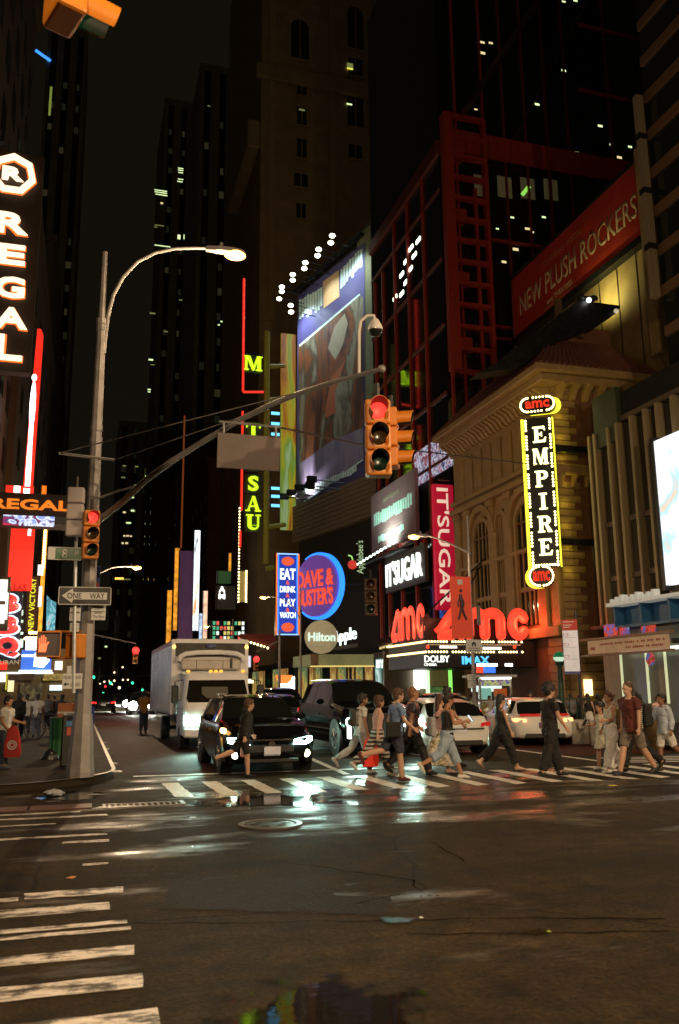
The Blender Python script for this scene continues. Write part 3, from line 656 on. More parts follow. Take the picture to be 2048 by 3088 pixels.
# ------------------------------------------------------------------ billboard block (its face is turned off the street line)
VPB = ray(-420, 2089); VPB = Vector((VPB.x, VPB.y, 0)).normalized()
PN = ax(1127, 1500, 28.0); PN = Vector((PN.x, PN.y, 0))
def on_board(u, v):
    'point on the billboard plane through PN along VPB'
    d = ray(u, v); n = Vector((VPB.y, -VPB.x, 0)); return EYE + d*((PN-Vector((EYE.x, EYE.y, 0))).dot(n)/d.dot(n))
def bb_uv(u, v):
    p = on_board(u, v); return ((p-PN).dot(-VPB), p.z)
BBM = Matrix.Identity(4); _n = Vector((VPB.y, -VPB.x, 0))
if _n.dot(Vector((0, -1, 0))) < 0: _n = -_n
for i, c_ in enumerate((-VPB, Vector((0, 0, 1)), _n)): BBM.col[i][:3] = c_
BBM.translation = PN                                     # local u runs to the right (towards the viewer), v up, n off the board
u_far = bb_uv(893, 1300)[0]; u_nr = 0.0
blk = thing('billboard_block', 'dark block carrying the big purple billboard, with boarded band below', 'building', (PN.x+4, PN.y+6, 0))
ztop = bb_uv(1127, 640)[1]
MB().box(u_far-.3, .1, -9, .3, ztop, -.5, BBM).build('wall', M_ROOFD, blk, True)
zb0, zb1 = bb_uv(1000, 1600)[1], bb_uv(1000, 1480)[1]
nb = 9
for k in range(nb): z = zb0+(zb1-zb0)*k/nb; MB().box(u_far-.6, z, -.49, 1.0, z+(zb1-zb0)/nb-.06, .25, BBM).build('board', pm('brown_boarding', (.21, .125, .06), .75, var=.3), blk, True)
MB().box(-2.6, zb1, -.49, .3, ztop-1, -.05, BBM).build('side_strip', pm('green_lit_wall', (.20, .19, .08), .7, var=.3), blk, True)  # greenish light on this wall strip is put into its colour
MB().box(.31, .1, -9, 3.0, ztop-1.5, -.6, BBM).build('pier', M_ROOFD, blk, True)
# ------------------------------------------------------------------ further blocks along the right-hand side, ground floors, and the far towers
def block(lab, x0, x1, y0, y1, h, mat, nx=0, ny=0, name='street_block', z0=6., side='south'):
    t = thing(name, lab, 'building', ((x0+x1)/2, (y0+y1)/2, 0))
    MB().box(x0, y0, .1, x1, y1, h).build('wall', mat, t, True)
    MB().box(x0-.4, y0-.4, h+.001, x1+.4, y1+.4, h+1.0).build('parapet', mat, t, True)
    nz = int((h-z0-2)/4.)
    for i in range(nx):
        x = x0+(x1-x0)*(i+.5)/nx
        for k in range(nz): ubox('window', M_DARKGL, t, x-.8, y0-.06, z0+k*4., x+.8, y0-.002, z0+k*4.+2.2)
    xf = x0 if side == 'south' else x1; sg = -1 if side == 'south' else 1
    for i in range(ny):
        y = y0+(y1-y0)*(i+.5)/ny
        for k in range(nz): ubox('window', M_DARKGL, t, xf+sg*.002, y-.9, z0+k*4., xf+sg*.06, y+.9, z0+k*4.+2.2)
    return t
M_BRN2 = pm('rust_brick_wall', (.13, .05, .03), .85, var=.3, scale=.5)
block('low dark block behind the candy shop signs', 33, 60, 112, 127.5, 30, M_DKBRICK, 0, 5)
block('rust coloured narrow block left of the yellow letter sign', 22.5, 55, 166, 200, 46, M_BRN2, 0, 5, 'rust_block')
block('dark block far along the right side of the street', 22, 60, 201, 260, 60, M_DKBRICK, 4, 4, 'far_block')
block('distant dark block closing the right side of the street', 21, 70, 262, 340, 80, M_DKBRICK, 3, 3, 'distant_block')
fN = block('dark cinema block behind the glowing red and white blade sign', -40, -5.6, 22, 62, 52, M_DKBRICK, 0, 9, 'corner_block', 8, 'north')
block('dark block beyond the cinema on the left side', -50, -5.2, 62.4, 110, 40, M_DKBRICK, 0, 6, 'side_block', 10, 'north')
block('far dark block on the left side of the street', -60, -6.0, 111, 200, 60, M_DKBRICK, 6, 6, 'left_far_block', 10, 'north')
M_FAR = pm('far_tower_wall', (.30, .25, .15), .85, var=.3, scale=.2)
def lit_tower(lab, name, u0, u1, vtop, Y, lights, mat=M_FAR, deep=40):
    a, b_ = ay(u0, 2000, Y), ay(u1, 2000, Y); h = ay((u0+u1)/2, vtop, Y).z
    t = thing(name, lab, 'building', ((a.x+b_.x)/2, Y+deep/2, 0))
    MB().box(a.x, Y, .1, b_.x, Y+deep, h).build('wall', mat, t, True)
    n = max(3, int((b_.x-a.x)/5)); rows = int(h/7)
    for i in range(n):
        x = a.x+(b_.x-a.x)*(i+.5)/n; ubox('glass_strip', M_DARKGL, t, x-1.1, Y-.05, 8, x+1.1, Y-.002, h-3)
    rw = random.Random(name); DIM = em('faint_window', (.5, .42, .2), .035); DIM2 = em('faint_window_low', (.4, .45, .25), .014)
    for i in range(n):
        x = a.x+(b_.x-a.x)*(i+.5)/n
        for q in range(int((h-30)/9)):
            if rw.random() < .5: ubox('faint_window', DIM if rw.random() < .3 else DIM2, t, x-1.05+rw.random()*.6, Y-.10, 24+q*9, x+.3+rw.random()*.7, Y-.055, 24+q*9+2.6)
    for u, v, wu, hv, mt in lights:
        p = ay(u, v, Y); k = Y/2600.
        ubox('lit_window', mt, t, p.x-wu*k/2, Y-.12, p.z-hv*k/2, p.x+wu*k/2, Y-.06, p.z+hv*k/2)
    return t
G, D, W = M_LIT, M_LITD, M_LITW
lit_tower('distant dark tower with a few green lit office windows left of the street lamp', 'office_tower', 440, 620, 300, 330,
          [(545, 508, 17, 3, G), (545, 514, 17, 3, G), (545, 521, 15, 3, G), (545, 541, 17, 3, G), (543, 548, 17, 3, G), (485, 575, 40, 3, G), (485, 581, 40, 3, G), (487, 588, 38, 3, G), (488, 613, 8, 6, W), (540, 715, 9, 16, G), (558, 715, 9, 16, G), (490, 742, 50, 3, G), (480, 680, 30, 3, D), (470, 685, 10, 3, D), (455, 1085, 14, 5, G), (460, 945, 18, 5, D), (460, 1100, 12, 3, D), (450, 1175, 9, 4, G), (450, 1182, 8, 3, G), (500, 1000, 12, 4, D), (545, 905, 10, 4, D)])
lit_tower('slim distant tower with small lit windows above the street end', 'slim_tower', 330, 438, 1270, 380,
          [(375, 1405, 10, 4, D), (412, 1407, 10, 4, D), (372, 1440, 12, 4, D), (445, 1437, 14, 8, G), (410, 1463, 10, 4, D), (395, 1500, 18, 4, G), (400, 1540, 10, 5, G), (375, 1545, 8, 5, W), (405, 1542, 6, 4, D), (388, 1577, 14, 4, G), (375, 1616, 6, 4, W), (385, 1616, 8, 4, W), (395, 1617, 6, 4, W), (370, 1638, 6, 5, W), (382, 1638, 8, 5, W), (360, 1745, 24, 6, em('sodium_glow', (1, .6, .1), 2.)), (372, 1747, 40, 3, M_LITD), (438, 1770, 10, 14, G), (436, 1820, 12, 16, G), (440, 1845, 8, 8, W)])
lit_tower('dark tower with a vertical green light strip and blue edge lights at far left', 'edge_lit_tower', 20, 160, 60, 300,
          [(152, 305, 7, 105, em('green_strip', (.35, .45, .08), .5)), (118, 700, 12, 4, M_LITB), (115, 830, 12, 4, M_LITB), (128, 735, 5, 3, D), (15, 268, 20, 14, em('bright_flood', (.8, 1, .85), 2.)), (130, 870, 5, 4, D), (140, 1170, 6, 6, G), (144, 1195, 10, 5, G), (135, 1270, 10, 4, G), (133, 1415, 5, 4, G), (147, 1435, 10, 5, G), (147, 1455, 9, 6, G), (148, 1478, 9, 4, D)])
p, q = ay(108, 152, 299.6), ay(152, 183, 299.6)
MB().tube([p, q], .6, 6).build('blue_edge_light', M_LITB, bpy.data.objects['edge_lit_tower'], True)
lit_tower('dark tower in the gap above the truck with hardly any lit windows', 'gap_tower', 560, 770, 200, 270, [(705, 579, 14, 9, D), (630, 320, 8, 4, D), (660, 980, 6, 4, G), (668, 970, 6, 4, G)])
lit_tower('low far block closing the end of the street behind the traffic', 'end_block', 235, 345, 1900, 520, [(270, 1960, 8, 5, W), (300, 1985, 8, 5, D), (320, 1950, 7, 4, G)])
# ------------------------------------------------------------------ sign helpers
def mpp(u, v, Y): return Y/ray(u, v).y/FPX             # metres per photograph pixel at depth Y
def frect(u0, v0, u1, v1, Y):
    um, vm = (u0+u1)/2, (v0+v1)/2; c = ay(um, vm, Y)
    w_ = ay(u1, vm, Y).x-ay(u0, vm, Y).x; h = ay(um, v0, Y).z-ay(um, v1, Y).z
    return frame(WEST, c), w_, h
def srect(u0, u1, v0, v1, X):
    'u0 far end, u1 near end, v0 / v1 read at the near end'
    y0, y1 = ax(u0, v0, X).y, ax(u1, v0, X).y; zt, zb = ax(u1, v0, X).z, ax(u1, v1, X).z
    return frame(SOUTH_W, (X, (y0+y1)/2, (zt+zb)/2)), abs(y0-y1), zt-zb
def slab(M, w_, h, d0, d1, cx=0., cy=0.): return MB().box(cx-w_/2, cy-h/2, d0, cx+w_/2, cy+h/2, d1, M)
def sign(name, label, M, cat='sign', group=None):
    return thing(name, label, cat, M.translation.copy(), group=group)
M_CASE = pm('sign_case', (.02, .02, .02), .4, metal=.2)
M_BULB = em('marquee_bulb', (1, .78, .32), 7.)
M_YEL = em('yellow_neon', (1, .92, .05), 1.6)
M_YELW = em('yellow_letter', (1, .93, .45), 2.6)
M_REDL = em('red_letter', (1, .06, .028), 1.12)
M_WHL = em('white_letter', (.9, 1, .92), 1.6)
M_WHH = em('white_hot', (1, 1, .95), 4.)
M_BLUN = em('blue_neon', (.02, .22, 1), 1.7)
def bulbs(pts, r, mat, parent, name='bulb_row'):
    b = MB()
    for p in pts: b.ball(p, r, 6, 4)
    o = b.build(name, mat, parent, True, smooth=True); o['kind'] = 'stuff'; return o
def serif(ch, M, w_, h, mat, parent, depth=.06, name='letter', world=True):
    'slab-serif capital in a w x h box centred on M'
    S = .27; t = .13; b = MB()
    def bx(x0, y0, x1, y1): b.box((x0-.5)*w_, (y0-.5)*h, 0, (x1-.5)*w_, (y1-.5)*h, depth, M)
    def poly(P, d=0.): b.prism([((x-.5)*w_, (y-.5)*h) for x, y in P], M, d, depth)
    if ch == 'E':
        bx(.14, 0, .14+S, 1); bx(0, 0, .14, t*.7); bx(0, 1-t*.7, .14, 1); bx(.14+S, 0, .92, t); bx(.14+S, 1-t, .9, 1); bx(.14+S, .45, .68, .45+t*.9)
        poly([(.92, 0), (1, .3), (.9, .3), (.78, t), (.78, 0)]); poly([(.9, 1), (.95, .74), (.86, .74), (.76, 1-t), (.76, 1)]); bx(.62, .36, .7, .64)
    elif ch == 'I': bx(.5-S/2, 0, .5+S/2, 1); bx(.2, 0, .8, t*.7); bx(.2, 1-t*.7, .8, 1)
    elif ch == 'M':
        bx(.03, 0, .16, 1); bx(.72, 0, .94, 1); bx(-.02, 0, .24, t*.6); bx(.64, 0, 1.02, t*.6); bx(-.02, 1-t*.6, .2, 1); bx(.8, 1-t*.6, 1.02, 1)
        poly([(.08, 1), (.32, 1), (.56, .18), (.44, .0)], .001); poly([(.44, 0), (.56, 0.0), (.82, 1), (.7, 1)], .002)
    elif ch in 'PR':
        bx(.12, 0, .12+S, 1); bx(0, 0, .52, t*.7); bx(0, 1-t*.7, .14, 1)
        b.ring([((x-.5)*w_, (y-.5)*h) for x, y in [(.35, 1.), (.55, 1.)]+arc(.62, .73, .34, 80, -80, 8, .27)+[(.55, .46), (.35, .46)]],
               [((x-.5)*w_, (y-.5)*h) for x, y in [(.37, .88), (.52, .88)]+arc(.55, .73, .13, 80, -80, 8, .15)+[(.52, .57), (.37, .57)]], M, .001, depth)
        if ch == 'R': poly([(.5, .5), (.72, .5), (1.0, .1), (1.06, 0), (.72, 0)], .002)
    elif ch == 'T': bx(.5-S/2, 0, .5+S/2, 1); bx(.25, 0, .75, t*.7); bx(0, 1-t, 1, 1); bx(0, .72, .1, 1); bx(.9, .72, 1, 1)
    elif ch == 'A':
        poly([(.06, 0), (.2, 0), (.52, .95), (.44, 1)], .001); poly([(.40, 1), (.6, 1), (.94, 0), (.68, 0)], .002); bx(.25, .28, .72, .28+t*.7); bx(-.04, 0, .28, t*.6); bx(.6, 0, 1.02, t*.6)
    elif ch == 'U':
        bx(.1, .3, .1+S, 1); bx(.76, .3, .88, 1); bx(0, 1-t*.7, .5, 1); bx(.64, 1-t*.7, 1, 1)
        o = [(.1, .3)]+arc(.49, .3, .39, 180, 360, 10, .3); i = [(.37, .3)]+arc(.565, .3, .195, 180, 360, 10, .17)
        b.ring([((x-.5)*w_, (y-.5)*h) for x, y in o], [((x-.5)*w_, (y-.5)*h) for x, y in i], M, .001, depth)
    return b.build(name, mat, parent, world)
def amc(M, w_, h, mat, parent, sw=.105, flat=.6):
    'the three rounded letters, drawn as thick strokes; w is the full width'
    r = sw/2*w_
    def st(P, n):
        P = [Vector(((x-.5)*w_, (y-.5)*h, r)) for x, y in P]; Mq = M @ Matrix.Diagonal((1, 1, flat, 1))
        b = MB(); b.tube(P, r, 10, M=Mq)
        for q in (P[0], P[-1]): b.ball(q, r*.99, 10, 6, M=Mq)
        o = b.build(n, mat, parent, True, smooth=True); return o
    e = r/h
    st([(.19, e), (.06, e), (.055, e+.04), (.09, .3), (.16, .62), (.22, .85), (.27, 1-e), (.285, .9), (.285, e)], 'letter_a')
    def arch(x0, x1): return [(x0, e), (x0, .55)]+[((x0+x1)/2+(x1-x0)/2*math.cos(R_(a)), .62+(1-e-.62)*math.sin(R_(a))) for a in range(170, -1, -20)]+[(x1, .55), (x1, e)]
    a = st(arch(.365, .525), 'letter_m'); b_ = st(arch(.53, .69), 'letter_m')
    st([(.88+(.12-sw/2)*math.cos(R_(a)), .5+(.5-e)*math.sin(R_(a))) for a in range(35, 326, 15)], 'letter_c')
# ------------------------------------------------------------------ yellow vertical theatre sign
c0 = ay(1633, 1480, 38.4); k_ = mpp(1633, 1480, 38.4); ang = R_(-36)
ME = yawframe(c0, ang); W_, H_ = 84*k_, 452*k_*1.02
t = thing('blade_sign', 'tall black vertical sign with glowing yellow letters EMPIRE, bulbs and yellow neon edge', 'sign', c0)
slab(ME, W_, H_, -.5, 0).build('case', M_CASE, t, True, bevel=.05)
MB().box(-W_/2-.16, -H_/2-.1, -.42, -W_/2-.005, H_/2, -.06, ME).build('neon_edge', M_YEL, t, True)
MB().box(W_/2+.005, -H_/2, -.42, W_/2+.06, H_/2, -.1, ME).build('neon_edge', M_YEL, t, True)
MB().tube([ME @ Vector(p) for p in ((-W_/2-.08, -H_/2, -.2), (-W_/2+.1, -H_/2-.2, -.2), (0, -H_/2-.26, -.2))], .09, 8).build('neon_edge', M_YEL, t, True)
for i, ch in enumerate('EMPIRE'):
    serif(ch, ME @ Matrix.Translation((.06, H_/2-(.118+.151*i)*H_*1.0, .002)), 40*k_*(1.12 if ch == 'M' else 1), 50*k_, M_YELW, t, .06)
B = []
for i in range(46):
    f = -H_/2+.06+(H_-.2)*i/45
    if i % 6 == 5: continue
    B += [ME @ Vector((-W_/2+.10, f, .03)), ME @ Vector((W_/2-.10, f, .03))]
B += [ME @ Vector((-W_/2+.1+(W_-.2)*i/9, -H_/2+.08, .03)) for i in range(10)]
bulbs(B, .062, M_BULB, t)
for top, uu, vv, ww, hh in ((1, 1620, 1219, 104, 50), (0, 1633, 1737, 70, 64)):
    Mo = yawframe(ay(uu, vv, 38.2), ang); w2, h2 = ww*k_*1.05, hh*k_
    P = rrect(w2, h2, min(w2, h2)*.48, 6)
    MB().prism(P, Mo, -.45, 0).build('logo_case', M_CASE, t, True)
    MB().prism([(x*1.02+(.22 if top else -.22), y*1.05) for x, y in P], Mo, -.5, -.46).build('neon_backing', M_YEL, t, True)
    n = len(P); B = []
    per = [Mo @ Vector((x*.92, y*.88, .03)) for x, y in P]
    for i in range(n):
        for q in range(max(1, int((per[(i+1) % n]-per[i]).length/.17))): B.append(per[i].lerp(per[(i+1) % n], q*.17/max(.17, (per[(i+1) % n]-per[i]).length)))
    bulbs(B, .055, M_BULB, t)
    text('amc', Mo @ Matrix.Translation((0, 0, .01)), w2*.66, h2*.46, em('deep_red_letter', (1, .04, .015), .8), t, 'logo_lettering', .05, .03)
def glow(name, p, power, colr, parent, size=.3):
    'the light a neon sign throws on its surroundings'
    l = bpy.data.lights.new(name, 'POINT'); l.energy = power; l.color = colr; l.shadow_soft_size = size
    o = bpy.data.objects.new(name, l); col.objects.link(o); o.parent = parent; o.location = Vector(p)-parent.location; return o
for q in range(8): glow('neon_glow', (24.3, 39.35, ME.translation.z-H_*.5+H_*q/6.5), 3.2, (1, .85, .06), t, .1)
glow('neon_glow', ME @ Vector((-W_/2-.5, H_*.4, -.5)), 60, (1, .85, .08), t)
for vv in (1345, 1627):
    p = ay(1675, vv, 38.2); MB().box(p.x, 38.3, p.z-.22, p.x+2.6, 38.6, p.z+.12).build('strut', M_BLACK, t, True)
    MB().tube([(p.x+2.3, 38.45, p.z), (p.x+3.3, 39.6, p.z-3.2)], .12, 6).build('brace', M_BLACK, t, True)
# ------------------------------------------------------------------ cinema marquee
MY = 42.6; MX0, MX1, MY1 = ay(1287, 1950, MY).x, ay(1628, 1950, MY).x, 48.6
zb_, z1_, z2_, z3_ = ay(1450, 2014, MY).z, ay(1450, 1973, MY).z, ay(1450, 1962, MY).z, ay(1450, 1931, MY).z
t = thing('cinema_marquee', 'black cinema canopy with rows of warm bulbs under big red rounded letters', 'marquee', ((MX0+MX1)/2, 49, 0))
MB().box(MX0, MY, zb_, MX1-.3, MY1, z3_).build('canopy', M_CASE, t, True, bevel=.03)
for z in (z3_-.08, z1_+.12):
    bulbs([(MX0+.1+i*.17, MY-.05, z) for i in range(int((MX1-MX0-.9)/.17)) if i % 8 != 7], .055, M_BULB, t)
    MB().box(MX0-.09, MY, z-.05, MX0-.001, MY1, z+.05).build('light_strip', em('warm_strip', (1, .7, .3), 3.2), t, True)
MF = frame(WEST, ((MX0+MX1)/2, MY-.02, 0))
kx = mpp(1450, 1900, MY)
amc(frame(WEST, (ay(1449, 1880, MY).x, MY-.0, ay(1449, 1882, MY).z)), 322*kx, 99*kx, M_REDL, t)
amc(frame(SOUTH_W, (MX0+.1, MY+3.0, ay(1449, 1878, MY).z+.15)), 5.5, 1.9, M_REDL, t, .095, .12)
MB().box(MX0, MY+.4, z3_+.01, MX1-.7, MY+.5, z3_+1.2).box(MX0+.3, MY+.5, z3_+.01, MX0+.4, MY1, z3_+1.4).build('letter_rail', M_BLACK, t, True)
for x_, y_, pw in ((MX0+1.0, MY-.7, 60), (MX1-1.2, MY-.7, 200), (MX0-.7, MY+3, 110), (MX1+.2, MY-.9, 420)): glow('letter_glow', (x_, y_, z3_+.9), pw, (1, .10, .04), t)
text('DOLBY', frame(WEST, ay(1318, 1987, MY-.03)), 80*kx, 20*kx, M_WHL, t, 'lettering', .03, .02)
text('CINEMA', frame(WEST, ay(1298, 2004, MY-.03)), 40*kx, 8*kx, M_WHL, t, 'lettering', .02, .01)
text('IMAX', frame(WEST, ay(1435, 1991, MY-.03)), 90*kx, 24*kx, em('blue_letter', (.08, .5, 1), 1.5), t, 'lettering', .03, .03)
MB().box(ay(1288, 1945, MY).x, MY-.07, ay(1400, 1946, MY).z, ay(1568, 1950, MY).x, MY-.03, ay(1400, 1943, MY).z).build('rail_light', pm('pale_trim', (.5, .45, .3), .5, emit=(.6, .5, .3), es=.25), t, True)
for u0, u1, v in ((1326, 1378, 1951), (1456, 1512, 1955)):
    M_, w_, h = frect(u0, v-4, u1, v+4, MY-.04); slab(M_, w_, h, 0, .02).build('title_strip', em('title_strip', (1, .95, .8), 1.6), t, True)
for u in (1290, 1552): MB().ball(ay(u, 1951, MY-.05), .1, 8, 6).build('red_lamp', M_REDL, t, True)
for x in (MX0+.15, MX0+3): MB().tube([(x, MY1-.3, z3_), (23.9, MY1+.0, 9.5)], .05, 6).build('stay', M_BLACK, t, True)
t = thing('lobby_lights', 'white and green light columns of the cinema entrance under the canopy', 'lighting', (23.5, 50, 0))
for u0, u1, v0, v1, mt in ((1248, 1262, 1990, 2080, M_WHH), (1263, 1284, 2012, 2075, M_WHH), (1284, 1294, 2012, 2095, em('green_white_tube', (.55, 1, .5), 1.5)), (1353, 1362, 2013, 2090, em('lime_tube', (.3, 1, .15), 1.2))):
    M_, w_, h = frect(u0, v0, u1, v1, 52.2 if u0 < 1300 else 51.5); slab(M_, w_, h, 0, .1).build('light_column', mt, t, True)
M_, w_, h = frect(1296, 2012, 1352, 2070, 52.4); slab(M_, w_, h, 0, .05).build('wood_panel', pm('slatted_panel', (.25, .15, .06), .6, emit=(.3, .2, .08), es=.12), t, True)
M_, w_, h = frect(1296, 2072, 1350, 2110, 52.4); slab(M_, w_, h, 0, .05).build('doorway', screen('lobby_glow', [(0, (.02, .06, .01)), (.6, (.1, .22, .05)), (1, (.5, .6, .3))], (2, 2, 2), .5), t, True)
MB().box(18.5, 52.45, .15, 24, 52.7, 4.0).build('lobby_wall', pm('lobby_wall', (.12, .09, .05), .6), t, True)
# ------------------------------------------------------------------ red banner over the theatre roof
yA, yB = ax(1545, 900, 30.6).y, ax(1950, 600, 30.6).y; zT, zB = ax(1750, 656, 30.6).z+.15, ax(1750, 865, 30.6).z
t = thing('red_banner', 'long dark red banner reading NEW PLUSH ROCKERS high on the tan wall', 'banner', (30.6, (yA+yB)/2, zB))
Mb = frame(SOUTH_W, (30.6, (yA+yB)/2, (zT+zB)/2)); Wb, Hb = abs(yA-yB), zT-zB
slab(Mb, Wb, Hb, -.25, 0).build('sheet', pm('red_banner_cloth', (.42, .03, .012), .6, var=.2, scale=.6), t, True)
MB().box(-Wb/2-.1, -Hb/2-.45, -.3, Wb/2+.1, -Hb/2-.003, .25, Mb).box(-Wb/2-.1, Hb/2+.003, -.3, Wb/2+.1, Hb/2+.2, .1, Mb).build('frame', M_BLACK, t, True)
M_CREAM = pm('cream_print', (.62, .42, .24), .6)
text('NEW PLUSH ROCKERS', Mb @ Matrix.Translation((.1, -.15, .004)), Wb*.88, Hb*.33, M_CREAM, t, 'lettering', .02, .012)
text('COMING SOON', Mb @ Matrix.Translation((-Wb*.06, Hb*.28, .004)), Wb*.3, Hb*.09, pm('faint_print', (.42, .12, .05), .6), t, 'lettering', .02)
text('amc THEATRES', Mb @ Matrix.Translation((-Wb*.1, -Hb*.33, .004)), Wb*.2, Hb*.08, M_CREAM, t, 'lettering', .02)
slab(Mb, Wb*.24, .12, .0, .01, -Wb*.1, -Hb*.42).build('print_line', pm('faint_print', (.42, .12, .05), .6), t, True)
t = thing('roof_gantry', 'black lamp gantry with a pointed end between the red banner and the tiled roof', 'gantry', (28, 44, 22.3))
p = [ay(u, v, 40.4) for u, v in ((1500, 1090), (1745, 905), (1872, 922), (1858, 945), (1800, 985), (1700, 1020), (1560, 1110), (1440, 1125))]
MB().add(p + [q+Vector((0, 1.2, 0)) for q in p], [tuple(range(8)), tuple(range(15, 7, -1))]+[(i, i+8, (i+1) % 8+8, (i+1) % 8) for i in range(8)]).build('body', M_BLACK, t, True)
for u in (1690, 1752): q = ay(u, 960, 41); MB().box(q.x-.16, 41, 21.5, q.x+.16, 41.3, q.z+1.2).build('post', pm('brown_post', (.12, .07, .03), .6), t, True)
for u, v in ((1770, 903), (1790, 900), (1752, 897)): q = ay(u, v, 40.5); MB().ball(q, (.28, .2, .2), 8, 6).build('flood_lamp', M_BLACK, t, True)
q = ay(1776, 905, 40.2); MB().ball(q, .15, 8, 6).build('lamp_glass', M_WHH, t, True)
q = ay(1858, 938, 40.2); MB().ball(q, .14, 8, 6).build('lamp_glass', em('dull_lamp', (.8, .7, .5), .6), t, True)
def spot(name, loc, target, power, colr, ang_, parent, blend=.6, size=.1):
    l = bpy.data.lights.new(name, 'SPOT'); l.energy = power; l.color = colr; l.spot_size = R_(ang_); l.spot_blend = blend; l.shadow_soft_size = size
    o = bpy.data.objects.new(name, l); col.objects.link(o)
    d = Vector(target)-Vector(loc); o.rotation_euler = d.to_track_quat('-Z', 'Y').to_euler(); o.location = loc
    if parent is not None: o.parent = parent; o.location = Vector(loc)-parent.location
    return o
spot('gantry_light', (29.3, 43.6, 25.2), (31, 43.4, 26.2), 420, (.85, .85, .30), 160, t, .9)
# ------------------------------------------------------------------ candy shop signs
M_, w_, h = frect(1312, 1458, 1374, 1836, 56.2)
t = sign('candy_blade_sign', 'tall pink and red vertical sign spelling IT\'SUGAR sideways beside the terracotta front', M_)
slab(M_, w_, h, -.4, 0).build('case', pm('pink_sign_face', (.6, .02, .06), .4, emit=(.8, .012, .05), es=.35), t, True, bevel=.04)
text("IT'SUGAR", M_ @ Matrix.Translation((-.05*w_, 0, .003)) @ Matrix.Rotation(-math.pi/2, 4, 'Z'), h*.94, w_*.58, em('blush_letter', (1, .72, .55), .75), t, 'lettering', .03, .012)
p = ay(1335, 1452, 55.9); MB().box(p.x-.5, 55.4, p.z, p.x+.4, 55.8, p.z+.15).build('lamp_arm', M_BLACK, t, True)
spot('sign_wash', (p.x-.3, 55.5, p.z+.1), (p.x-.2, 56.2, p.z-2.2), 160, (1, .9, .85), 100, t, .6)
M_, w_, h = srect(1163, 1276, 1648, 1745, 24.7)
t = sign('candy_panel_sign', 'dark panel with white glowing letters IT\'SUGAR above the red cinema letters', M_)
slab(M_, w_*1.06, h*1.2, -.3, 0).build('panel', pm('grey_brown_panel', (.10, .085, .06), .6), t, True)
text("IT'SUGAR", M_ @ Matrix.Translation((0, 0, .01)), w_*.96, h*.82, M_WHL, t, 'lettering', .12, .012)
M_, w_, h = srect(1117, 1250, 1410, 1612, 24.9)
t = sign('side_billboard', 'muted mauve billboard with pale smeared lettering above a row of lamps', M_, 'billboard')
slab(M_, w_, h, -.3, 0).build('face', screen('mauve_poster', [(0, (.20, .10, .10)), (.5, (.27, .15, .16)), (1, (.36, .22, .20))], (.6, .4, .5), 0), t, True)
M_MINT = pm('mint_print', (.45, .75, .62), .6, emit=(.35, .6, .5), es=.35)  # print given its own glow to read brighter under the lamps
rr = random.Random(5)
for x0, x1, y, hh, n in ((-.44, .44, .05, .22, 17), (-.34, .26, -.31, .12, 15), (-.2, .18, .30, .08, 9)):
    for i in range(n):
        x = x0+(x1-x0)*i/n; q = hh*rr.uniform(.75, 1.)
        slab(M_, (x1-x0)/n*w_*.72, q*h, .0, .02, (x+(x1-x0)/n/2)*w_, y*h+rr.uniform(-.01, .01)*h).build('print_stroke', M_MINT if y < .2 else pm('dull_print', (.35, .30, .22), .6), t, True)
MB().ring(rrect(w_*.74, h*.2, .25, 4, -.03*w_, -.31*h), rrect(w_*.72, h*.185, .22, 4, -.03*w_, -.31*h), M_, .001, .015).build('print_border', pm('dull_print', (.35, .30, .22), .6), t, True)
for i in range(11):
    q = M_ @ Vector((-w_*.62+i*w_*.088, -h/2-.75+.04*i, 1.0)); o = MB().ball(q, (.14, .24, .1), 8, 5).build('lamp', em('mint_lamp', (.75, 1, .8), 4.), t, True)
MB().box(-w_*.65, -h/2-1.1, -.1, w_*.42, -h/2-.95, .9, M_).build('lamp_rail', M_BLACK, t, True)
spot('board_wash', M_ @ Vector((0, -h/2-.6, 1.6)), M_ @ Vector((0, .1*h, 0)), 2600, (.7, 1, .85), 140, t, .9)
M_, w_, h = srect(1247, 1373, 1282, 1396, 25.52)
t = sign('glitter_screen', 'bright silver blue and pink video screen behind the glass building mullions', M_, 'screen')
slab(M_, w_, h, -.1, 0).build('face', screen('glitter_video', [(.2, (.01, .01, .02)), (.42, (.10, .10, .22)), (.5, (.7, .75, .9)), (.56, (.35, .06, .09)), (.68, (.06, .06, .14)), (1, (.9, .95, 1))], (.9, 1.1, 1.3), .8, dist=2.), t, True)
# ------------------------------------------------------------------ big billboard with lamps
def bbpoly(name, P, d0, d1, mat, par): return MB().prism([bb_uv(u, v) for u, v in P], BBM, d0, d1).build(name, mat, par, True)
c_ = on_board(1010, 1100)
t = thing('big_billboard', 'huge purple billboard with white headline and orange brown picture lit by lamps from above', 'billboard', c_)
top0, top1, bot0, bot1 = (898, 893), (1098, 735), (893, 1560), (1098, 1440)
bbpoly('face', [bot0, (1100, 1440), (1100, 730), (898, 893)], -.4, 0, screen('violet_poster', [(0, (.05, .05, .16)), (.5, (.09, .075, .22)), (1, (.13, .11, .27))], (.15, .15, .15), 0), t)
bbpoly('picture', [(905, 1490), (900, 1040), (925, 1025), (1085, 888), (1096, 900), (1096, 1380), (920, 1510)], .001, .03,
       screen('desert_picture', [(.25, (.03, .02, .02)), (.40, (.12, .05, .035)), (.48, (.30, .09, .03)), (.54, (.10, .07, .05)), (.61, (.34, .30, .20)), (.75, (.12, .06, .05))], (.22, .22, .10), 0, detail=7., dist=1.2), t)
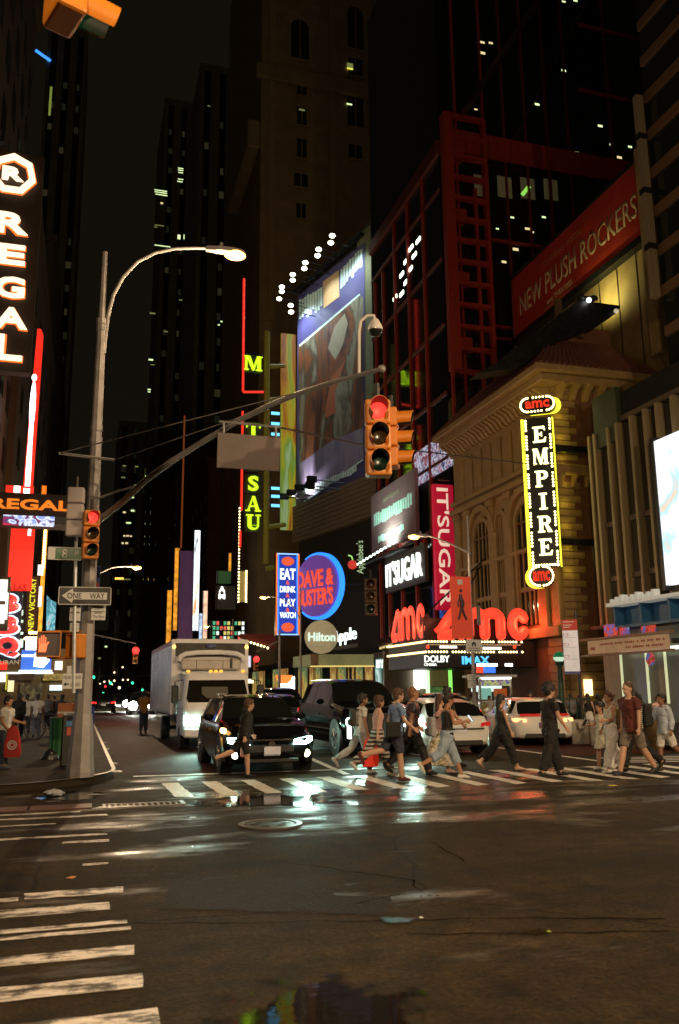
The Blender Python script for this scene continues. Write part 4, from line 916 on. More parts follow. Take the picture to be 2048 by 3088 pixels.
bbpoly('picture_haze', [(905, 1500), (903, 1400), (1000, 1330), (1096, 1290), (1096, 1385), (920, 1510)], .031, .04, screen('haze_print', [(.3, (.22, .17, .26)), (.6, (.34, .27, .36)), (1, (.4, .33, .28))], (.4, .4, .2), 0), t)
M_HEAD = pm('headline_print', (.80, .95, .88), .6)
rr = random.Random(9)
def strokes(u0, u1, va0, va1, hgt, n, mat, nm='print_stroke'):
    'blurred lettering: upright strokes between two slanting lines'
    for i in range(n):
        f0 = i/n; f1 = (i+.74)/n; g0 = va0+(va1-va0)*f0; g1 = va0+(va1-va0)*f1; q = hgt*rr.uniform(.78, 1.05); s_ = hgt*rr.uniform(-.06, .06)
        bbpoly(nm, [(u0+(u1-u0)*f0, g0+q+s_), (u0+(u1-u0)*f1, g1+q+s_), (u0+(u1-u0)*f1, g1+s_), (u0+(u1-u0)*f0, g0+s_)], .032, .06, mat, t)
strokes(903, 975, 905, 868, 66, 9, M_HEAD); strokes(1028, 1096, 812, 745, 62, 8, M_HEAD)
bbpoly('emblem', [(977, 930), (975, 850), (1022, 815), (1025, 895)], .031, .05, pm('apricot_print', (.75, .45, .22), .6), t)
strokes(914, 1078, 1478, 1404, 20, 22, M_HEAD)
bbpoly('picture_edge', [(916, 1512), (1096, 1384), (1096, 1388), (918, 1517)], .041, .06, M_HEAD, t); bbpoly('picture_edge', [(903, 1040), (925, 1022), (1085, 886), (1088, 890), (927, 1028), (905, 1046)], .041, .06, M_HEAD, t)
bbpoly('figure', [(990, 1050), (1010, 985), (1040, 945), (1050, 975), (1035, 1040), (1012, 1085)], .031, .045, pm('sand_print', (.45, .38, .25), .6), t)
bbpoly('figure', [(980, 1250), (1000, 1140), (1045, 1080), (1012, 1180), (1012, 1245), (985, 1260)], .031, .045, pm('rust_print', (.48, .13, .05), .6), t)
for k in range(6):                                       # lamp arms along the top and below
    f = k/5; u = 892+(1098-892)*f; v = 880+(706-880)*f
    a, b_ = bb_uv(u, v), bb_uv(u-12+f*4, v-18)
    pa = BBM @ Vector((*bb_uv(u, v), 0)); lu, lv = [(850, 865), (885, 838), (922, 800), (960, 758), (1002, 715), (1040, 680)][k] if False else (0, 0)
LAMPS = [(1002, 711), (998, 732), (961, 752), (958, 771), (921, 792), (918, 810), (883, 828), (883, 845), (850, 865), (850, 879), (842, 901), (877, 921), (878, 941)]
for i, (u, v) in enumerate(LAMPS):
    d_ = ray(u, v); n = Vector(BBM.col[2][:3]); o_ = PN + n*3.4
    p = EYE + d_*((o_-EYE).dot(n)/d_.dot(n))
    MB().ball(p, (.33, .33, .22), 10, 6).build('flood_lamp', em('flood_lamp', (1, 1, .72), 9.), t, True, smooth=True)
    MB().tube([p+Vector((0, 0, .2)), p-n*3.35+Vector((0, 0, .1))], .05, 4).build('lamp_arm', M_BLACK, t, True)
    if i in (0, 2, 4, 6, 9): 
        tg = p-n*3.4-Vector((0, 0, 9)); spot('flood', p-Vector((0, 0, .7)), tg, 5200, (.75, .95, 1), 115, t, .9)
MB().prism([bb_uv(u, v) for u, v in ((895, 880), (1098, 703), (1098, 712), (895, 889))], BBM, .1, .5).build('lamp_shelf', M_BLACK, t, True)
for u, v in ((998, 1452), (960, 1476), (992, 1470), (935, 1492), (912, 1503)):
    a = BBM @ Vector((*bb_uv(u, v), 2.4)); MB().box(a.x-.55, a.y-.3, a.z-.35, a.x+.55, a.y+.3, a.z+.35).build('lower_lamp', M_BLACK, t, True, bevel=.05)
    MB().tube([a, BBM @ Vector((bb_uv(u, v)[0]+3.5, bb_uv(u, v)[1]-1.0, .3))], .07, 4).build('lamp_arm', M_BLACK, t, True)
spot('lower_flood', BBM @ Vector((bb_uv(930, 1500)[0], bb_uv(930, 1500)[1]-.5, 2.2)), BBM @ Vector((bb_uv(945, 1420)[0], bb_uv(945, 1420)[1], 0)), 2500, (.9, .9, 1), 100, t, .9)
# narrow neighbour billboard, lit yellow green
M_, w_, h = frect(848, 1000, 892, 1590, 100.)
t = sign('narrow_billboard', 'narrow tall lit billboard in yellow, green and orange beside the big one', M_, 'billboard')
slab(M_, w_, h, -.4, 0).build('face', screen('fruit_video', [(.3, (.16, .03, .01)), (.42, (.45, .16, .01)), (.5, (.5, .42, .02)), (.57, (.2, .35, .03)), (.64, (.4, .55, .25)), (1, (.12, .2, .03))], (.5, .5, .09), .55, dist=1.), t, True)
# ------------------------------------------------------------------ waxworks sign: red outline, lime letters, yellow pipe frame
M_, w_, h = frect(728, 840, 800, 1640, 88.)
t = sign('letter_tower_sign', 'slim vertical sign of lime green serif letters with a thin red outline', M_)
k8 = mpp(765, 1300, 88.)
M_LIME = em('lime_letter', (.62, 1, .02), 1.25)
for ch, v in (('M', 1096), ('T', 1300), ('U', 1346), ('S', 1392), ('S', 1458), ('A', 1519), ('U', 1575)):
    p = ay(764, v, 88.); hh = 46*k8
    if ch == 'S': text('S', frame(WEST, p), 32*k8, hh, M_LIME, t, 'letter', .1, .03)
    else: serif(ch, frame(WEST, p), (54 if ch == 'M' else 44)*k8, hh, M_LIME, t, .12)
    MB().box(p.x-26*k8, 88.1, p.z-29*k8, p.x+26*k8, 88.3, p.z+29*k8).build('backing', pm('letter_backing', (.05, .05, .035), .6), t, True)
M_RN = em('red_neon', (1, .035, .02), 1.0)
for (u0, v0), (u1, v1) in (((736, 840), (733, 1180)), ((733, 1182), (795, 1182)), ((732, 1240), (728, 1540)), ((725, 1600), (724, 1650))):
    MB().tube([ay(u0, v0, 87.8), ay(u1, v1, 87.8)], .13, 6).build('neon_tube', M_RN, t, True)
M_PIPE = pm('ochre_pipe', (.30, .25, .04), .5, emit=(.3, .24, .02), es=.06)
q0, q1 = ay(806, 1000, 88.3), ay(802, 1700, 88.3)
MB().tube([q0, q1], .32, 8).build('pipe_post', M_PIPE, t, True)
for v in (1105, 1205, 1590, 1715): p = ay(803, v, 88.4); MB().tube([p, p+Vector((2.2, .6, .5))], .26, 8).build('pipe_arm', M_PIPE, t, True)
for v in (1247, 1278, 1310, 1473, 1497, 1525):
    M2, w2, h2 = frect(818, v-4, 843, v+4, 90.); slab(M2, w2, h2, 0, .1).build('cyan_bar', em('cyan_bar', (.15, .6, 1), 1.8), t, True)
# ------------------------------------------------------------------ arcade signs
M_, w_, h = frect(832, 1666, 903, 1916, 75.); k7 = mpp(868, 1790, 75.)
t = sign('arcade_blade_sign', 'blue vertical sign reading EAT DRINK PLAY with blue and orange neon edges', M_)
slab(M_, w_, h, -.6, 0).build('case', M_CASE, t, True)
slab(M_, w_*.76, h*.93, .001, .04).build('face', em('blue_face', (.015, .06, .55), .75), t, True)
for s_, mt, q in ((-1, M_BLUN, .40), (1, M_BLUN, .40), (-1, em('orange_neon', (1, .17, .01), 1.3), .47), (1, em('orange_neon', (1, .17, .01), 1.3), .47)):
    slab(M_, w_*.05, h*.98, .0, .1, s_*q*w_).build('neon_edge', mt, t, True)
for y in (-.485, .485): slab(M_, w_*.9, .1, 0, .11, 0, y*h).build('neon_edge', em('pale_blue_neon', (.25, .5, 1), 1.6), t, True)
M_ORL = em('orange_letter', (1, .13, .05), .8)
for s_, f, hh, mt in (('EAT', .24, .135, M_WHL), ('&', .135, .05, M_ORL), ('DRINK', .055, .075, M_WHL), ('&', -.02, .05, M_ORL), ('PLAY', -.105, .09, M_WHL), ('&', -.19, .05, M_ORL), ('WATCH', -.255, .07, M_WHL)):
    text(s_, M_ @ Matrix.Translation((0, f*h, .045)), w_*(.66 if len(s_) > 1 else .16), hh*h, mt, t, 'lettering', .04, .03)
for y in (.395, -.40): MB().prism(circle(w_*.27, 16, 0, y*h, h*.055), M_, .045, .08).build('logo_dot', M_ORL, t, True)
c0 = ay(951, 1766, 73.); Md = yawframe(c0, R_(-62)); rd = 93*mpp(951, 1766, 73.)
t = thing('arcade_disc_sign', 'big round purple sign with orange letters DAVE AND BUSTER\'S and blue neon rim', 'sign', c0)
MB().prism(circle(rd, 36), Md, -.9, 0).build('disc', pm('purple_disc', (.15, .07, .28), .4, emit=(.16, .06, .34), es=.55), t, True)
for q in (0, .35): MB().tube([Md @ Vector((rd*1.08*math.cos(R_(a)), rd*1.05*math.sin(R_(a)), -.25-q)) for a in range(-130, 121, 10)], .13, 8).build('neon_rim', M_BLUN, t, True)
MB().tube([Md @ Vector((rd*1.06*math.cos(R_(a)), rd*1.05*math.sin(R_(a)), -.4)) for a in range(140, 231, 10)], .1, 8).build('neon_rim', M_BLUN, t, True)
text('DAVE &', Md @ Matrix.Translation((.0, rd*.24, .01)), rd*1.72, rd*.56, em('red_orange_letter', (1, .09, .03), .85), t, 'lettering', .06, .03, shear=.0)
text("BUSTER'S", Md @ Matrix.Translation((0, -rd*.36, .01)), rd*1.66, rd*.56, em('red_orange_letter', (1, .09, .03), .85), t, 'lettering', .06, .03)
MB().tube([Md @ Vector((0, 0, -.5)), Md @ Vector((rd*1.2, 0, -2.5))], .12, 6).build('bracket', M_BLACK, t, True)
# hotel disc and canopy
M_, w_, h = frect(922, 1872, 1019, 1969, 66.)
t = sign('hotel_disc_sign', 'round beige sign reading Hilton above a long pale canopy', M_)
MB().prism(circle(w_/2, 36), M_, -.35, 0).build('disc', pm('beige_disc', (.42, .38, .24), .5, emit=(.45, .38, .22), es=.33), t, True)
text('Hilton', M_ @ Matrix.Translation((0, 0, .0)), w_*.84, h*.27, em('white_green_letter', (.75, 1, .85), 1.0), t, 'lettering', .06, .02)
M_, w_, h = frect(938, 1973, 1128, 2007, 67.)
t = sign('hotel_canopy', 'long olive hotel canopy with a lit lower edge above the cars', M_, 'canopy')
MB().box(-w_/2, -h/2, -6, w_/2, h/2, 0, M_).build('fascia', pm('olive_fascia', (.30, .30, .15), .6, emit=(.3, .3, .12), es=.22), t, True)
MB().box(-w_/2, -h/2-.1, -.2, w_/2, -h/2-.003, .06, M_).build('edge_light', em('amber_edge', (.9, .7, .2), .9), t, True)
slab(M_, w_*.12, h*1.05, .001, .06, -w_*.44, 0).build('end_panel', pm('rust_end_panel', (.22, .12, .07), .6), t, True)
for s_ in (-.46, .46): MB().box(s_*w_-.1, -h/2-2.4, -5.8, s_*w_+.1, -h/2-.003, -5.6, M_).build('post', M_BLACK, t, True)
# grill signs
M_, w_, h = srect(1018, 1062, 1890, 1942, 22.6)
t = sign('grill_letter_sign', 'white lit letters Apple half hidden behind the round hotel sign', M_)
text('Apple', M_, w_*1.6, h*.95, M_WHL, t, 'lettering', .1, .01); slab(M_, w_*1.7, h*.2, -.3, -.02, 0, -h*.6).build('rail', M_BLACK, t, True)
p = ay(1063, 1703, 70.)
t = thing('apple_sign', 'small red neon apple with a green vertical script beside it', 'sign', p)
MB().ball(p, (.42, .25, .40), 14, 8).build('apple', em('apple_red', (.8, .05, .03), .6), t, True, smooth=True)
MB().tube([p+Vector((0, -.1, .4)), p+Vector((-.1, -.1, .7)), p+Vector((-.4, -.1, .8))], .06, 6).build('stem', em('apple_leaf', (.4, .9, .2), .9), t, True)
text("Applebee's", frame(WEST, ay(1088, 1680, 70.)) @ Matrix.Rotation(math.pi/2, 4, 'Z'), 100*mpp(1088, 1680, 70.), 28*mpp(1088, 1680, 70.), em('pale_green_letter', (.6, .85, .45), .6), t, 'lettering', .05, -.01)
# ------------------------------------------------------------------ shop fronts along the right pavement
def shopfront(lab, name, u0, u1, X, zt, panes, base=M_ROOFD, n=4):
    y0, y1 = ax(u0, 2050, X).y, ax(u1, 2050, X).y; t = thing(name, lab, 'shop front', (X, (y0+y1)/2, 0))
    MB().box(X+.06, y1, .12, X+2.5, y0, zt).build('wall', base, t, True)
    for k in range(n):
        a = y1+(y0-y1)*(k+.08)/n; b_ = y1+(y0-y1)*(k+.92)/n
        o = ubox('shop_window', panes[k % len(panes)], t, X, a, .5, X+.05, b_, zt-.7)
        ubox('glazing_bar', M_BLACK, t, X-.06, b_+(y0-y1)*.04-.06, .2, X-.001, b_+(y0-y1)*.04+.06, zt-.6)
    ubox('fascia', pm('dark_fascia', (.06, .04, .025), .5), t, X-.2, y1, zt-.6, X-.001, y0, zt)
    return t
S1 = screen('shop_glow_cool', [(0, (.02, .05, .04)), (.45, (.15, .3, .25)), (.6, (.7, .95, .85)), (1, (.3, .5, .4))], (1.5, 1.5, 1.5), .8)
S2 = screen('shop_glow_warm', [(0, (.05, .02, .01)), (.45, (.35, .16, .04)), (.6, (.8, .55, .15)), (1, (.2, .1, .03))], (1.2, 1.2, 1.6), .7)
S3 = screen('shop_glow_mixed', [(0, (.02, .03, .04)), (.4, (.1, .18, .1)), (.52, (.6, .5, .1)), (.62, (.45, .12, .04)), (1, (.2, .45, .5))], (1.4, 1.4, 1.8), .7)
t = shopfront('gift shop front with cool bright windows and a pale sign left of the cinema doors', 'gift_shop', 1130, 1245, 23.8, 4.6, [S2, S1])
M_, w_, h = srect(1132, 1222, 1978, 2012, 23.5); slab(M_, w_, h, -.15, 0).build('sign_board', pm('teal_board', (.12, .3, .28), .5, emit=(.25, .5, .45), es=.4), t, True)
text('BY GIFTS', M_ @ Matrix.Translation((0, 0, .01)), w_*.9, h*.8, M_WHL, t, 'lettering', .04, .02)
shopfront('wood framed restaurant front with warm windows behind the black cars', 'restaurant_front', 1046, 1128, 23.8, 4.4, [S2, S3], pm('orange_wood', (.22, .09, .04), .6), 3)
shopfront('dim shop front with scattered lights under the hotel canopy', 'canopy_shop', 930, 1044, 23.6, 4.6, [S3, S2, M_DARKGL], n=5)
shopfront('far shop front with warm strip lights left of the hotel canopy', 'far_shop', 760, 928, 23.4, 4.8, [S3, M_DARKGL, S2], n=7)
M_, w_, h = frect(848, 2040, 889, 2092, 78.)
t = sign('white_shop_sign', 'very bright white shop window with an orange half disc above it', M_)
slab(M_, w_, h, -.2, 0).build('window', M_WHH, t, True)
MB().prism(arc(-w_*.3, h*.58, w_*.62, 180, 360, 14), M_, .0, .1).build('half_disc', em('orange_disc', (1, .28, .05), 1.1), t, True)
M_, w_, h = frect(728, 1912, 830, 1962, 92.)
t = sign('red_awning', 'dark red slanted awning with small bulbs behind the truck roof', M_, 'awning')
MB().prism([(-w_/2, h/2), (w_/2, h/2), (w_/2, -h*.35), (0, -h*.1)], M_, -3, 0).build('cloth', pm('dark_red_cloth', (.16, .02, .012), .7, emit=(.25, .02, .01), es=.08), t, True)
bulbs([M_ @ Vector((w_*(-.32+.1*i), h*(.05-.13*i*.5), .1)) for i in range(7)], .12, M_BULB, t)
# ------------------------------------------------------------------ slim signs far down the street
def far_strip(name, lab, u0, u1, v0, v1, Y, mat, cat='sign'):
    M_, w_, h = frect(u0, v0, u1, v1, Y); t = sign(name, lab, M_, cat)
    slab(M_, w_, h, 0, .1).build('lit_face', mat, t, True); slab(M_, w_*1.15, h*1.01, -.5, -.01).build('case', M_CASE, t, True); return t, M_, w_, h
M_ORS = em('amber_strip', (1, .38, .03), .85, var=.5, scale=1.)
far_strip('amber_strip_sign', 'shorter thin amber vertical light strip left above the truck', 503, 517, 1780, 1940, 150, M_ORS)
far_strip('amber_strip_sign', 'taller thin amber vertical light strip above the truck', 525, 539, 1652, 1900, 140, M_ORS)
far_strip('purple_slab_sign', 'wide dim purple vertical slab above the middle of the truck', 540, 583, 1660, 1930, 139, screen('purple_slab', [(0, (.02, .01, .03)), (.6, (.07, .025, .06)), (1, (.1, .04, .03))], (.3, .3, .1), .8))
far_strip('white_slab_sign', 'narrow blazing white vertical sign with dark slashes above the truck', 584, 601, 1598, 1900, 136, screen('white_slab', [(.3, (.02, .02, .02)), (.42, (.9, .95, 1)), (.55, (.9, .95, 1)), (.62, (1, .5, .25)), (.7, (.8, .2, .1))], (.8, .8, .22), 1.6))
far_strip('silver_strip_sign', 'small silver vertical light strip low beside the white sign', 601, 612, 1850, 1930, 134, em('silver_strip', (.6, .75, 1), .9, var=.6, scale=1.))
far_strip('peach_strip_sign', 'small peach coloured pointed strip above the truck roof', 613, 625, 1782, 1925, 132, em('peach_strip', (1, .6, .4), 1.1, var=.4, scale=1.))
far_strip('orange_drop_sign', 'short orange strip hanging above the green clock panel', 690, 697, 1668, 1722, 130, M_ORS)
t, M_, w_, h = far_strip('am_letter_sign', 'little dark board with glowing letters A and M', 656, 710, 1768, 1838, 120, pm('am_board', (.16, .13, .10), .6))
text('A', M_ @ Matrix.Translation((-w_*.26, h*.36, .12)), w_*.34, h*.26, M_WHH, t, 'letter', .05, .02); text('M', M_ @ Matrix.Translation((-w_*.26, h*.06, .12)), w_*.34, h*.22, M_WHH, t, 'letter', .05, .02)
t, M_, w_, h = far_strip('bulb_frame_sign', 'tall yellowish panel edged with two columns of bulbs', 719, 742, 1722, 1815, 112, pm('old_gold_panel', (.3, .22, .08), .6, emit=(.5, .38, .1), es=.25))
bulbs([M_ @ Vector((w_/2, -h/2+h*i/17, .2)) for i in range(18)]+[M_ @ Vector((-w_/2, -h/2+h*i/17*1.8, .2)) for i in range(30)], .11, M_BULB, t)
t, M_, w_, h = far_strip('window_grid_front', 'far front with a glowing grid of green, red and gold panes above the truck cab', 640, 738, 1872, 1932, 118, M_DARKGL, 'shop front')
for i in range(9):
    for k in range(4):
        mt = [em('pane_green', (.1, .6, .3), .7), em('pane_red', (1, .15, .1), .9), em('pane_gold', (.9, .75, .2), .8), M_DARKGL, em('pane_white', (.9, 1, .9), 1.1)][(i*3+(i*k) % 4) % 5]
        slab(M_, w_/9*.7, h/4*.72, .101, .14, -w_/2+w_*(i+.5)/9, -h/2+h*(k+.5)/4).build('pane', mt, t, True)
far_strip('green_clock_panel', 'dark green square panel with a faint dial above the letters A and M', 658, 696, 1722, 1760, 126, pm('green_dial', (.06, .16, .06), .5, emit=(.06, .16, .05), es=.25))
far_strip('rust_neon_line', 'long thin dim rust coloured vertical line of light left of the rust block', 549, 554, 1250, 1650, 165, em('rust_line', (.45, .1, .02), .3))
far_strip('white_box_sign', 'white poster box beside the truck cab with a red lamp in front', 722, 756, 1978, 2012, 74, em('poster_white', (.85, .85, 1), .8), 'sign')
far_strip('soffit_light', 'yellow white strip of soffit lights right of the truck cab', 724, 764, 2048, 2060, 74, em('soffit', (1, .9, .45), 3.), 'lighting')
# ------------------------------------------------------------------ left-hand signs
M_, w_, h = frect(-70, 448, 116, 1110, 39.); kR = mpp(30, 700, 39.)
t = sign('cinema_blade_sign', 'tall dark blade sign with glowing white letters REGAL and a heptagon R badge', M_)
slab(M_, w_*.98, h, -.6, -.02).build('case', pm('brown_black_case', (.03, .015, .008), .6), t, True)
M_RGL = em('hot_white_letter', (1, .80, .52), 1.7); M_RGO = em('orange_halo', (1, .16, .02), 1.3)
for ch, v0, v1, uc, uw in (('R', 641, 708, 38, 90), ('E', 737, 800, 33, 82), ('G', 835, 900, 30, 84), ('A', 928, 992, 34, 92), ('L', 1010, 1088, 26, 78)):
    p = ay(uc, (v0+v1)/2, 38.95); hh = (v1-v0)*kR; ww = uw*kR
    text(ch, frame(WEST, p), ww, hh, M_RGL, t, 'letter', .12, .03); text(ch, frame(WEST, p+Vector((0, .09, 0))), ww*1.06, hh*1.09, M_RGO, t, 'letter_halo', .05, .06)
p = ay(40, 526, 38.95); r = 68*kR
hept = [(r*math.sin(2*math.pi*i/7), r*math.cos(2*math.pi*i/7)) for i in range(7)]
MB().ring(hept, [(x*.72, y*.72) for x, y in hept], frame(WEST, p), 0, .12).build('badge_ring', M_RGL, t, True)
MB().ring([(x*1.05, y*1.05) for x, y in hept], [(x*.66, y*.66) for x, y in hept], frame(WEST, p+Vector((0, .09, 0))), 0, .05).build('badge_halo', M_RGO, t, True)
text('R', frame(WEST, p), 62*kR, 44*kR, M_RGL, t, 'badge_letter', .12, .04)
for z in (8, 16, 24): MB().box(-5.6, 39.1, z+3, -4.6, 39.4, z+3.3).build('bracket', M_BLACK, t, True)
M_, w_, h = frect(84, 985, 116, 1495, 58.)
t = sign('red_white_ribbon_sign', 'narrow tall glowing red strip with white curves beside the cinema blade', M_)
MB().prism([(-w_/2, -h/2), (w_*.38, -h/2), (w_/2, h*.47), (w_*.25, h/2), (-w_*.1, h/2)], M_, -.5, 0).build('case', em('signal_red', (1, .03, .015), 1.05), t, True)
for y, hh, s_ in ((.2, .02, .7), (.03, .15, .8), (-.14, .12, .6), (-.36, .26, .7)): MB().prism(circle(w_*.34*s_, 14, -w_*.08, y*h, hh*h), M_, .001, .06).build('white_curve', M_WHH, t, True)
M_, w_, h = frect(-60, 1490, 210, 1545, 46.); kL = mpp(60, 1520, 46.)
t = sign('cinema_marquee_sign', 'long dark canopy edge with orange glowing letters REGAL', M_)
MB().box(-w_/2, -h*.75, -3.5, w_/2, h*.55, 0, M_).build('canopy', pm('brown_black_case', (.03, .015, .008), .6), t, True)
text('REGAL', frame(WEST, ay(94, 1522, 45.97)), 230*kL, 32*kL, em('orange_cinema_letter', (1, .24, .02), .95), t, 'lettering', .08, .03)
M2, w2, h2 = frect(10, 1556, 165, 1586, 45.9); slab(M2, w2, h2, 0, .08).build('video_strip', screen('strip_video', [(.3, (.5, .02, .05)), (.42, (.03, .03, .15)), (.5, (.8, .85, 1)), (.6, (.15, .25, .7)), (.7, (.9, .9, 1))], (1.2, 1, 1.4), 1.3), t, True)
M2, w2, h2 = frect(166, 1560, 206, 1584, 45.9); slab(M2, w2, h2, 0, .08).build('strip_end', pm('grey_end', (.12, .11, .1), .6), t, True)
M2, w2, h2 = frect(126, 1466, 140, 1498, 47.); slab(M2, w2, h2, 0, .1).build('orange_bar', em('orange_neon', (1, .17, .01), 1.3), t, True)
M_, w_, h = frect(28, 1588, 100, 1780, 56.)
t = sign('red_block_sign', 'flat glowing red rectangular sign above the barbecue letters', M_)
slab(M_, w_, h, -.3, 0).build('face', em('signal_red', (1, .03, .015), 1.05), t, True)
M2, w2, h2 = frect(18, 1466, 102, 1494, 56.); slab(M2, w2, h2, 0, .1).build('upper_face', em('signal_red', (1, .03, .015), 1.05), t, True)
for x, y in ((-.1, .1), (.25, -.1)): slab(M2, w2*.22, h2*.7, .101, .14, x*w2, y*h2).build('white_mark', M_WHH, t, True)
slab(M_, w_*.12, h*.13, .001, .05, w_*.28, h*.43).build('white_mark', M_WHH, t, True)
text('DALLAS', frame(WEST, ay(38, 1771, 55.8)), 80*mpp(38, 1771, 56.), 19*mpp(38, 1771, 56.), em('dark_red_letter', (.6, .02, .01), .5), t, 'lettering', .05, .02)
M_, w_, h = frect(-30, 1784, 62, 1992, 50.); kB = mpp(20, 1890, 50.)
t = sign('barbecue_sign', 'dark blue vertical sign with fat red white edged letters BBQ', M_)
slab(M_, w_, h, -.6, -.05).build('case', pm('navy_case', (.01, .015, .04), .5), t, True)
M_BR = em('barbecue_red', (1, .06, .05), .9); M_BE = em('letter_edge', (.7, .85, 1), 1.4)
for ch, v0, v1, uc in (('B', 1790, 1848, 24), ('B', 1856, 1914, 22), ('Q', 1920, 1982, 22)):
    p = ay(uc, (v0+v1)/2, 49.95)
    text(ch, frame(WEST, p+Vector((0, .06, 0))), 78*kB, (v1-v0+6)*kB, M_BE, t, 'letter_edge', .05, .09); text(ch, frame(WEST, p-Vector((0, .02, 0))), 66*kB, (v1-v0-3)*kB, M_BR, t, 'letter', .08, .075)
text('RESTAURANT', frame(WEST, ay(5, 1997, 49.8)), 124*kB, 13*kB, em('khaki_letter', (.6, .5, .3), .45), t, 'lettering', .05, .01)
for v, hh in ((1798, 6), (1848, 16), (1874, 8), (1910, 8), (1940, 26)): M2, w2, h2 = frect(60, v-hh/2, 70, v+hh/2, 50.5); slab(M2, w2, h2, 0, .1).build('pale_tube', em('pale_mint_tube', (.7, 1, .8), .9), t, True)
M_, w_, h = frect(84, 1742, 110, 1902, 62.)
t = sign('theatre_blade_sign', 'brown vertical sign with yellow letters NEW VICT reading upward', M_)
slab(M_, w_*1.3, h*1.06, -.4, -.02).build('case', pm('rust_case', (.08, .03, .015), .6), t, True)
text('NEW VICTORY', M_ @ Matrix.Rotation(math.pi/2, 4, 'Z'), h, w_*.66, em('yellow_letter_dim', (.95, .9, .05), .9), t, 'lettering', .05, .015)
M_, w_, h = frect(112, 1585, 136, 1905, 66.)
t = sign('amber_bulb_column', 'tall orange and yellow glowing column with white panels left of the pole', M_)
slab(M_, w_*.5, h, -.3, 0, w_*.2).build('column', em('amber_column', (1, .42, .03), 1.0, var=.6, scale=2.), t, True)
for y, hh in ((.08, .1), (-.17, .19)): slab(M_, w_*.7, hh*h, .001, .1, -w_*.12, y*h).build('white_panel', em('warm_white_panel', (1, .85, .8), 1.5), t, True)
bulbs([M_ @ Vector((w_*.2, h*(.47-.028*i), .1)) for i in range(14)], .1, M_BULB, t)
M_, w_, h = frect(138, 1795, 168, 1900, 70.)
t = sign('teal_video_sign', 'small curved teal video screen left of the ONE WAY sign', M_, 'screen')
MB().prism([(-w_/2, h/2), (0, h*.36), (w_/2, h*.3), (w_/2, -h/2), (-w_*.35, -h/2)], M_, -.2, 0).build('face', screen('teal_video', [(.3, (.01, .12, .16)), (.5, (.05, .4, .5)), (.62, (.4, .8, .85)), (.75, (.6, .15, .2))], (1.5, 1.5, 1.2), .9), t, True)
M_, w_, h = frect(0, 1740, 26, 1900, 44.)
t = sign('shattered_white_sign', 'cream white lit panels with brown gaps at the left edge', M_)
for k, (x, y, ww, hh) in enumerate(((-.2, .25, .9, .4), (.3, -.05, .3, .5), (-.25, -.2, .8, .35))): slab(M_, w_*ww, h*hh, 0, .1+.01*k, x*w_, y*h).build('panel', em('cream_panel', (1, .97, .85), 1.3), t, True)
slab(M_, w_*1.1, h*1.02, -.3, -.01).build('case', pm('brown_case', (.1, .06, .03), .6), t, True)
M_, w_, h = frect(64, 1960, 155, 2022, 47.)
t = sign('blue_video_screen', 'bright blue and white video screen under a marquee behind the walk signal', M_, 'screen')
slab(M_, w_, h, -.2, 0).build('face', em('video_blue', (.03, .16, .75), .9), t, True)
MB().prism([(-.05*w_, .35*h), (.3*w_, .35*h), (.45*w_, .0), (.25*w_, -.36*h), (-.08*w_, -.3*h)], M_, .001, .05).build('glare_patch', M_WHH, t, True)
slab(M_, w_*.4, h*.1, .001, .05, -w_*.28, h*.22).build('glare_patch', M_WHH, t, True)
slab(M_, w_*1.08, .16, -.2, .3, 0, -h*.56).build('shelf_light', em('mint_tube', (.8, 1, .9), 2.2), t, True)
M2, w2, h2 = frect(78, 1930, 112, 1962, 47.5); slab(M2, w2, h2, 0, .1).build('upper_panel', M_WHH, t, True)
bulbs([ay(76+i*5, 1926-(i % 2)*3, 47.3) for i in range(9)]+[ay(90+i*4, 1908, 47.3) for i in range(7)], .07, M_BULB, t)
t = thing('left_shop_front', 'row of lit shop windows behind the people on the left pavement', 'shop front', (-3, 57, 0))
MB().box(-5.5, 55.2, .14, .2, 56.5, 4.2).build('wall', pm('shop_dim', (.10, .07, .03), .7), t, True)
for u0, v0, u1, v1, mt in ((2, 2030, 16, 2056, M_WHH), (17, 2032, 22, 2080, em('yellow_post', (.7, .6, .05), .6)), (24, 2050, 42, 2086, em('cream_lamp', (1, .9, .5), .9)), (0, 2027, 66, 2032, em('mint_tube', (.8, 1, .9), 2.2)), (104, 2027, 160, 2032, em('mint_tube', (.8, 1, .9), 2.2)), (166, 1994, 188, 2020, em('warm_box', (1, .8, .6), 2.5)), (130, 2032, 190, 2052, screen('gold_sign', [(.3, (.05, .03, .0)), (.55, (.35, .22, .03)), (.7, (.6, .4, .1))], (3, 3, 5), .8)), (150, 2066, 188, 2082, em('cool_sign', (.75, .95, 1), 1.3)), (0, 1995, 22, 2020, em('signal_red', (1, .03, .015), 1.05)), (28, 2036, 100, 2052, pm('dark_fascia', (.06, .04, .025), .5)), (60, 2060, 128, 2110, screen('shop_brown', [(.3, (.02, .015, .005)), (.6, (.10, .07, .02)), (.75, (.3, .25, .1))], (2, 2, 2), .5))):
    M2, w2, h2 = frect(u0, v0, u1, v1, 55.1); slab(M2, w2, h2, 0, .06).build('lit_panel', mt, t, True)
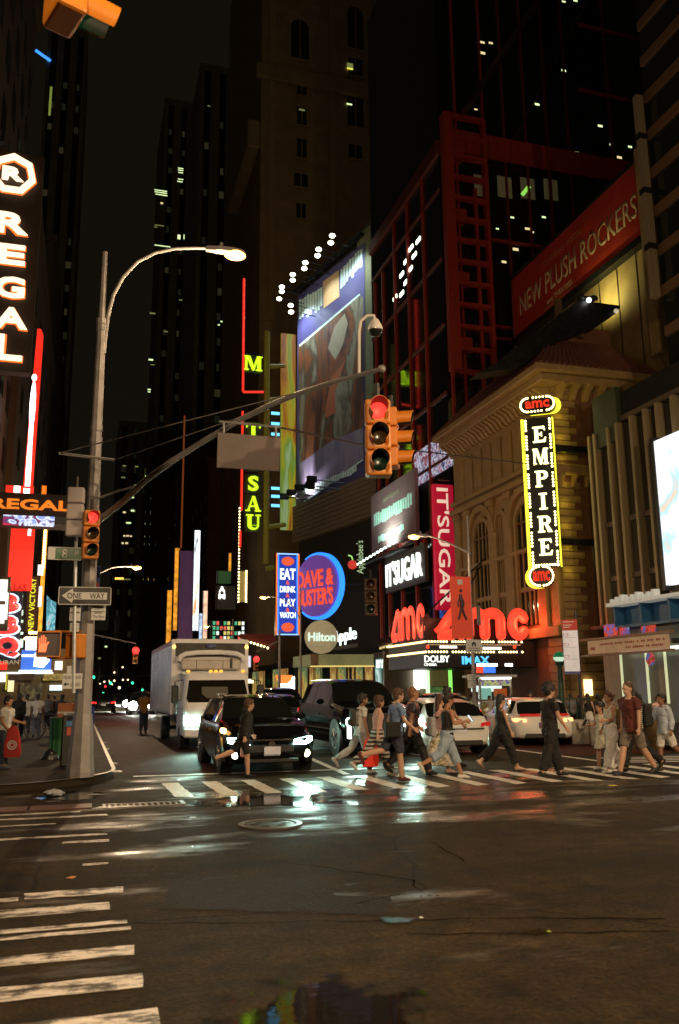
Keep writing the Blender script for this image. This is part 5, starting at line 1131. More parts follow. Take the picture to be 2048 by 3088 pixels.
# glowing shop panes added out of view to light the truck side
def unseen_fill_shop(y0, y1, mats, n):
    X = -5.5; t = fN
    for k in range(n):
        a = y0+(y1-y0)*(k+.1)/n; b_ = y0+(y1-y0)*(k+.9)/n
        ubox('shop_window', mats[k % len(mats)], t, X-.05, a, .6, X, b_, 3.3); ubox('glazing_bar', M_BLACK, t, X-.05, b_+.02, .2, X+.06, b_+(y1-y0)/n*.18, 3.5)  # panes and bars are added for their light, never in view
    ubox('fascia', em('cool_fill_band', (.75, .85, 1), .8), t, X-.05, y0+.3, 3.55, X+.15, y1-.3, 4.2)
NS = [em('cool_fill_pane', (.8, .9, 1), .8, var=.5, scale=1.), S1, em('pink_fill_pane', (1, .7, .75), .6, var=.5, scale=1.)]
unseen_fill_shop(22.5, 34, NS, 5)
unseen_fill_shop(34.5, 46, NS[::-1], 5)
# ------------------------------------------------------------------ right edge signs
X_ = 23.0; y0 = ax(1986, 1500, X_).y
zt, zb = ax(1986, 1325, X_).z, ax(1992, 1768, X_).z
t = thing('white_video_wall', 'blazing white video wall with pale blue top at the right edge', 'screen', (X_, y0-3, zb))
MB().box(X_, y0-6, zb, X_+.3, y0, zt).build('face', screen('white_video', [(.2, (1, .98, .95)), (.55, (.95, .97, 1)), (.66, (.45, .75, .85)), (.74, (.85, .6, .4)), (.9, (1, 1, 1))], (.4, .5, .35), 1.25), t, True)
MB().box(X_-.05, y0+.01, zb-.2, X_+.4, y0+.2, zt+.2).build('frame', M_BLACK, t, True)
MB().box(X_+.31, y0-5, zb+1, 24, y0-4.6, zb+1.4).build('bracket', M_BLACK, t, True)
X_ = 21.5; pa, pb = ax(1852, 1850, X_), ax(2060, 1850, X_)
zt, zb = ax(1900, 1822, X_).z, ax(1900, 1882, X_).z
t = thing('blue_sign_trough', 'blue steel sign trough with three open bays jutting out at the right edge', 'sign', (X_, pb.y, zb))
M_BLUEP = pm('blue_paint', (.015, .09, .20), .5)
MB().box(X_+.5, pb.y-1, zb, X_+.6, pa.y, zt).box(X_, pb.y-1, zb-.06, X_+.6, pa.y, zb-.002).build('back', M_BLUEP, t, True)
for k in range(4): y = pa.y+(pb.y-1-pa.y)*k/3; MB().box(X_, y-.06, zb, X_+.499, y+.06, zt-.01).build('divider', M_BLUEP, t, True)
MB().box(X_-.25, pb.y-1, zt, X_+.6, pa.y+.2, zt+.14).build('lamp_rail', pm('pale_rail', (.5, .5, .45), .5, emit=(.7, .7, .6), es=.25), t, True)
for k in range(9): MB().box(X_-.2, pa.y-.2-k*.35, zt+.15, X_+.1, pa.y-.05-k*.35, zt+.3+.06*(k % 3)).build('clamp', pm('pale_rail', (.5, .5, .45), .5), t, True)
MB().box(X_+.6, pb.y, zt-.3, 24, pb.y+.2, zt-.1).build('bracket', M_BLACK, t, True)
X_ = 21.8; pa, pb = ax(1772, 1940, X_), ax(2018, 1940, X_); zt, zb = ax(1900, 1921, X_).z, ax(1900, 1964, X_).z
Mn = frame(SOUTH_W, (X_, (pa.y+pb.y)/2, (zt+zb)/2)); Wn, Hn = pa.y-pb.y, zt-zb
t = thing('cloth_banner_sign', 'long peach cloth banner with two lines of small red print on brackets', 'banner', (X_, (pa.y+pb.y)/2, zb))
slab(Mn, Wn, Hn, -.04, 0).build('cloth', pm('peach_cloth', (.62, .45, .30), .7, emit=(.6, .38, .22), es=.10), t, True)
for z in (Hn/2+.06, -Hn/2-.06): MB().box(-Wn/2-.5, z-.05, -.1, Wn/2+.2, z+.05, .08, Mn).build('pole', pm('brown_rod', (.25, .13, .06), .5), t, True)
M_RP = pm('red_print', (.35, .08, .05), .6)
rr = random.Random(2)
for x0, x1, y, n in ((-.38, .46, .16, 34), (-.02, .46, -.2, 22)):
    for i in range(n):
        if rr.random() < .88: slab(Mn, (x1-x0)/n*Wn*.7, Hn*.16*rr.uniform(.7, 1), .001, .012, (x0+(x1-x0)*(i+.5)/n)*Wn, y*Hn).build('print_mark', M_RP, t, True)
slab(Mn, Wn*.06, Hn*.2, .001, .012, -Wn*.43, -.1*Hn).build('logo_mark', M_RP, t, True)
MB().box(Wn/2+.1, -.1, -2.2, Wn/2+.2, .1, -.0, Mn).build('bracket', M_BLACK, t, True)
t = thing('neon_poster_row', 'row of red and blue neon posters behind the peach banner', 'sign', (23.4, 33.5, 4.5))
PIC = screen('poster_print', [(.35, (.35, .02, .015)), (.47, (.9, .08, .03)), (.53, (.05, .07, .35)), (.62, (.15, .2, .5)), (.7, (.6, .6, .75))], (1.4, 1.4, 1.4), .6)
for u0, u1, v0, v1 in ((1820, 1860, 1880, 1925), (1866, 1895, 1887, 1925), (1932, 1975, 1884, 1912)):
    M2, w2, h2 = srect(u0, u1, v0, v1, 23.4); slab(M2, w2, h2, -.05, 0).build('poster', PIC, t, True)
M2, w2, h2 = srect(1932, 1984, 1966, 2006, 23.2); o = MB().prism(circle(h2*.5, 20), M2, -.06, 0).build('round_sign', PIC, t, True)
MB().box(23.401, 31.5, 4.3, 23.6, 36.5, 4.45).build('rail', M_BLACK, t, True)
# ------------------------------------------------------------------ street furniture
M_GALV = pm('galvanised_steel', (.29, .265, .255), .5, metal=.35, var=.25, scale=4, bump=.15, bscale=30)
M_SIGY = pm('signal_yellow', (.62, .20, .015), .45, var=.12, scale=5)
M_SIGK = pm('signal_black', (.02, .018, .015), .5)
M_LAMP = em('street_lamp_glow', (1, .50, .10), 9.)
M_SIGNW = pm('sign_white', (.62, .62, .60), .5, var=.1)
M_SIGNK = pm('sign_black', (.02, .02, .02), .5)
LAMPC = (1.0, .70, .40)
def proj(p):
    q = Vector(p)-EYE; k = q.dot(FW); return CXP+FPX*q.dot(RT)/k, CYP-FPX*q.dot(UP)/k
def at(u, v, d): return EYE + ray(u, v)*d               # point at forward depth d
def lamp_light(loc, parent, power=2600, tgt=None, ang_=165):
    loc = Vector(loc); l = bpy.data.lights.new('lamp_light', 'POINT'); l.energy = power*.8; l.color = LAMPC; l.shadow_soft_size = .15
    o = bpy.data.objects.new('lamp_light', l); col.objects.link(o); o.location = loc
    if parent is not None: o.parent = parent; o.location = loc-parent.location
    return o
def cobra(parent, path, M=None, world=True, power=2600):
    'curved bracket with a lamp head at its end'
    n = len(path); MB().tube(path, [.043-.012*i/(n-1) for i in range(n)], 8).build('lamp_arm', M_GALV, parent, world, smooth=True)
    e = Vector(path[-1]); d = (e-Vector(path[-2])); d.z = 0; d.normalize(); s_ = Vector((-d.y, d.x, 0))
    rows = []
    for f, w_, zt, zb in ((0, .05, .05, -.05), (.12, .07, .05, -.05), (.3, .11, .06, -.04), (.6, .12, .06, -.04), (.78, .09, .04, -.04), (.84, .04, .02, -.03)):
        c = e+d*f; rows.append([c+s_*w_+Vector((0, 0, zb)), c+s_*w_*.8+Vector((0, 0, zt)), c-s_*w_*.8+Vector((0, 0, zt)), c-s_*w_+Vector((0, 0, zb))])
    b = MB().grid(rows, True); b.f.append((3, 2, 1, 0)); k = len(b.v); b.f.append((k-4, k-3, k-2, k-1)); b.build('lamp_head', M_GALV, parent, world, smooth=True)
    c = e+d*.62; MB().ball(c+Vector((0, 0, -.07)), (.24, .14, .11), 14, 8).build('lamp_glass', M_LAMP, parent, world, smooth=True)
    MB().cyl(e+d*.32+Vector((0, 0, .09)), e+d*.32+Vector((0, 0, .17)), .04, 8).build('photocell', M_GALV, parent, world)
    if power: lamp_light(c+Vector((0, 0, -1.1)), parent, power)
PX, PY = .09, 17.05
pz = lambda v: ay(250, v, PY).z
pole = thing('signal_pole', 'tall grey steel corner pole with curved street lamp and long guyed signal arm', 'street lamp', (PX, PY, .13))
oct_ = lambda z0, r0, z1, r1: MB().tube([(PX, PY, z0), (PX, PY, z1)], [r0, r1], 8)
b = MB().lathe([(.25, .13), (.25, .22), (.225, .5), (.19, 1.05), (.165, 1.25)], (PX, PY, 0), 8); b.build('base', M_GALV, pole, True)
oct_(1.25, .15, 9.0, .085).build('shaft', M_GALV, pole, True, smooth=True)
oct_(9.0, .066, pz(752), .052).build('mast', M_GALV, pole, True, smooth=True)
for z, r in ((9.0, .105), (8.86, .10), (7.6, .10), (6.75, .115), (6.5, .12), (5.4, .125)): oct_(z-.06, r, z+.06, r).build('band', M_GALV, pole, True)
path = [ay(u, v, PY) for u, v in ((313, 1065), (318, 1010), (326, 950), (342, 890), (372, 835), (415, 790), (470, 762), (530, 750), (590, 748), (622, 749))]
cobra(pole, path, power=1000)
A0 = Vector((PX+.1, PY-.06, pz(1572))); A1 = at(1152, 1112, 13.0)
ARM = [A0]+[at(u, v, 16.3-3.3*(u-310)/840) for u, v in ((372, 1512), (440, 1448), (520, 1390), (610, 1333), (731, 1262), (830, 1215), (914, 1182), (1000, 1154), (1084, 1131))]+[A1]
def arm_u(u):
    for a, b_ in zip(ARM, ARM[1:]):
        ua, ub = proj(a)[0], proj(b_)[0]
        if u <= ub or b_ is ARM[-1]: return a.lerp(b_, (u-ua)/(ub-ua))
MB().tube(ARM, [.062-.028*i/(len(ARM)-1) for i in range(len(ARM))], 10).build('signal_arm', M_GALV, pole, True, smooth=True)
MB().ball(A1, .06, 10, 6).build('arm_cap', M_GALV, pole, True)
gy0, gy1 = ay(178, 1367, PY-.1), ay(345, 1387, PY-.1)
MB().tube([gy0, gy1], .03, 6).build('guy_bracket', M_GALV, pole, True)
for a, u in ((gy1, 775), (gy0, 950)): MB().tube([a, arm_u(u)], .011, 5).build('guy_wire', M_GALV, pole, True)
MB().tube([ay(290, 1505, PY), ay(360, 1480, PY-.4), arm_u(425)], .02, 6).build('guy_wire', M_GALV, pole, True)
# security camera on a goose-neck
c0 = arm_u(1083); dc = (c0-EYE).dot(FW)
t = thing('security_camera', 'white dome camera on a bent white pipe above the signal arm', 'camera', c0)
MB().tube([c0, at(1083, 1000, dc), at(1088, 968, dc), at(1108, 952, dc), at(1128, 952, dc), at(1130, 965, dc)], .026, 8).build('pipe', pm('white_pipe', (.62, .58, .55), .5), t, True, smooth=True)
MB().lathe([(.03, .13), (.06, .10), (.10, .02), (.115, -.03), (.112, -.06)], at(1132, 985, dc), 16).build('hood', pm('white_pipe', (.62, .58, .55), .5), t, True, smooth=True)
MB().lathe([(.095, -.06), (.09, -.11), (.06, -.15), (.01, -.165)], at(1132, 985, dc), 16).build('dome', M_GLASS, t, True, smooth=True)
# blank sign seen from behind, hung from a cross bar
cs = arm_u(750); ds = (cs-EYE).dot(FW); um = RT; k = ds/FPX
t = thing('hanging_sign', 'blank grey back of a road sign hung under the signal arm', 'sign', at(748, 1362, ds))
q = [at(u, v, ds-.1) for u, v in ((656, 1303), (847, 1319), (843, 1422), (653, 1410))]
n_ = -FW*.03
b = MB().add(q+[x-n_ for x in q], [(0, 1, 2, 3), (7, 6, 5, 4)]+[(i, i+4, (i+1) % 4+4, (i+1) % 4) for i in range(4)]); b.build('plate', pm('sign_back', (.17, .135, .12), .55, metal=.2, var=.35, scale=3), t, True, bevel=.008)
MB().tube([at(662, 1271, ds-.05), at(846, 1288, ds-.05)], .022, 6).build('cross_bar', M_GALV, t, True)
for u, v0, v1 in ((675, 1273, 1306), (832, 1287, 1320)): MB().tube([at(u, v0, ds-.06), at(u, v1, ds-.06)], .02, 6).build('hanger', M_GALV, t, True)
sw = MB().tube([at(846, 1290, ds), at(1100, 1342, 20), at(1650, 1405, 34), (24, 39.6, ax(1790, 1410, 24).z)], .018, 5).build('span_wire', M_SIGK); tag(sw, 'thin black span wire running from the hanging sign to the theatre', 'wire')
# ------------------------------------------------------------------ signal heads
def lens(lit, c):
    if lit: return em('lens_'+c, {'red': (1, .03, .02), 'green': (.02, 1, .35)}[c], 2.4)
    return pm('dead_lens_'+c, {'red': (.05, .006, .005), 'amber': (.06, .03, .004), 'green': (.006, .03, .015)}[c], .25)
def signal_head(lab, loc, yaw, lit='red', s=1., body=M_SIGY, top=True, group=None):
    t = thing('traffic_signal', lab, 'traffic light', loc, yaw, group); t.scale = (s, s, s)
    for i, c in enumerate(('red', 'amber', 'green')):
        z = -i*.355
        o = MB().box(-.17, -.02, z-.17, .17, .2, z+.17).build('section', body, t, bevel=.03, seg=2)
        MB().lathe([(.01, -.045), (.08, -.04), (.118, -.022)], (0, 0, z), 20, axis='y').build('lens', lens(c == lit, c), o, smooth=True)
        rows = []
        for y, r in ((-.02, .128), (-.27, .124)): rows.append([(r*math.sin(R_(a)), y-(.0 if y > -.1 else .03*math.cos(R_(a))), z+r*math.cos(R_(a))) for a in range(-140, 141, 14)])
        rows2 = [[Vector(p)*1 for p in r] for r in rows]
        inn = [[(p[0]*.95, p[1], z+(p[2]-z)*.95) for p in r] for r in reversed(rows)]
        MB().grid(rows+[inn[0]]).build('visor', body, o, smooth=True); MB().grid(inn).build('visor_lining', M_SIGK, o, smooth=True)
    if top: MB().cyl((0, .09, .165), (0, .09, .42), .035, 8).build('hanger', M_SIGK, t)
    return t
d1 = 13.0
S1 = at(1140, 1240, d1)
face = math.atan2(EYE.x-S1.x, -(EYE.y-S1.y))           # yaw that turns the lenses towards the camera
signal_head('three lamp yellow traffic signal showing red at the end of the long arm', S1, face*.75, 'red', 1.13)
signal_head('yellow signal facing right, mounted back to side with the red one on the arm', at(1196, 1262, d1+.15), face*.75+R_(78), None, .88)
S2 = at(278, 1562, 15.9)
signal_head('three lamp yellow traffic signal showing red on the corner pole', S2, R_(8), 'red', .86)
signal_head('grey backed signal turned away on the left of the corner pole', at(232, 1498, 16.2), R_(172), None, .88, pm('signal_grey', (.36, .31, .30), .5))
P3 = at(236, 2, 6.3)
sg = signal_head('blurred yellow signal hanging in the top left corner, seen from its side', P3+Vector((0, 0, .66)), R_(112), 'green', 1.0)
np_ = thing('near_signal_pole', 'grey pole and arm holding the signal in the top left corner', 'pole', (-3.0, -3.2, .13))
MB().tube([(-3, -3.2, .13), (-3, -3.2, 8.6)], [.16, .09], 8).build('shaft', M_GALV, np_, True)
MB().tube([(-3, -3.2, 6.0), P3+Vector((0, .1, 1.1))], [.08, .05], 8).build('arm', M_GALV, np_, True)
# ------------------------------------------------------------------ signs and walk signals on the corner pole
def plate(name, lab, u0, v0, u1, v1, Y, mat, yaw=0., cat='sign', bev=.01):
    c = ay((u0+u1)/2, (v0+v1)/2, Y); k = mpp((u0+u1)/2, (v0+v1)/2, Y); w_, h = (u1-u0)*k, (v1-v0)*k
    M_ = yawframe(c, yaw); t = thing(name, lab, cat, c)
    slab(M_, w_, h, -.012, 0).build('plate', mat, t, True, bevel=bev); return t, M_, w_, h
sp_ = MB().tube([ay(230, 1605, PY-.35), ay(226, 1790, PY-.35), ay(222, 2090, PY-.35)], .032, 8).build('sign_post', pm('pale_pipe', (.55, .58, .60), .4, metal=.4)); tag(sp_, 'thin pale pipe clamped to the left of the corner pole', 'pole')
t, M_, w_, h = plate('street_name_sign', 'green street sign reading 8 Av with a white end panel', 147, 1650, 244, 1689, PY-.42, pm('sign_green', (.015, .11, .04), .45))
MB().ring(rrect(w_, h, .02), rrect(w_*.97, h*.9, .015), M_, .001, .006).build('border', M_SIGNW, t, True)
slab(M_, w_*.2, h*.88, .001, .005, -w_*.38).build('end_panel', M_SIGNW, t, True)
text('8', M_ @ Matrix.Translation((.0, 0, .004)), w_*.17, h*.74, M_SIGNW, t, 'numeral', .004, .01); text('AV', M_ @ Matrix.Translation((w_*.36, h*.12, .004)), w_*.14, h*.36, M_SIGNW, t, 'lettering', .004)
t, M_, w_, h = plate('one_way_sign', 'black and white ONE WAY arrow sign pointing left', 180, 1770, 333, 1824, PY-.46, M_SIGNK, R_(-3))
MB().ring(rrect(w_, h, .025), rrect(w_*.97, h*.92, .02), M_, .001, .006).build('border', M_SIGNW, t, True)
MB().prism([(-w_*.44, 0), (-w_*.24, h*.40), (-w_*.22, h*.2), (w_*.42, h*.2), (w_*.42, -h*.2), (-w_*.22, -h*.2), (-w_*.24, -h*.40)], M_, .001, .005).build('arrow', M_SIGNW, t, True)
text('ONE', M_ @ Matrix.Translation((-w_*.2, 0, .0055)), w_*.27, h*.32, M_SIGNK, t, 'lettering', .003, .01); text('WAY', M_ @ Matrix.Translation((w_*.23, 0, .0055)), w_*.28, h*.32, M_SIGNK, t, 'lettering', .003, .01)
t, M_, w_, h = plate('bus_sign', 'blue round ended sign turned edgeways behind the corner pole', 262, 1706, 302, 1772, PY+.25, pm('sign_blue', (.02, .04, .16), .5), R_(10))
text('US', M_ @ Matrix.Translation((-w_*.2, 0, .002)) @ Matrix.Rotation(math.pi/2, 4, 'Z'), h*.6, w_*.4, M_SIGNW, t, 'lettering', .004)
MB().prism(circle(.05, 12, w_*.25, -h*.38), M_, .001, .006).build('red_dot', pm('sign_red', (.4, .02, .03), .5), t, True)
def reg(lab, u0, v0, u1, v1, lines, Y=PY-.3, yaw=0.):
    t, M_, w_, h = plate('regulation_sign', lab, u0, v0, u1, v1, Y, M_SIGNW, yaw)
    for k, (f, ww) in enumerate(lines): slab(M_, w_*ww, h*.05, .001, .004, 0, f*h).build('print_line', M_SIGNK, t, True)
    return t, M_, w_, h
t, M_, w_, h = reg('two tier white parking notice left of the corner pole', 211, 1822, 243, 1873, [(.0, .9)]); text('No Turns\nMon-Fri', M_ @ Matrix.Translation((0, .06, .002)), w_*.7, h*.5, M_SIGNK, t, 'lettering', .002)
t, M_, w_, h = reg('white notice with two lines right of the corner pole', 276, 1824, 318, 1870, [(.05, .9)]); text('Don\'t\nBlock\nThe Box', M_ @ Matrix.Translation((0, 0, .002)), w_*.78, h*.7, M_SIGNK, t, 'lettering', .002)
reg('lower white bus notice behind the corner pole', 211, 1878, 238, 1906, [(.25, .7), (-.1, .7), (-.3, .5)])
t, M_, w_, h = plate('pedestrian_sign', 'small white sign lettered PEDESTRIANS with a left arrow', 189, 2031, 247, 2077, PY-.36, M_SIGNW, R_(6))
text('PEDESTRIANS', M_ @ Matrix.Translation((0, h*.24, .002)), w_*.86, h*.2, M_SIGNK, t, 'lettering', .003); text('USE XING', M_ @ Matrix.Translation((w_*.16, -h*.22, .002)), w_*.5, h*.24, M_SIGNK, t, 'lettering', .003)
MB().prism([(-w_*.44, -h*.2), (-w_*.3, -h*.06), (-w_*.3, -h*.15), (-w_*.16, -h*.15), (-w_*.16, -h*.25), (-w_*.3, -h*.25), (-w_*.3, -h*.34)], M_, .001, .005).build('arrow', M_SIGNK, t, True)
plate('small_notice', 'tiny pale notice above the PEDESTRIANS sign', 202, 2008, 222, 2030, PY-.34, M_SIGNW)
def walk_signal(lab, u0, v0, u1, v1, Y, yaw, hand=True):
    c = ay((u0+u1)/2, (v0+v1)/2, Y); k = mpp(u0, v0, Y); w_, h = (u1-u0)*k, (v1-v0)*k; M_ = yawframe(c, yaw)
    t = thing('walk_signal', lab, 'walk signal', c)
    slab(M_, w_, h, -.2, 0).build('housing', M_SIGY, t, True, bevel=.02)
    slab(M_, w_*.9, h*.88, .001, .012).build('face', pm('signal_face', (.05, .03, .025), .4), t, True)
    MB().ring(rrect(w_, h, .02), rrect(w_*.92, h*.92, .015), M_, .0, .09).build('visor', M_SIGY, t, True)
    if hand:
        b = MB(); s_ = h*.5
        b.prism([(-w_*.40, -s_*.62), (-w_*.10, -s_*.62), (-w_*.06, -s_*.1), (w_*.02, s_*.16), (-w_*.03, s_*.22), (-w_*.10, s_*.05), (-w_*.40, s_*.05)], M_, .013, .03)
        for i in range(4): x = -w_*(.385-.082*i); b.box(x-w_*.026, 0.05*s_, .013, x+w_*.026, s_*(.5, .66, .7, .56)[i], .03, M_)
        b.build('hand_symbol', em('hand_orange', (1, .16, .05), 1.5), t, True)
    return t
walk_signal('walk signal box with a glowing orange hand left of the corner pole', 112, 1905, 182, 1981, PY-.35, R_(3))
walk_signal('orange walk signal seen from its side against the corner pole', 201, 1912, 242, 1984, PY-.2, R_(-60), False)
b = MB()
for v in (1904, 1984): b.tube([ay(140, v, PY-.1), ay(250, v, PY-.05)], .022, 6)
for i, v in enumerate((1904, 1984)): o = MB().tube([ay(140, v, PY-.1), ay(250, v, PY-.05)], .022, 6).build('walk_signal_bracket', M_SIGY); tag(o, 'orange pipe bracket %s the walk signals on the corner pole' % ('above', 'below')[i], 'bracket')
# ------------------------------------------------------------------ street lamps: visible one on the right pavement, others at the crossing corners behind the camera
def street_lamp(lab, x, y, dirv, power=2600, h=9.0, z0=.13, arm=2.2):
    t = thing('street_lamp', lab, 'street lamp', (x, y, z0)); d = Vector((dirv[0], dirv[1], 0)).normalized()
    MB().tube([(0, 0, 0), (0, 0, .9)], [.2, .14], 8).build('base', M_GALV, t); MB().tube([(0, 0, .9), (0, 0, h)], [.1, .045], 8).build('shaft', M_GALV, t, smooth=True)
    p = [Vector((0, 0, h-2.4))+d*.05, Vector((0, 0, h-1.7))+d*.35*arm/2.2, Vector((0, 0, h-1.2))+d*.9*arm/2.2, Vector((0, 0, h-.9))+d*1.5*arm/2.2, Vector((0, 0, h-.8))+d*arm]
    cobra(t, p, world=False, power=0)
    l = lamp_light(p[-1]+d*.5+Vector((0, 0, -.3)), None, power); l.parent = t
    return t
ly = ax(1427, 2000, 15.3).y
lampS = thing('street_lamp', 'slim street lamp with glowing amber head and red banner on the right pavement', 'street lamp', (15.3, ly, .13))
zt = ay(1425, 1556, ly).z
MB().tube([(15.3, ly, .13), (15.3, ly, 1.2)], [.2, .13], 8).build('base', M_GALV, lampS, True)
MB().tube([(15.3, ly, 1.2), (15.3, ly, zt)], [.09, .03], 8).build('shaft', M_GALV, lampS, True)
cobra(lampS, [ay(u, v, ly) for u, v in ((1424, 1672), (1400, 1660), (1360, 1640), (1320, 1624), (1290, 1616))], power=420)
M_, w_, h = frect(1360, 1738, 1422, 1925, ly-.15)
t = sign('pole_banner', 'orange red banner with a dancing figure hung on the slim street lamp', M_, 'banner')
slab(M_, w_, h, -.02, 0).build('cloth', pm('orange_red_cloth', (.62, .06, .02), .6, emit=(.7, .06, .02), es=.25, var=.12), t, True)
slab(M_, w_*.24, h*.08, .001, .01, -.02*w_, h*.41).build('white_mark', M_SIGNW, t, True)
fig = MB()
for P, r in (([(-.02, .21), (.0, .12), (.02, .02)], .06), ([(.02, .02), (-.08, -.12), (-.16, -.2)], .045), ([(.02, .02), (.12, -.1), (.24, -.2)], .045), ([(-.06, .16), (-.16, .08), (-.12, 0)], .03), ([(.06, .15), (.14, .08), (.1, .0)], .03)):
    fig.tube([M_ @ Vector((x*w_, y*h, .01)) for x, y in P], r*w_*1.3, 6)
fig.ball(M_ @ Vector((0, .27*h, .01)), .08*w_, 8, 6); o = fig.build('figure_print', pm('figure_dark', (.08, .03, .04), .6), t, True); o['kind'] = 'stuff'
t, M_, w_, h = plate('loading_sign', 'white square sign with a small house symbol on the slim street lamp', 1403, 1929, 1456, 1968, ly-.2, M_SIGNW)
MB().ring([(-w_*.13, -.02*h), (w_*.13, -.02*h), (w_*.13, h*.2), (0, h*.36), (-w_*.13, h*.2)], [(-w_*.05, -.0*h), (w_*.05, -.0*h), (w_*.05, h*.1), (0, h*.16), (-w_*.05, h*.1)], M_, .001, .008).build('symbol', M_SIGNK, t, True)
for f in (-.16, -.34): slab(M_, w_*.7, h*.08, .001, .006, 0, f*h).build('print_line', pm('grey_print', (.2, .2, .2), .6), t, True)
for u0, v0, u1, v1, lab in ((1408, 2034, 1436, 2052, 'upper small white parking plate low on the slim street lamp'), (1410, 2054, 1438, 2074, 'lower small white parking plate low on the slim street lamp')):
    reg(lab, u0, v0, u1, v1, [(.2, .7), (-.15, .7)], ly-.2)
plate('grey_sign_back', 'narrow grey sign back right of the red pole banner', 1437, 1826, 1450, 1885, ly-.1, pm('sign_back', (.40, .33, .30), .55))
LAMPS_OUT = [('street lamp behind the viewer on the near left corner', -3.2, -6.5, (.9, .9), 8200), ('street lamp behind the viewer across the near right corner', 15.6, -3.5, (-1, .8), 10500), ('street lamp on the far right corner just out of view', 17.5, 17.6, (-1, -.5), 1300)]
for lab, x, y, d, pw in LAMPS_OUT: street_lamp(lab, x, y, d, pw, 9.4)
for i, (x, y, d) in enumerate(((-.1, 48, (1, 0)), (15.4, 62, (-1, 0)), (15.4, 92, (-1, 0)))):
    street_lamp(('street lamp on the left pavement beyond the white shirted people', 'second street lamp along the right pavement beyond the cinema', 'third street lamp far along the right pavement')[i], x, y, d, (3400, 450, 450)[i], 9.0)
# ------------------------------------------------------------------ distant signals down the street
def mast_signal(lab, x, y, tipu, tipv, lit, lab2):
    t = thing('signal_mast', lab, 'pole', (x, y, .13)); tip = ay(tipu, tipv-22, y)
    MB().tube([(x, y, .13), (x, y, 6.5)], [.14, .09], 8).build('shaft', M_GALV, t, True); MB().tube([(x, y, 5.6), tip], [.06, .04], 6).build('arm', M_GALV, t, True)
    s_ = signal_head(lab2, ay(tipu, tipv, y), 0, lit, 1.0)
    p = ay(tipu, tipv, y-.3); MB().ball((0, -.2, 0), .25, 12, 8).build('lens_glow', em('lens_red_far', (1, .04, .03), 2.2), s_, smooth=True)
    return t
mast_signal('signal mast arm down the street left of the truck', .2, 62, 409, 1962, 'red', 'far red signal hanging over the road left of the truck')
mast_signal('signal mast arm behind the truck on the right', 15.6, 70, 772, 1988, 'red', 'far red signal beside the white poster box')
for i, (u, v, c) in enumerate(((283, 2026, 'green'), (334, 2045, 'green'), (400, 2046, 'green'), (430, 2068, 'green'), (318, 2070, 'red'), (312, 2079, 'green'), (274, 1981, 'red'))):
    Y = 170+15*i; p = ay(u, v, Y); o = signal_head('tiny %s signal number %d from the left far down the street' % (c, i+1) if False else ('first tiny green signal left of the far headlights', 'tiny green signal above the amber lights', 'tiny green signal right of the street end', 'tiny green signal just left of the truck', 'tiny red signal over the far traffic', 'lowest tiny green signal over the far traffic', 'tiny red signal high over the street end')[i], p, 0, c, 1.4)
    MB().ball((0, -.2, -.71 if c == 'green' else 0), .2, 8, 6).build('lens_glow', em('lens_%s_far' % c, (1, .04, .03) if c == 'red' else (.05, 1, .45), 2.2), o, smooth=True)
    MB().tube([(0, .09, .3), (-9 if u < 340 else 7, .4, .8)], .05, 5).build('arm', M_GALV, o)
for i, (u, v) in enumerate(((1108, 1743),)):
    o = signal_head('unlit dark signal hanging before the candy shop letters', ay(1118, 1762, 44), R_(-20), None, 1.9, pm('dim_yellow_case', (.10, .05, .015), .5))
# far lamps: small warm points over the street
for i, (u, v, s_) in enumerate(((370, 2012, 5), (345, 2028, 5), (315, 2056, 5), (331, 2054, 6), (345, 2053, 6), (371, 2050, 5), (386, 2050, 5), (338, 2064, 4), (360, 2074, 8), (302, 2062, 4))):
    Y = 240+10*i; p = ay(u, v, Y); t = thing('far_street_lamp', ('highest', 'second highest', 'leftmost low', 'brightest left', 'brightest right', 'first of the right pair of', 'second of the right pair of', 'low middle', 'lowest wide', 'dim leftmost')[i]+' tiny warm street lamp far down the street', 'street lamp', (p.x, Y, .1))
    MB().tube([(p.x+2, Y+.2, .1), (p.x+2, Y+.2, p.z), (p.x, Y+.2, p.z+.3)], .08, 5).build('post', M_SIGK, t, True)
    MB().ball(p, s_*Y/2600/2, 8, 6).build('lamp_glass', em('far_lamp', (1, .8, .45), 3.), t, True)
# ------------------------------------------------------------------ right pavement furniture
bs = at(1722, 1950, 27.5)
t = thing('bus_stop_sign', 'tall red and white bus stop sign with a blue foot on a pole', 'sign', (bs.x, bs.y, .13)); k = 27.5/FPX
M_ = yawframe(bs, R_(-28)); w_, h = 45*k, 162*k
slab(M_, w_, h, -.05, 0).build('panel', pm('bus_white', (.60, .60, .64), .5, emit=(.5, .5, .55), es=.35), t, True, bevel=.01)  # unlit panel given a glow of its own so it reads brighter
slab(M_, w_, h*.2, .001, .01, 0, h*.4).build('red_head', pm('bus_red', (.45, .02, .015), .5), t, True); slab(M_, w_, h*.045, .001, .01, 0, -h*.475).build('blue_foot', pm('bus_blue', (.04, .05, .22), .5), t, True)
for f, ww in ((.46, .7), (.40, .55), (.36, .4)): slab(M_, w_*ww, h*.014, .011, .014, -w_*(.42-ww/2), f*h).build('print_line', M_SIGNW, t, True)
for i, f in enumerate((.22, .04, -.18)):
    MB().ring(rrect(w_*.3, h*.05, .01, 3, -w_*.3, f*h), rrect(w_*.24, h*.04, .01, 3, -w_*.3, f*h), M_, .001, .008).build('route_mark', pm('bus_red', (.45, .02, .015), .5), t, True)
    slab(M_, w_*.78, h*.005, .001, .006, 0, (f-.05)*h).build('rule', pm('grey_print', (.2, .2, .2), .6), t, True)
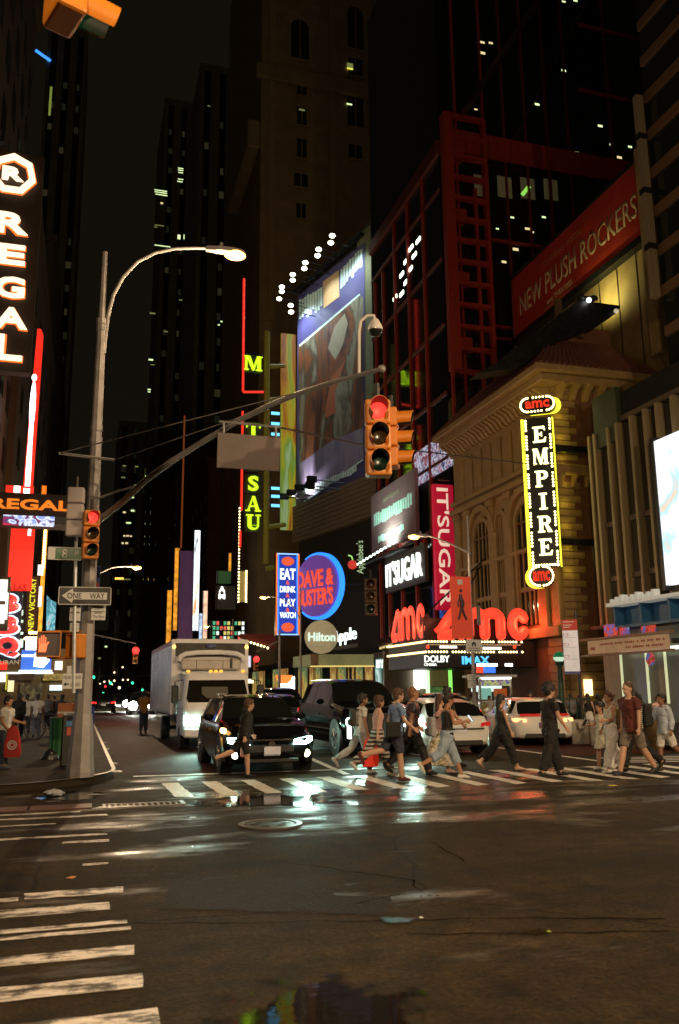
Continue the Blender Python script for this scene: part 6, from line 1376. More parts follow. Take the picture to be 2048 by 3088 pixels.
MB().cyl((bs.x+.3, bs.y+.1, .13), (bs.x+.3, bs.y+.1, bs.z+h/2+.3), .05, 8).build('post', M_BLACK, t, True)
gl = at(1686, 1982, 28.5)
t = thing('subway_globe', 'green subway entrance lamp with half white globe on a dark green post', 'lamp', (gl.x, gl.y, .13))
M_GRN = pm('subway_green', (.012, .055, .03), .45)
MB().tube([(gl.x, gl.y, .13), (gl.x, gl.y, .5), (gl.x, gl.y, 2.3), (gl.x, gl.y, gl.z-.25)], [.13, .10, .085, .08], 10).build('post', M_GRN, t, True, smooth=True)
MB().lathe([(.12, -.28), (.13, -.2), (.16, -.14)], gl, 14).build('collar', M_GRN, t, True, smooth=True)
MB().lathe([(.10, -.14), (.18, -.07), (.195, 0)], gl, 18).build('lower_globe', em('globe_white', (.7, .95, .7), .75), t, True, smooth=True)
MB().lathe([(.197, 0), (.18, .08), (.12, .15), (.02, .19)], gl, 18).build('upper_globe', pm('globe_green', (.01, .2, .07), .25, emit=(.01, .3, .1), es=.25), t, True, smooth=True)
def jersey(lab, u0, u1, vb, vt):
    a, b_ = gp(u0, vb), gp(u1, vb); h = ay((u0+u1)/2, vt, (a.y+b_.y)/2).z
    t = thing('concrete_barrier', lab, 'barrier', ((a.x+b_.x)/2, (a.y+b_.y)/2, 0)); d = (b_-a).normalized(); n = Vector((d.y, -d.x, 0))
    P = [(-.3, 0), (.3, 0), (.3, .12), (.2, .3), (.17, h), (-.17, h), (-.2, .3), (-.3, .12)]
    r0 = [a+n*x+Vector((0, 0, z)) for x, z in P]; r1 = [b_+n*x+Vector((0, 0, z)) for x, z in P]
    MB().add(r0+r1, [tuple(range(8)), tuple(range(15, 7, -1))]+[(i, (i+1) % 8, (i+1) % 8+8, i+8) for i in range(8)]).build('block', pm('barrier_concrete', (.30, .27, .23), .8, var=.25, bump=.3), t, True, bevel=.02)
    MB().box(*(a.lerp(b_, .3)+n*.21+Vector((0, 0, .45))), *(a.lerp(b_, .7)+n*.25+Vector((0, 0, .62)))).build('recess_panel', pm('barrier_pale', (.42, .38, .34), .8), t, True)
jersey('left grey concrete barrier block behind the white car', 1724, 1780, 2243, 2170)
jersey('right grey concrete barrier block behind the girl in the pale dress', 1781, 1880, 2247, 2172)
for i, u in enumerate((1893, 1978)):
    a = gp(u, 2262); t = thing('planter', ('dark bronze litter bin behind the maroon shirted man', 'dark bronze pot shaped bin left of the boy at the right edge')[i], 'bin', (a.x, a.y, 0))
    MB().lathe([(.2, 0), (.24, .1), (.30, .55), (.34, .95), (.33, 1.0)], (0, 0, 0), 14).build('body', pm('bronze', (.16, .11, .05), .35, metal=.6), t, smooth=True); MB().lathe([(.35, 1.0), (.35, 1.05), (.2, 1.1)], (0, 0, 0), 14).build('lid', pm('bronze', (.16, .11, .05), .35, metal=.6), t, smooth=True)
rl = thing('subway_railing', 'dark green railing round the subway stair behind the white car', 'railing', (16.0, 27.5, .13))
for k in range(12): MB().cyl((15.6+.0, 25+k*.45, .13), (15.6, 25+k*.45, 1.25), .02, 6).build('baluster', M_GRN, rl, True)
for z in (.35, 1.25): MB().box(15.57, 24.9, z-.03, 15.63, 30.1, z+.03).build('rail', M_GRN, rl, True)
# food cart
fc = gp(1497, 2188); FY = ay(1497, 2100, ax(1497, 2100, 16.6).y).y; FX = ay(1497, 2100, FY).x
t = thing('food_cart', 'brightly lit food cart with white awning lights and coloured photo panels', 'food cart', (FX, FY, .13)); t.scale = (1, 1, .84); kf = mpp(1497, 2080, FY)
Mf = frame(WEST, (FX, FY, .13)); W_ = 108*kf
MB().box(-W_/2, .35, -1.4, W_/2, 1.15, 0, Mf).build('body', pm('cart_steel', (.45, .43, .38), .3, metal=.7), t, True, bevel=.02)
slab(Mf, W_*.92, .5, .001, .03, 0, .72).build('photo_panel', screen('food_print', [(.3, (.12, .05, .01)), (.48, (.5, .28, .04)), (.56, (.6, .45, .1)), (.66, (.2, .3, .05)), (.8, (.45, .1, .03))], (5, 5, 6), .25), t, True)
for s_ in (-1, 1): MB().box(s_*W_*.48-.03, 1.15, -.1, s_*W_*.48+.03, 2.35, 0, Mf).build('post', pm('cart_steel', (.45, .43, .38), .3, metal=.7), t, True)
MB().box(-W_*.55, 2.30, -1.5, W_*.55, 2.42, .35, Mf).build('awning', pm('cart_awning', (.5, .5, .5), .5), t, True)
slab(Mf, W_*.92, .34, .0, .03, 0, 2.05).build('menu_strip', screen('menu_print', [(.3, (.6, .2, .03)), (.45, (.1, .12, .5)), (.55, (.85, .75, .2)), (.65, (.2, .45, .15)), (.8, (.95, .9, .8))], (4, 4, 3), .6), t, True)
slab(Mf, W_*.9, .10, .02, .1, 0, 2.26).build('tube_light', M_WHH, t, True)
slab(Mf, W_*.94, .3, -.9, -.85, 0, 1.75).build('back_light', em('cart_glow', (.8, 1, .9), 1.0), t, True)
slab(Mf, W_*.4, .55, -.4, -.38, -W_*.22, 1.5).build('counter_glass', pm('teal_glass', (.15, .4, .35), .2, emit=(.3, .7, .6), es=.4), t, True)
MB().box(W_*.02, 1.35, -.3, W_*.4, 1.75, -.2, Mf).build('red_box', pm('cart_red', (.5, .12, .03), .5, emit=(.5, .1, .02), es=.2), t, True)
slab(Mf, W_*.62, .14, .0, .06, -.25*W_, 2.9).build('sign_light', M_WHH, t, True); slab(Mf, W_*.22, .14, .0, .06, .42*W_, 2.9).build('sign_light', M_WHH, t, True)
slab(Mf, W_*.36, .3, .0, .04, -W_*.18, 2.66).build('blue_sign', em('cart_blue', (.05, .22, 1), .9), t, True); slab(Mf, W_*.2, .3, .0, .04, -W_*.48, 2.66).build('red_sign', em('cart_red_sign', (1, .08, .04), .9), t, True)
for s_ in (-.49, .49): MB().box(s_*W_-.02, 2.42, .0, s_*W_+.02, 2.98, .03, Mf).build('sign_post', M_BLACK, t, True)
for s_ in (-.3, .3): MB().lathe([(.24, -.06), (.25, 0), (.24, .06)], Mf @ Vector((s_*W_, .25, -.4)), 16, axis='x').build('wheel', M_BLACK, t, True)
# ------------------------------------------------------------------ left pavement furniture
a = gp(176, 2278, .13)
t = thing('green_litter_bin', 'green cylindrical litter bin left of the corner pole', 'bin', (a.x, a.y, .13))
MB().lathe([(.2, 0), (.21, .05), (.24, .85), (.25, .9)], n=16).build('body', pm('bin_green', (.012, .10, .03), .5), t, smooth=True)
for k in range(12): an = k*math.pi/6; MB().box(.225*math.cos(an)-.012, .225*math.sin(an)-.012, .05, .225*math.cos(an)+.012, .225*math.sin(an)+.012, .86).build('slat', pm('bin_green', (.012, .10, .03), .5), t)
a = gp(212, 2318, .13)
t = thing('black_news_box', 'black box with blue and red stickers at the foot of the corner pole', 'box', (a.x, a.y, .13))
MB().box(-.2, -.2, .05, .2, .2, 1.05).build('body', pm('box_black', (.012, .011, .01), .5), t, bevel=.03)
MB().box(-.12, -.212, .84, .2, -.201, .95).build('sticker', pm('sticker_blue', (.04, .16, .4), .5), t); MB().box(-.1, -.212, .66, .2, -.201, .82).build('sticker', pm('sticker_red', (.45, .07, .03), .5), t)
for k in range(3): MB().box(-.05, -.212, .22+.07*k, .14, -.201, .25+.07*k).build('print_line', M_SIGNW, t)
MB().box(-.18, -.18, 1.051, .18, .18, 1.1).build('lid', pm('pale_lid', (.3, .3, .3), .5), t, bevel=.01)
a = gp(268, 2290, .13)
t = thing('blue_news_box', 'blue newspaper box showing behind the right of the corner pole', 'box', (a.x-.1, a.y+1.5, .13))
MB().box(-.2, -.2, .35, .2, .2, 1.15).build('body', pm('box_blue', (.02, .05, .30), .45), t, bevel=.02); MB().box(-.05, -.05, 0, .05, .05, .349).build('post', M_BLACK, t); MB().box(-.15, -.212, .6, .15, -.201, 1.0).build('window', M_DARKGL, t)
a = gp(150, 2290, .13)
ob = MB().grid([[(.2*s_*math.cos(R_(40*j)), .16*s_*math.sin(R_(40*j)), z) for j in range(9)] for s_, z in ((1, 0), (.95, .08), (.7, .16), (.3, .22), (.02, .24))], True).build('rubbish_sack', pm('sack_black', (.012, .011, .01), .3), None, smooth=True); ob.location = (a.x, a.y, .131); tag(ob, 'small black rubbish sack on the pavement left of the bins', 'bag')
# delivery bicycle with an orange box
a = gp(150, 2232, .13); t = thing('delivery_bicycle', 'parked bicycle carrying an orange brown delivery box on the left pavement', 'bicycle', (a.x, a.y, .13), R_(70))
for y in (-.52, .52):
    w_ = MB(); w_.tube([(0, y+.33*math.cos(R_(q)), .34+.33*math.sin(R_(q))) for q in range(0, 361, 20)], .022, 6, cap=False); o = w_.build('wheel', M_SIGK, t, smooth=True)
    for q in range(0, 180, 30): MB().cyl((0, y-.31*math.cos(R_(q)), .34-.31*math.sin(R_(q))), (0, y+.31*math.cos(R_(q)), .34+.31*math.sin(R_(q))), .004, 4).build('spoke', M_GALV, o)
for A, B_ in (((0, -.52, .34), (0, -.15, .85)), ((0, -.52, .34), (0, 0, .3)), ((0, 0, .3), (0, -.15, .85)), ((0, 0, .3), (0, .4, .82)), ((0, -.15, .8), (0, .4, .85)), ((0, .4, .95), (0, .52, .34))): MB().cyl(A, B_, .02, 8).build('frame_tube', pm('bike_frame', (.05, .05, .05), .4), t)
MB().ball((0, -.17, .9), (.07, .13, .04), 10, 6).build('saddle', M_SIGK, t, smooth=True); MB().tube([(-.28, .36, 1.02), (0, .42, .98), (.28, .36, 1.02)], .015, 6).build('handlebar', M_GALV, t)
MB().box(-.24, -.78, .72, .24, -.3, 1.16).build('delivery_box', pm('box_orange', (.42, .13, .03), .6), t, bevel=.02); MB().box(-.245, -.785, .84, .245, -.295, .9).build('box_band', pm('band_white', (.5, .45, .4), .6), t)
# ------------------------------------------------------------------ vehicles (local front = -Y)
M_TYRE = pm('tyre_rubber', (.012, .012, .012), .7, bump=.2)
M_RIM = pm('alloy_rim', (.45, .45, .46), .3, metal=.8, var=.1)
M_RIMK = pm('dark_rim', (.08, .08, .08), .35, metal=.7)
M_CGL = pm('car_glass', (.008, .009, .009), .04, var=.05, rvar=.02, spec=.7)
M_BLKP = pm('black_car_paint', (.004, .004, .0045), .10, var=.1, rvar=.03, spec=.10)
M_WHTP = pm('white_car_paint', (.72, .72, .70), .35, coat=.8, var=.06, rvar=.05)
M_DRKP = pm('dark_grey_car_paint', (.02, .02, .021), .15, var=.1, rvar=.03, spec=.3)
M_PLAS = pm('black_plastic', (.012, .012, .012), .5)
M_CHRM = pm('chrome', (.6, .6, .6), .12, metal=1., var=.05, rvar=.04)
M_PLT = pm('number_plate', (.6, .6, .62), .5, emit=(.5, .5, .6), es=.08)
HEADC = (.6, 1, .82)
M_HL = em('headlight', (.50, 1, .78), 45.)
M_HLO = em('headlight_amber', (1, .5, .12), 22.)
M_DRL = em('running_light', (1, .98, .85), 9.)
M_TL = em('tail_light', (1, .02, .015), 4.5)
M_TLD = pm('tail_lens', (.25, .01, .01), .25, emit=(1, .03, .02), es=.35)
def cinterp(tab, f):
    for (a, va), (b, vb) in zip(tab, tab[1:]):
        if f <= b:
            t = (f-a)/max(b-a, 1e-9); t = max(0, min(1, t)); return va+(vb-va)*(t*t*(3-2*t)*.5+t*.5)
    return tab[-1][1]
def car(name, lab, loc, yaw, L, W, H, style, paint, front=M_HL, rear=M_TLD, power=0, rim=M_RIM, grp=None, cat='car', wheel=.34, lights_on=True, big=False):
    t = thing(name, lab, cat, loc, yaw, grp)
    if style == 'suv':
        top = [(0, .50), (.03, .56), (.06, .60), (.10, .625), (.27, .67), (.42, .965), (.50, .99), (.62, 1.), (.86, .97), (.90, .93), (.965, .66), (1., .60)]
        belt = [(0, .46), (.03, .52), (.10, .58), (.27, .63), (.6, .645), (.9, .67), (1., .56)]; ws, rw, sd = (.27, .42), (.89, .97), (.36, .88)
    elif style == 'hatch':
        top = [(0, .46), (.03, .52), (.10, .58), (.26, .65), (.41, .94), (.52, 1.), (.70, .99), (.83, .93), (.96, .66), (1., .56)]
        belt = [(0, .42), (.03, .48), (.10, .55), (.26, .61), (.6, .64), (.9, .66), (1., .52)]; ws, rw, sd = (.26, .41), (.83, .96), (.35, .82)
    else:
        top = [(0, .44), (.03, .50), (.10, .58), (.30, .66), (.46, .96), (.55, 1.), (.66, .985), (.72, .96), (.86, .70), (.97, .68), (1., .58)]
        belt = [(0, .40), (.03, .46), (.10, .55), (.30, .62), (.6, .64), (.86, .665), (.97, .64), (1., .54)]; ws, rw, sd = (.30, .46), (.71, .86), (.39, .76)
    wt = [(0, .74), (.015, .84), (.04, .91), (.10, .975), (.3, 1.), (.75, 1.), (.92, .975), (.97, .91), (.99, .84), (1., .76)]
    bt = [(0, .20), (.03, .14), (.1, .125), (.9, .13), (.97, .16), (1., .22)]
    fs = sorted(set([i/52 for i in range(53)] + [.015, .03, .985] + list(ws) + list(rw) + list(sd)))
    rows = []
    for f in fs:
        y = -L/2+L*f; w_ = W/2*cinterp(wt, f); zb = H*cinterp(bt, f); be = H*cinterp(belt, f); tp = max(H*cinterp(top, f), be+.02); d = tp-be
        g_ = min(1, d/(H*.30)); e = .90-.16*g_
        half = [(.78*w_, zb), (.95*w_, zb+.04), (1.0*w_, zb+.28*(be-zb)), (1.005*w_, zb+.62*(be-zb)), (.975*w_, zb+.9*(be-zb)), (.93*w_, be), ((.92+e)/2*w_, be+.5*d*(.86+.08*(1-g_))), (e*w_, be+d*.88), ((e-.14)*w_, be+d*.975), (.4*w_, tp), (0, tp+.004)]
        rows.append([(x, y, z) for x, z in half] + [(-x, y, z) for x, z in reversed(half[:-1])])
    n = len(rows[0]); K = n-1
    gl = {'windscreen': [], 'rear_window': [], 'side_window': [[], [], [], []]}
    body = MB(); V = [p for r in rows for p in r]; F = []
    mid_ = (sd[0]+sd[1])/2+.02
    for i in range(len(fs)-1):
        fm = (fs[i]+fs[i+1])/2
        for j in range(n-1):
            jj = j if j < 10 else n-2-j
            q = (i*n+j, i*n+j+1, (i+1)*n+j+1, (i+1)*n+j)
            if jj >= 7 and ws[0]+.012 < fm < ws[1]-.006: gl['windscreen'].append(q)
            elif jj >= 7 and rw[0]+.008 < fm < rw[1]-.01: gl['rear_window'].append(q)
            elif jj in (5, 6) and sd[0] < fm < sd[1] and abs(fm-mid_) > .012: gl['side_window'][(0 if j < 10 else 2)+(0 if fm < mid_ else 1)].append(q)
            else: F.append(q)
        F.append((i*n+n-1, i*n, (i+1)*n, (i+1)*n+n-1))
    F.append(tuple(range(n-1, -1, -1))); F.append(tuple((len(fs)-1)*n+j for j in range(n)))
    def sub(fl, name_, mat):
        idx = sorted({k for q in fl for k in q}); m = {k: i for i, k in enumerate(idx)}
        if idx: MB().add([V[k] for k in idx], [tuple(m[k] for k in q) for q in fl]).build(name_, mat, t, smooth=True)
    sub(F, 'body', paint); sub(gl['windscreen'], 'windscreen', M_CGL); sub(gl['rear_window'], 'rear_window', M_CGL)
    for s_ in gl['side_window']: sub(s_, 'side_window', M_CGL)
    for sx in (-1, 1):
        for fy in (.175, .80):
            y = -L/2+L*fy; x = sx*(W/2-.10)
            MB().lathe([(wheel+.07, -.12*1), (wheel+.07, .112)], (x, y, wheel+.02), 24, axis='x').build('wheel_arch', M_PLAS, t)
            o = MB().lathe([(wheel*.66, -.11), (wheel*.95, -.105), (wheel, -.06), (wheel, .06), (wheel*.95, .118), (wheel*.66, .124)], (x, y, wheel), 24, axis='x').build('wheel', M_TYRE, t, smooth=True)
            MB().lathe([(wheel*.66, sx*.10), (wheel*.62, sx*.128), (wheel*.2, sx*.10), (.02, sx*.12)], (x, y, wheel), 20, axis='x').build('rim', rim, o, smooth=True)
            for k in range(5):
                a = 2*math.pi*k/5; MB().tube([(x+sx*.126, y+wheel*.15*math.cos(a), wheel+wheel*.15*math.sin(a)), (x+sx*.13, y+wheel*.6*math.cos(a), wheel+wheel*.6*math.sin(a))], .022, 5).build('spoke', rim, o)
        ym = -L/2+L*(ws[0]+.10); zm = H*(.66)
        MB().ball((sx*(W/2+.10), ym, zm+.06), (.11, .06, .075), 8, 6).build('mirror', paint, t, smooth=True)
        MB().box(sx*(W/2-.02), -L/2+L*.47, H*.515, sx*(W/2+.02), -L/2+L*.47+.16, H*.53).build('door_handle', paint if paint is not M_BLKP else M_CHRM, t)
    # nose: grille, lamps, plate, bumper slot
    zg = H*.33
    MB().box(-W*.25, -L/2-.015, zg-.09, W*.25, -L/2+.04, zg+.08).build('grille', M_PLAS, t, bevel=.02)
    MB().box(-W*.30, -L/2-.012, H*.15, W*.30, -L/2+.05, H*.21).build('lower_grille', M_PLAS, t, bevel=.02)
    for sx in (-1, 1):
        P = [(sx*W*.24, -L/2+.0, H*.375), (sx*W*.38, -L/2+.02, H*.375), (sx*W*.46, -L/2+.15, H*.405), (sx*W*.465, -L/2+.18, H*.465), (sx*W*.37, -L/2+.05, H*.465), (sx*W*.25, -L/2+.02, H*.435)]
        c = sum((Vector(p) for p in P), Vector())/6
        MB().add([Vector(p)+Vector((0, -.05, 0)) for p in P]+[Vector(p)+Vector((0, .05, 0)) for p in P], [tuple(range(6)), tuple(range(11, 5, -1))]+[(i, i+6, (i+1) % 6+6, (i+1) % 6) for i in range(6)]).build('headlight', front if lights_on else M_CGL, t)
        P = [(sx*W*.30, L/2-.0, H*.50), (sx*W*.47, L/2-.16, H*.51), (sx*W*.485, L/2-.26, H*.56), (sx*W*.45, L/2-.12, H*.585), (sx*W*.30, L/2-.01, H*.565)]
        MB().add([Vector(p)+Vector((0, .05, 0)) for p in P]+[Vector(p)+Vector((0, -.06, 0)) for p in P], [tuple(range(5)), tuple(range(9, 4, -1))]+[(i, i+5, (i+1) % 5+5, (i+1) % 5) for i in range(5)]).build('tail_light', rear, t)
        if big: MB().ball((sx*W*.36, -L/2-.1, H*.42), .30, 10, 7).build('headlight', front, t)  # oversized glowing ball stands in for the glare around a far headlight
        if power: 
            l = spot('headlight_beam', (sx*W*.36, -L/2-.12, H*.42), (sx*W*.36, -L/2-9, -.3), power, HEADC, 60, None, .8, .06); l.parent = t
    MB().box(-.16, -L/2-.03, H*.24, .16, -L/2-.016, H*.24+.15).build('number_plate', M_PLT, t)
    MB().box(-.16, L/2+.0, H*.40, .16, L/2+.02, H*.40+.15).build('number_plate', M_PLT, t)
    MB().box(-W*.32, L/2-.05, H*.17, W*.32, L/2+.012, H*.27).build('rear_bumper', M_PLAS, t, bevel=.02)
    return t
def xyc(u, v): g = gp(u, v); return g.x, g.y
# black crossover at the stop line
HB = 170
V1 = car('black_crossover', 'black crossover at the stop line, low white headlights and white plate', (3.72, 17.35+2.3, 0), 0, 4.6, 1.84, 1.55, 'suv', M_BLKP, M_HL, power=HB)
for sx in (-1, 1): MB().ball((sx*.72, -2.26, .40), (.075, .04, .075), 10, 6).build('fog_lamp', em('fog_lamp', (1, .95, .6), 12.), V1)
MB().box(-.94, -2.0, .80, -.86, -1.68, .90).build('wing_lamp', M_HLO, V1, bevel=.02)
MB().box(-.45, -2.33, .66, .9*.5, -2.30, .685).build('bonnet_trim', M_CHRM, V1); MB().prism(circle(.07, 14), frame(WEST, (0, -2.325, .58)), 0, .02).build('badge', M_CHRM, V1)
MB().box(-.16, -2.395, .40, .16, -2.38, .55).build('front_plate', M_PLT, V1)
for sx in (-.55, .55): MB().tube([(sx, -.1, 1.56), (sx*.97, 1.4, 1.56)], .018, 6).build('roof_rail', M_CHRM, V1)
# large black luxury suv
V2 = car('black_luxury_suv', 'tall black luxury suv with vertical light bars behind the white shirted walker', (7.35, 20.9+2.68, 0), 0, 5.36, 2.04, 1.92, 'suv', M_BLKP, M_HL, power=HB, wheel=.41)
for sx in (-1, 1): MB().box(sx*.90-.03, -2.66, .45, sx*.90+.03, -2.52, .95).build('light_bar', M_DRL, V2)
MB().box(-.6, -2.72, .55, .6, -2.66, 1.02).build('grille', M_PLAS, V2, bevel=.03); MB().ring(rrect(1.26, .52, .06), rrect(1.16, .44, .05), frame(WEST, (0, -2.70, .785)), 0, .04).build('grille_frame', M_CHRM, V2)
MB().tube([(-.72, -.4, 1.9), (-.72, 1.8, 1.9)], .02, 6).build('roof_rail', M_CHRM, V2); MB().box(-1.03, -1.3, .62, -1.015, 1.2, .65).build('side_trim', M_CHRM, V2)
# white hatchback driving away
V3 = car('white_hatchback', 'white hatchback seen from behind between the blue shirted and floral walkers', (9.3, 20.4+2.25, 0), R_(177), 4.5, 1.82, 1.38, 'hatch', M_WHTP, M_HL, M_TLD, lights_on=False)
MB().box(-.62, 2.22, .62, .62, 2.27, .66).build('tailgate_trim', M_PLAS, V3)
# white crossover turning, brake lamps lit
hx, hy = xyc(1655, 2250)
V4 = car('white_crossover', 'white crossover turning away with lit tail lamps behind the man in black', (hx+2.15*math.sin(R_(13))-.1, hy+2.15*math.cos(R_(13)), 0), R_(167), 4.45, 1.82, 1.34, 'suv', M_WHTP, M_HL, em('tail_glow', (1, .35, .12), 3.5), lights_on=False)
MB().box(-.7, 2.17, .84, .7, 2.215, .90).build('tail_bar', M_TLD, V4); MB().box(-.18, 2.235, .50, .18, 2.25, .66).build('plate_sticker', screen('plate_print', [(.4, (.5, .5, .6)), (.5, (.1, .15, .5)), (.6, (.6, .1, .1))], (9, 9, 9), .15), V4)
# dark car braking
V5 = car('dark_saloon', 'dark saloon with glaring red brake lamps beside the food cart', (13.2, 29+2.3, 0), R_(176), 4.6, 1.84, 1.47, 'sedan', M_DRKP, M_HL, M_TL, lights_on=False)
MB().box(-.4, 1.0, 1.30, .4, 1.04, 1.335).build('brake_bar', M_TL, V5)
# cars queued behind
car('queued_black_saloon', 'black saloon with one bright headlight showing between the two front cars', (7.15, 30.2+2.3, 0), 0, 4.7, 1.84, 1.48, 'sedan', M_BLKP, M_HL, power=40)
car('queued_dark_suv', 'dark suv roof with orange glints behind the black crossover', (5.6, 36, 0), 0, 4.7, 1.88, 1.70, 'suv', M_DRKP, M_HL)
car('queued_grey_suv', 'grey suv roof showing left of the luxury suv', (8.6, 38.5, 0), 0, 4.8, 1.9, 1.74, 'suv', M_DRKP, M_HL)
# far traffic
F_ = [(4.35, 66, 1.55, 'suv', M_DRKP, 'far car with the widest dazzling headlights left of the truck'), (3.3, 80, 1.5, 'sedan', M_BLKP, 'far car with round white headlights in the middle of the street'), (2.6, 90, 1.5, 'sedan', M_DRKP, 'far car with yellowish headlights near the left kerb'), (5.6, 84, 1.6, 'suv', M_WHTP, 'far pale car with headlights close beside the truck')]
for x, y, h, st_, pt, lab in F_: car('oncoming_car', lab, (x, y, 0), 0, 4.6, 1.84, h, st_, pt, em('far_headlight', (1, 1, .9), 90.) if y < 90 else em('far_headlight_warm', (1, .8, .45), 50.), grp='cars far down the street', big=True)
car('parked_saloon', 'far car showing a red tail lamp at the left kerb behind the corner pole', (1.85, 72, 0), math.pi, 4.6, 1.84, 1.5, 'sedan', M_DRKP, M_HL, M_TL, lights_on=False, grp='cars far down the street')
# ------------------------------------------------------------------ box truck
tx, ty = 3.80, 25.0
T = thing('box_truck', 'white box truck with cab roof deflector waiting at the left', 'truck', (tx, ty, 0))
M_TRK = pm('truck_white', (.80, .79, .80), .42, var=.10, scale=1.5)
M_TRKS = pm('truck_aluminium', (.62, .63, .68), .36, metal=.55, var=.2, scale=2, bump=.05)
CW, BW = .98, 1.16
# cab: lofted rows from bumper to roof
prof = [(.42, -.02), (.62, -.06), (1.0, -.06), (1.22, -.02), (1.30, .02), (1.95, .30), (2.10, .38), (2.18, .55)]
rows = []
for z, y in prof:
    wz = CW*(1 if z < 1.3 else 1-.10*(z-1.3)/.9)
    rows.append([(-wz, 1.65, z), (-wz, y+.22, z), (-wz+.05, y+.07, z), (-wz+.16, y, z), (wz-.16, y, z), (wz-.05, y+.07, z), (wz, y+.22, z), (wz, 1.65, z)])
b = MB().grid(rows); k = len(rows)-1; n8 = 8
b.f.append(tuple(k*n8+j for j in range(n8))); b.f.append(tuple(range(n8-1, -1, -1))); b.build('cab', M_TRK, T, smooth=True)
def cabpt(x, z):
    for (z0, y0), (z1, y1) in zip(prof, prof[1:]):
        if z <= z1: return Vector((x, y0+(y1-y0)*(z-z0)/(z1-z0)-.012, z))
ws = [(-.82, 1.32), (-.88, 1.42), (-.80, 1.94), (.80, 1.94), (.88, 1.42), (.82, 1.32)]
P = [cabpt(x, z) for x, z in ws]; MB().add(P+[p+Vector((0, .03, 0)) for p in P], [tuple(range(5, -1, -1)), tuple(range(6, 12))]+[(i, (i+1) % 6, (i+1) % 6+6, i+6) for i in range(6)]).build('windscreen', pm('truck_glass', (.012, .011, .009), .06, spec=.7, rvar=.02), T)
P = [(-.45, -.0, 1.75), (.3, 0, 1.75), (.3, 0, 1.45), (-.3, 0, 1.43), (-.45, 0, 1.55)]
MB().add([cabpt(x, z)+Vector((0, -.012, 0)) for x, _, z in P], [tuple(range(5))]).build('sun_visor_reflection', pm('reflection_grey', (.09, .085, .06), .6), T)  # reflection on the windscreen drawn as a flat grey sheet
for sx in (-1, 1):
    MB().add([(sx*(CW+.004), .45, 1.36), (sx*(CW-.05), .62, 1.95), (sx*(CW-.05), 1.3, 1.95), (sx*(CW+.004), 1.3, 1.36)], [(0, 1, 2, 3)]).build('side_window', M_CGL, T)
    MB().tube([(sx*CW, .2, 1.95), (sx*(CW+.24), .02, 1.9), (sx*(CW+.24), .02, 1.2), (sx*CW, .2, 1.15)], .018, 6).build('mirror_arm', M_PLAS, T)
    MB().box(sx*(CW+.14), -.03, 1.3, sx*(CW+.34), .06, 1.8).build('mirror', M_PLAS, T, bevel=.03)
    MB().box(sx*.55, -.09, .72, sx*.86, -.05, .95).build('headlight', M_HL, T, bevel=.02)
    MB().box(sx*.87, -.07, .72, sx*.96, -.0, .95).build('indicator', M_HLO if sx > 0 else M_HL, T, bevel=.02)
    l = spot('headlight_beam', (sx*.7, -.2, .84), (sx*.7, -9, -.2), 260, HEADC, 70, None, .8, .06); l.parent = T
MB().box(-.96, -.16, .36, .96, .05, .62).build('bumper', M_TRK, T, bevel=.04); MB().box(-.5, -.075, .72, .5, -.055, .95).build('grille', M_PLAS, T)
MB().box(-.45, -.09, 1.08, .45, -.06, 1.14).build('badge_strip', M_TRKS, T); MB().box(-.75, -.175, .44, -.5, -.162, .54).build('plate', M_PLT, T)
MB().box(-CW, .55, 2.1, CW, 1.6, 2.16).build('cab_roof', M_TRK, T, bevel=.03)
for x in (-.8, -.15, .0, .15, .8): MB().ball((x, .52, 2.2), (.06, .05, .035), 8, 5).build('marker_lamp', em('amber_marker', (1, .45, .05), 1.6), T)
# box body, front frame, refrigeration recess and curved deflector
by0, by1, bz0, bz1 = 1.75, 9.6, .95, 3.18
MB().box(-BW, by0, bz0, BW, by1, bz1).build('cargo_box', M_TRKS, T, bevel=.03)
for A in ((-BW-.01, bz0-.0, -BW+.10, bz1), (BW-.10, bz0, BW+.01, bz1)): MB().box(A[0], by0-.05, A[1], A[2], by0-.002, A[3]).build('box_frame', M_TRK, T, bevel=.01)
MB().box(-BW+.101, by0-.06, bz1-.12, BW-.101, by0-.003, bz1+.01).build('box_frame', M_TRK, T, bevel=.01)
MB().box(-BW+.1, by0-.03, 2.68, BW-.1, by0-.002, bz1-.13).build('front_panel', pm('box_front_dark', (.02, .016, .012), .5), T)
MB().box(-BW+.1, by0-.035, 1.0, BW-.1, by0-.003, 2.66).build('front_panel', M_TRK, T)
MB().prism(circle(.16, 20, 0, 0, .06), frame(WEST, (.02, by0-.04, 2.98)), 0, .02).build('maker_badge', pm('badge_blue', (.03, .05, .2), .3), T)
MB().ring(circle(.18, 20, 0, 0, .075), circle(.15, 20, 0, 0, .055), frame(WEST, (.02, by0-.042, 2.98)), 0, .025).build('badge_ring', M_CHRM, T)
arcp = [(-.98, 2.52), (-.94, 2.64), (-.78, 2.73), (-.4, 2.77), (.3, 2.78), (.76, 2.74), (.94, 2.65), (.98, 2.52)]
MB().tube([(x, by0-.30, z) for x, z in arcp], .075, 8).build('deflector_rim', M_TRK, T, smooth=True)
MB().grid([[(x, by0-.32, z) for x, z in arcp], [(x*.98, by0-.05, z-.03) for x, z in arcp]]).build('deflector_shell', M_TRK, T, smooth=True)
MB().box(-.9, by0-.28, 2.26, .9, by0-.06, 2.56).build('cooling_unit', pm('unit_cream', (.5, .45, .4), .5), T, bevel=.04)
for x in (-.45, .35): MB().box(x-.008, by0-.29, 2.27, x+.008, by0-.281, 2.55).build('unit_seam', M_PLAS, T)
MB().box(.56, by0-.30, 2.3, .64, by0-.281, 2.6).build('unit_vent', M_PLAS, T)
